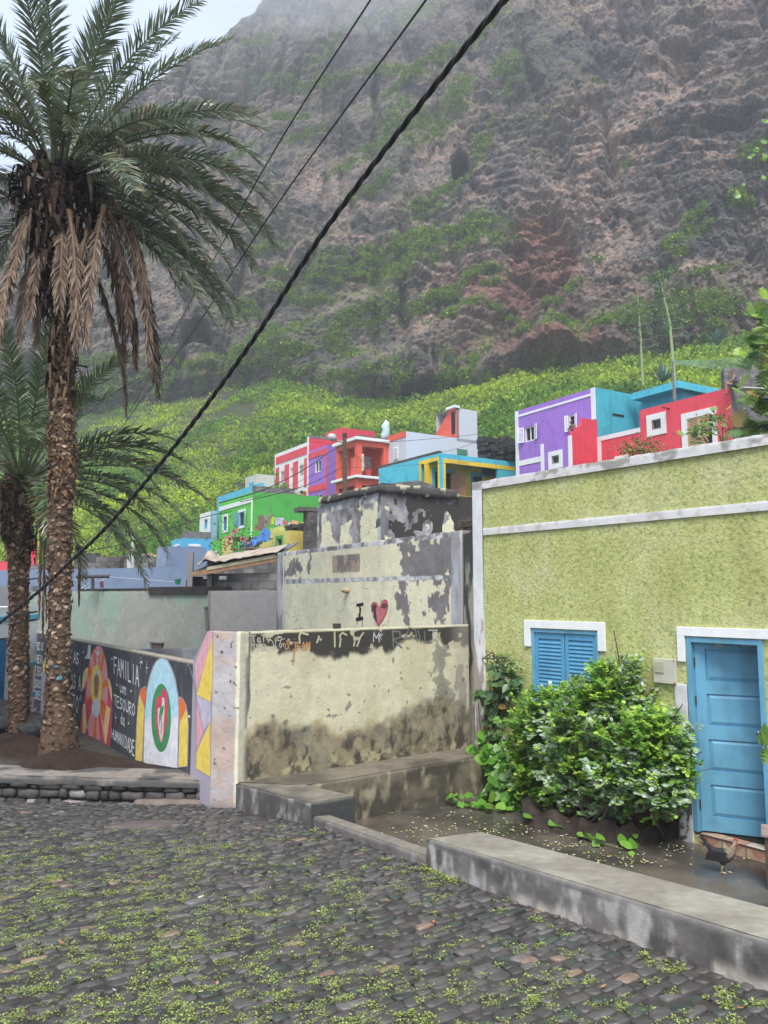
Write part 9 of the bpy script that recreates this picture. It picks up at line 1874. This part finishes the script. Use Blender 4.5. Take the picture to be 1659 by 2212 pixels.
for k, (L_, r_, lb_) in enumerate((([((372, 475), 44.8), ((240, 540), 43), ((100, 640), 40), ((-100, 760), 37), ((-390, 900), 33), ((-800, 1020), 29)], .022, 'upper dark wire from the pole down to the left'), ([((360, 680), 44.8), ((100, 820), 41), ((-200, 920), 37), ((-600, 1010), 33)], .018, 'middle wire from the pole down to the left past the green house'),
       ([((370, 600), 44.8), ((120, 740), 40), ((-250, 900), 35), ((-620, 1000), 31)], .010, 'thin lower wire from the pole to the left'), ([((400, 450), 45), ((800, 448), 47), ((1200, 420), 50), ((1612, 378), 53)], .014, 'wire from the pole right across the white house'), ([((1275, 548), 46), ((1450, 505), 48), ((1610, 445), 50)], .012, 'short wire rising to the corner of the white house'), ([((365, 690), 45), ((700, 690), 46), ((1000, 665), 46), ((1400, 648), 46), ((1640, 630), 47)], .010, 'thin wire across the turquoise wall'), ([((400, 500), 45), ((560, 650), 46), ((800, 835), 44)], .010, 'thin wire slanting down in front of the balcony'))):
    cable('wire', lb_, [PY(*cB(*p), Y) for p, Y in L_], r_, BLKC, n=10, cat='wire')
cable('wire', 'dark wire running down to the right across the scrub by the small palm', [PY(x, y, Y) for x, y, Y in ((75, 1195, 26), (180, 1192, 28), (300, 1165, 31), (430, 1120, 34), (500, 1105, 36))], .018, BLKC, n=10, cat='wire')
# knot of wires on the far palm
t = None; m = MB(); c = Vector((PALM2.x, PALM2.y, 0)); 
for (y, r) in ((1252, .22), (1325, .20), (1342, .21)):
    z = PY(40, y, PALM2.y).z; m.tube([(c.x+cos(a/16*2*pi)*r, c.y+sin(a/16*2*pi)*r, z+.03*sin(a/16*2*pi+1)) for a in range(17)], .012, 5)
tag(m.build('wire_tie', BLKC), 'black wires tied round the trunk of the far palm', 'wire tie')
# ============================================================ PEOPLE
def skin(name, nodes_, edges, mat, parent=None, sub=2, label=None):
    """one continuous body grown over a skeleton: nodes (x,y,z,r)"""
    me = bpy.data.meshes.new(name); me.from_pydata([n[:3] for n in nodes_], edges, []); o = bpy.data.objects.new(name, me); COL.objects.link(o)
    md = o.modifiers.new('s', 'SKIN'); me.skin_vertices
    for v, n in zip(me.skin_vertices[0].data, nodes_): r = n[3]; v.radius = (r, r) if not hasattr(r, '__len__') else r
    me.skin_vertices[0].data[0].use_root = True
    sb = o.modifiers.new('u', 'SUBSURF'); sb.levels = sub; sb.render_levels = sub
    dg = bpy.context.evaluated_depsgraph_get(); dg.update(); m2 = bpy.data.meshes.new_from_object(o.evaluated_get(dg)); bpy.data.objects.remove(o)
    m2.name = name; m2.materials.clear(); mats = mat if isinstance(mat, list) else [mat]
    for x in mats: m2.materials.append(x)
    m2.polygons.foreach_set('use_smooth', [True]*len(m2.polygons)); o = bpy.data.objects.new(name, m2); link(o, parent)
    if label: o['label'] = label
    return o
SKIN = plain('brown_skin', (.20, .105, .07), .5, nz_=.1); SKINL = plain('tan_skin', (.36, .20, .14), .5, nz_=.1)
def seated():
    # local frame: x forward (the way the knees point), y to the figure's left, z up; seat surface at 0
    seat = PY(*cL(835, 1458), 34.6); t = thing('person', 'person in purple vest and dark shorts sitting on the corner of the red roof', 'person', seat)
    fw = Vector((-.93, .36, 0)); lf = Vector((-.36, -.93, 0)); T = lambda x, y, z, r: (*(fw*x+lf*y+Vector((0, 0, z))), r)
    N = [T(0, 0, .12, .15), T(-.02, 0, .28, .125), T(.03, 0, .42, .135), T(.09, 0, .53, .12), T(.13, 0, .60, .07), T(.15, 0, .66, .062), T(.18, 0, .74, .10), T(.19, 0, .81, .09),
         T(.10, .18, .52, .055), T(.16, .25, .34, .042), T(.36, .16, .24, .034), T(.44, .12, .25, .030), T(.10, -.18, .52, .055), T(.17, -.24, .34, .042), T(.36, -.14, .25, .034), T(.44, -.09, .26, .030),
         T(.04, .10, .10, .10), T(.26, .14, .17, .078), T(.44, .15, .22, .058), T(.47, .15, .0, .050), T(.46, .15, -.20, .034), T(.54, .16, -.24, .03), T(.04, -.10, .10, .10), T(.26, -.14, .17, .078), T(.44, -.13, .22, .058), T(.46, -.13, .0, .05), T(.45, -.13, -.20, .034), T(.53, -.14, -.24, .03)]
    E = [(0, 1), (1, 2), (2, 3), (3, 4), (4, 5), (5, 6), (6, 7), (3, 8), (8, 9), (9, 10), (10, 11), (3, 12), (12, 13), (13, 14), (14, 15), (0, 16), (16, 17), (17, 18), (18, 19), (19, 20), (20, 21), (0, 22), (22, 23), (23, 24), (24, 25), (25, 26), (26, 27)]
    skin('body', N, E, SKINL, t)
    NV = [T(0, 0, .08, .155), T(-.02, 0, .28, .140), T(.03, 0, .42, .150), T(.08, 0, .53, .125), T(.085, .12, .56, .05), T(.085, -.12, .56, .05)]
    skin('vest', NV, [(0, 1), (1, 2), (2, 3), (3, 4), (3, 5)], plain('purple_vest', (.20, .13, .25), .85), t)
    skin('shorts', [T(0, 0, .10, .16), T(.04, .10, .10, .115), T(.24, .14, .17, .092), T(.04, -.10, .10, .115), T(.24, -.14, .17, .092)], [(0, 1), (1, 2), (0, 3), (3, 4)], plain('dark_shorts', (.025, .022, .025), .85), t)
    skin('hair', [T(.172, 0, .755, .098), T(.175, 0, .83, .092)], [(0, 1)], plain('cropped_hair', (.055, .045, .04), .95), t, label='close-cropped greying hair')
    for s in (1, -1):
        m = MB(); c0 = fw*.455+lf*(.12*s)+Vector((0, 0, .255))
        for k in range(5): d = fw*(.07 if k else .03)+lf*((k-2)*.014+(.05*s if k == 0 else 0)*-1)+Vector((0, 0, -.02)); b_ = c0+lf*((k-2)*.016); m.tube([seat+b_, seat+b_+d*.6, seat+b_+d+Vector((0, 0, -.02))], [.010, .009, .006], 5)
        m.build('hand', SKINL, t)
    m = MB(); e = [seat+(fw*-.165+lf*y)+Vector((0, 0, z)) for y, z in ((.10, .05), (.115, .2), (.09, .38), (.04, .52))]; m.tube(e, .008, 4); e = [seat+(fw*-.165+lf*-y)+Vector((0, 0, z)) for y, z in ((.10, .05), (.115, .2), (.09, .38), (.04, .52))]; m.tube(e, .008, 4); m.build('piping', plain('white_piping', (.6, .6, .6), .8), t)
seated()
def window_person():
    p = fL.p((W2[0]+W2[1])/2-.08, W2[2]+.02, .0); t = thing('person', 'dark-haired person leaning out of the right window of the purple house', 'person', p); fw = Vector((fL.n.x, fL.n.y, 0)); lf = Vector((fL.d.x, fL.d.y, 0)); T = lambda x, y, z, r: (*(fw*x+lf*y+Vector((0, 0, z))), r)
    N = [T(-.12, 0, -.25, .15), T(-.04, 0, .05, .15), T(.06, 0, .24, .13), T(.12, 0, .32, .055), T(.15, 0, .38, .05), T(.18, 0, .45, .085), T(.18, 0, .52, .08), T(.05, .2, .22, .055), T(.16, .26, .05, .045), T(.22, .10, .03, .035), T(.23, .02, .03, .03), T(.05, -.2, .22, .055), T(.16, -.24, .05, .045), T(.22, -.10, .03, .035), T(.23, -.02, .03, .03)]
    skin('body', N, [(0, 1), (1, 2), (2, 3), (3, 4), (4, 5), (5, 6), (2, 7), (7, 8), (8, 9), (9, 10), (2, 11), (11, 12), (12, 13), (13, 14)], SKIN, t)
    skin('top', [T(-.12, 0, -.25, .165), T(-.04, 0, .05, .165), T(.05, 0, .22, .145)], [(0, 1), (1, 2)], plain('dark_top', (.05, .045, .05), .9), t); skin('hair', [T(.155, 0, .50, .092), T(.13, 0, .40, .075), T(.10, 0, .30, .05)], [(0, 1), (1, 2)], plain('black_hair', (.015, .012, .012), .8), t)
window_person()
# ============================================================ CHICKEN
def chicken():
    f0 = PZ(*cH(985, 1120), FL); sc = (PY(*cH(985, 545), f0.y).z-f0.z)/.40; t = thing('chicken', 'black hen with a pale neck and red comb walking on the wet courtyard floor', 'chicken', f0)
    fx = Vector((.86, -.5, 0)).normalized(); fy = Vector((-fx.y, fx.x, 0)); T = lambda x, y, z, r: (*((fx*x+fy*y+Vector((0, 0, z)))*sc), r*sc)
    N = [T(-.02, 0, .185, (.078)), T(.045, 0, .195, .075), T(.085, 0, .235, .055), T(.11, 0, .285, .032), T(.125, 0, .325, .024), T(.135, 0, .345, .023), T(-.08, 0, .20, .058), T(-.135, 0, .245, .035), T(-.185, 0, .305, .022), T(-.22, 0, .345, .010), T(-.01, .035, .125, .034), T(.0, .035, .085, .018), T(-.01, -.035, .125, .034), T(.0, -.035, .085, .018)]
    b = skin('body', [(*n[:3], n[3]) for n in N], [(0, 1), (1, 2), (2, 3), (3, 4), (4, 5), (0, 6), (6, 7), (7, 8), (8, 9), (0, 10), (10, 11), (0, 12), (12, 13)], vcol('hen_plumage', .8, 120, .7, .004, .5, 60), t, sub=3)
    me = b.data; co = np.empty(len(me.vertices)*3); me.vertices.foreach_get('co', co); co = co.reshape(-1, 3)/sc; x = co@np.array(fx); z = co[:, 2]; n = fbm(co[:, 0]*45, co[:, 1]*45, co[:, 2]*45, 4, 3)
    neck = sstep(.015, .075, x+.35*(z-.21)+.04*(n-.5)); c = mixc((.018, .017, .018), (.055, .05, .048), n); c = mixc(c, mixc((.20, .15, .10), (.42, .34, .25), n), neck*sstep(.15, .20, z+.03*(n-.5))); c = mixc(c, (.05, .045, .04), sstep(.165, .13, z)*.7)
    ca = me.color_attributes.new('Col', 'FLOAT_COLOR', 'POINT'); cc = np.ones((len(co), 4), dtype=np.float32); cc[:, :3] = c; ca.data.foreach_set('color', cc.ravel())
    BF = plain('black_feather', (.022, .021, .024), .6)
    W_ = lambda x, y, z: f0+(fx*x+fy*y+Vector((0, 0, z)))*sc
    m = MB()
    for k in range(15):
        a = (k-7)/7; s = rng.normal(0, .01); p0 = W_(-.13, a*.02, .235); p1 = W_(-.19+abs(a)*.01, a*.035, .29+.03*(1-abs(a))+s); p2 = W_(-.25+abs(a)*.03+s, a*.05, .36+.05*(1-abs(a))-abs(a)*.09); w = Vector((0, 0, .012*sc)); m.face([p0-w, p0+w, p1+w*1.3, p1-w*1.3]); m.face([p1-w*1.3, p1+w*1.3, p2])
    m.build('tail', BF, t)
    for s in (1, -1):
        m = MB()
        for r in range(4):
            for k in range(5): x0 = .045-.035*k-.01*r; z0 = .235-.025*r; p = W_(x0, s*(.076-.004*r), z0); q = W_(x0-.075, s*(.070-.006*r), z0-.035); w = Vector((0, 0, .014*sc)); mid = p.lerp(q, .55)+fy*(s*.006*sc); m.face([p-w*.6, p+w*.6, mid+w, mid-w]); m.face([mid-w, mid+w, q])
        m.build('wing', BF, t)
    m = MB(); m.tube([W_(.112, 0, .362), W_(.125, 0, .382), W_(.142, 0, .378), W_(.155, 0, .358)], [.006*sc, .011*sc, .010*sc, .004*sc], 6); m.build('comb', plain('red_comb', (.60, .03, .04), .5), t, smooth=True)
    m = MB(); m.tube([W_(.150, 0, .335), W_(.156, 0, .315), W_(.150, 0, .305)], [.006*sc, .010*sc, .004*sc], 6); m.build('wattle', plain('red_comb', (.60, .03, .04), .5), t, smooth=True)
    m = MB(); m.tube([W_(.152, 0, .344), W_(.178, 0, .338)], [.008*sc, .001*sc], 6); m.build('beak', plain('horn', (.45, .36, .2), .5), t)
    for s in (1, -1):
        m = MB(); m.tube([W_(.143, s*.017, .350), W_(.143, s*.022, .350)], [.005*sc, .003*sc], 6); m.build('eye', plain('eye', (.3, .1, .02), .3), t)
    LG = plain('yellow_leg', (.52, .42, .26), .6)
    for s, dx in ((1, .03), (-1, -.02)):
        m = MB(); k_ = [W_(.0, s*.03, .09), W_(-.01+dx*.5, s*.03, .05), W_(dx, s*.028, .008)]; m.tube(k_, [.009*sc, .008*sc, .008*sc], 6); m.build('leg', LG, t, smooth=True); m = MB()
        for a, l in ((0, .05), (.5, .045), (-.5, .045), (pi, .022)): d = (fx*cos(a)+fy*sin(a))*l*sc; m.tube([k_[2], k_[2]+d*.6+Vector((0, 0, .001)), k_[2]+d-Vector((0, 0, .004*sc))], [.006*sc, .005*sc, .002*sc], 5)
        m.build('foot', LG, t)
chicken()
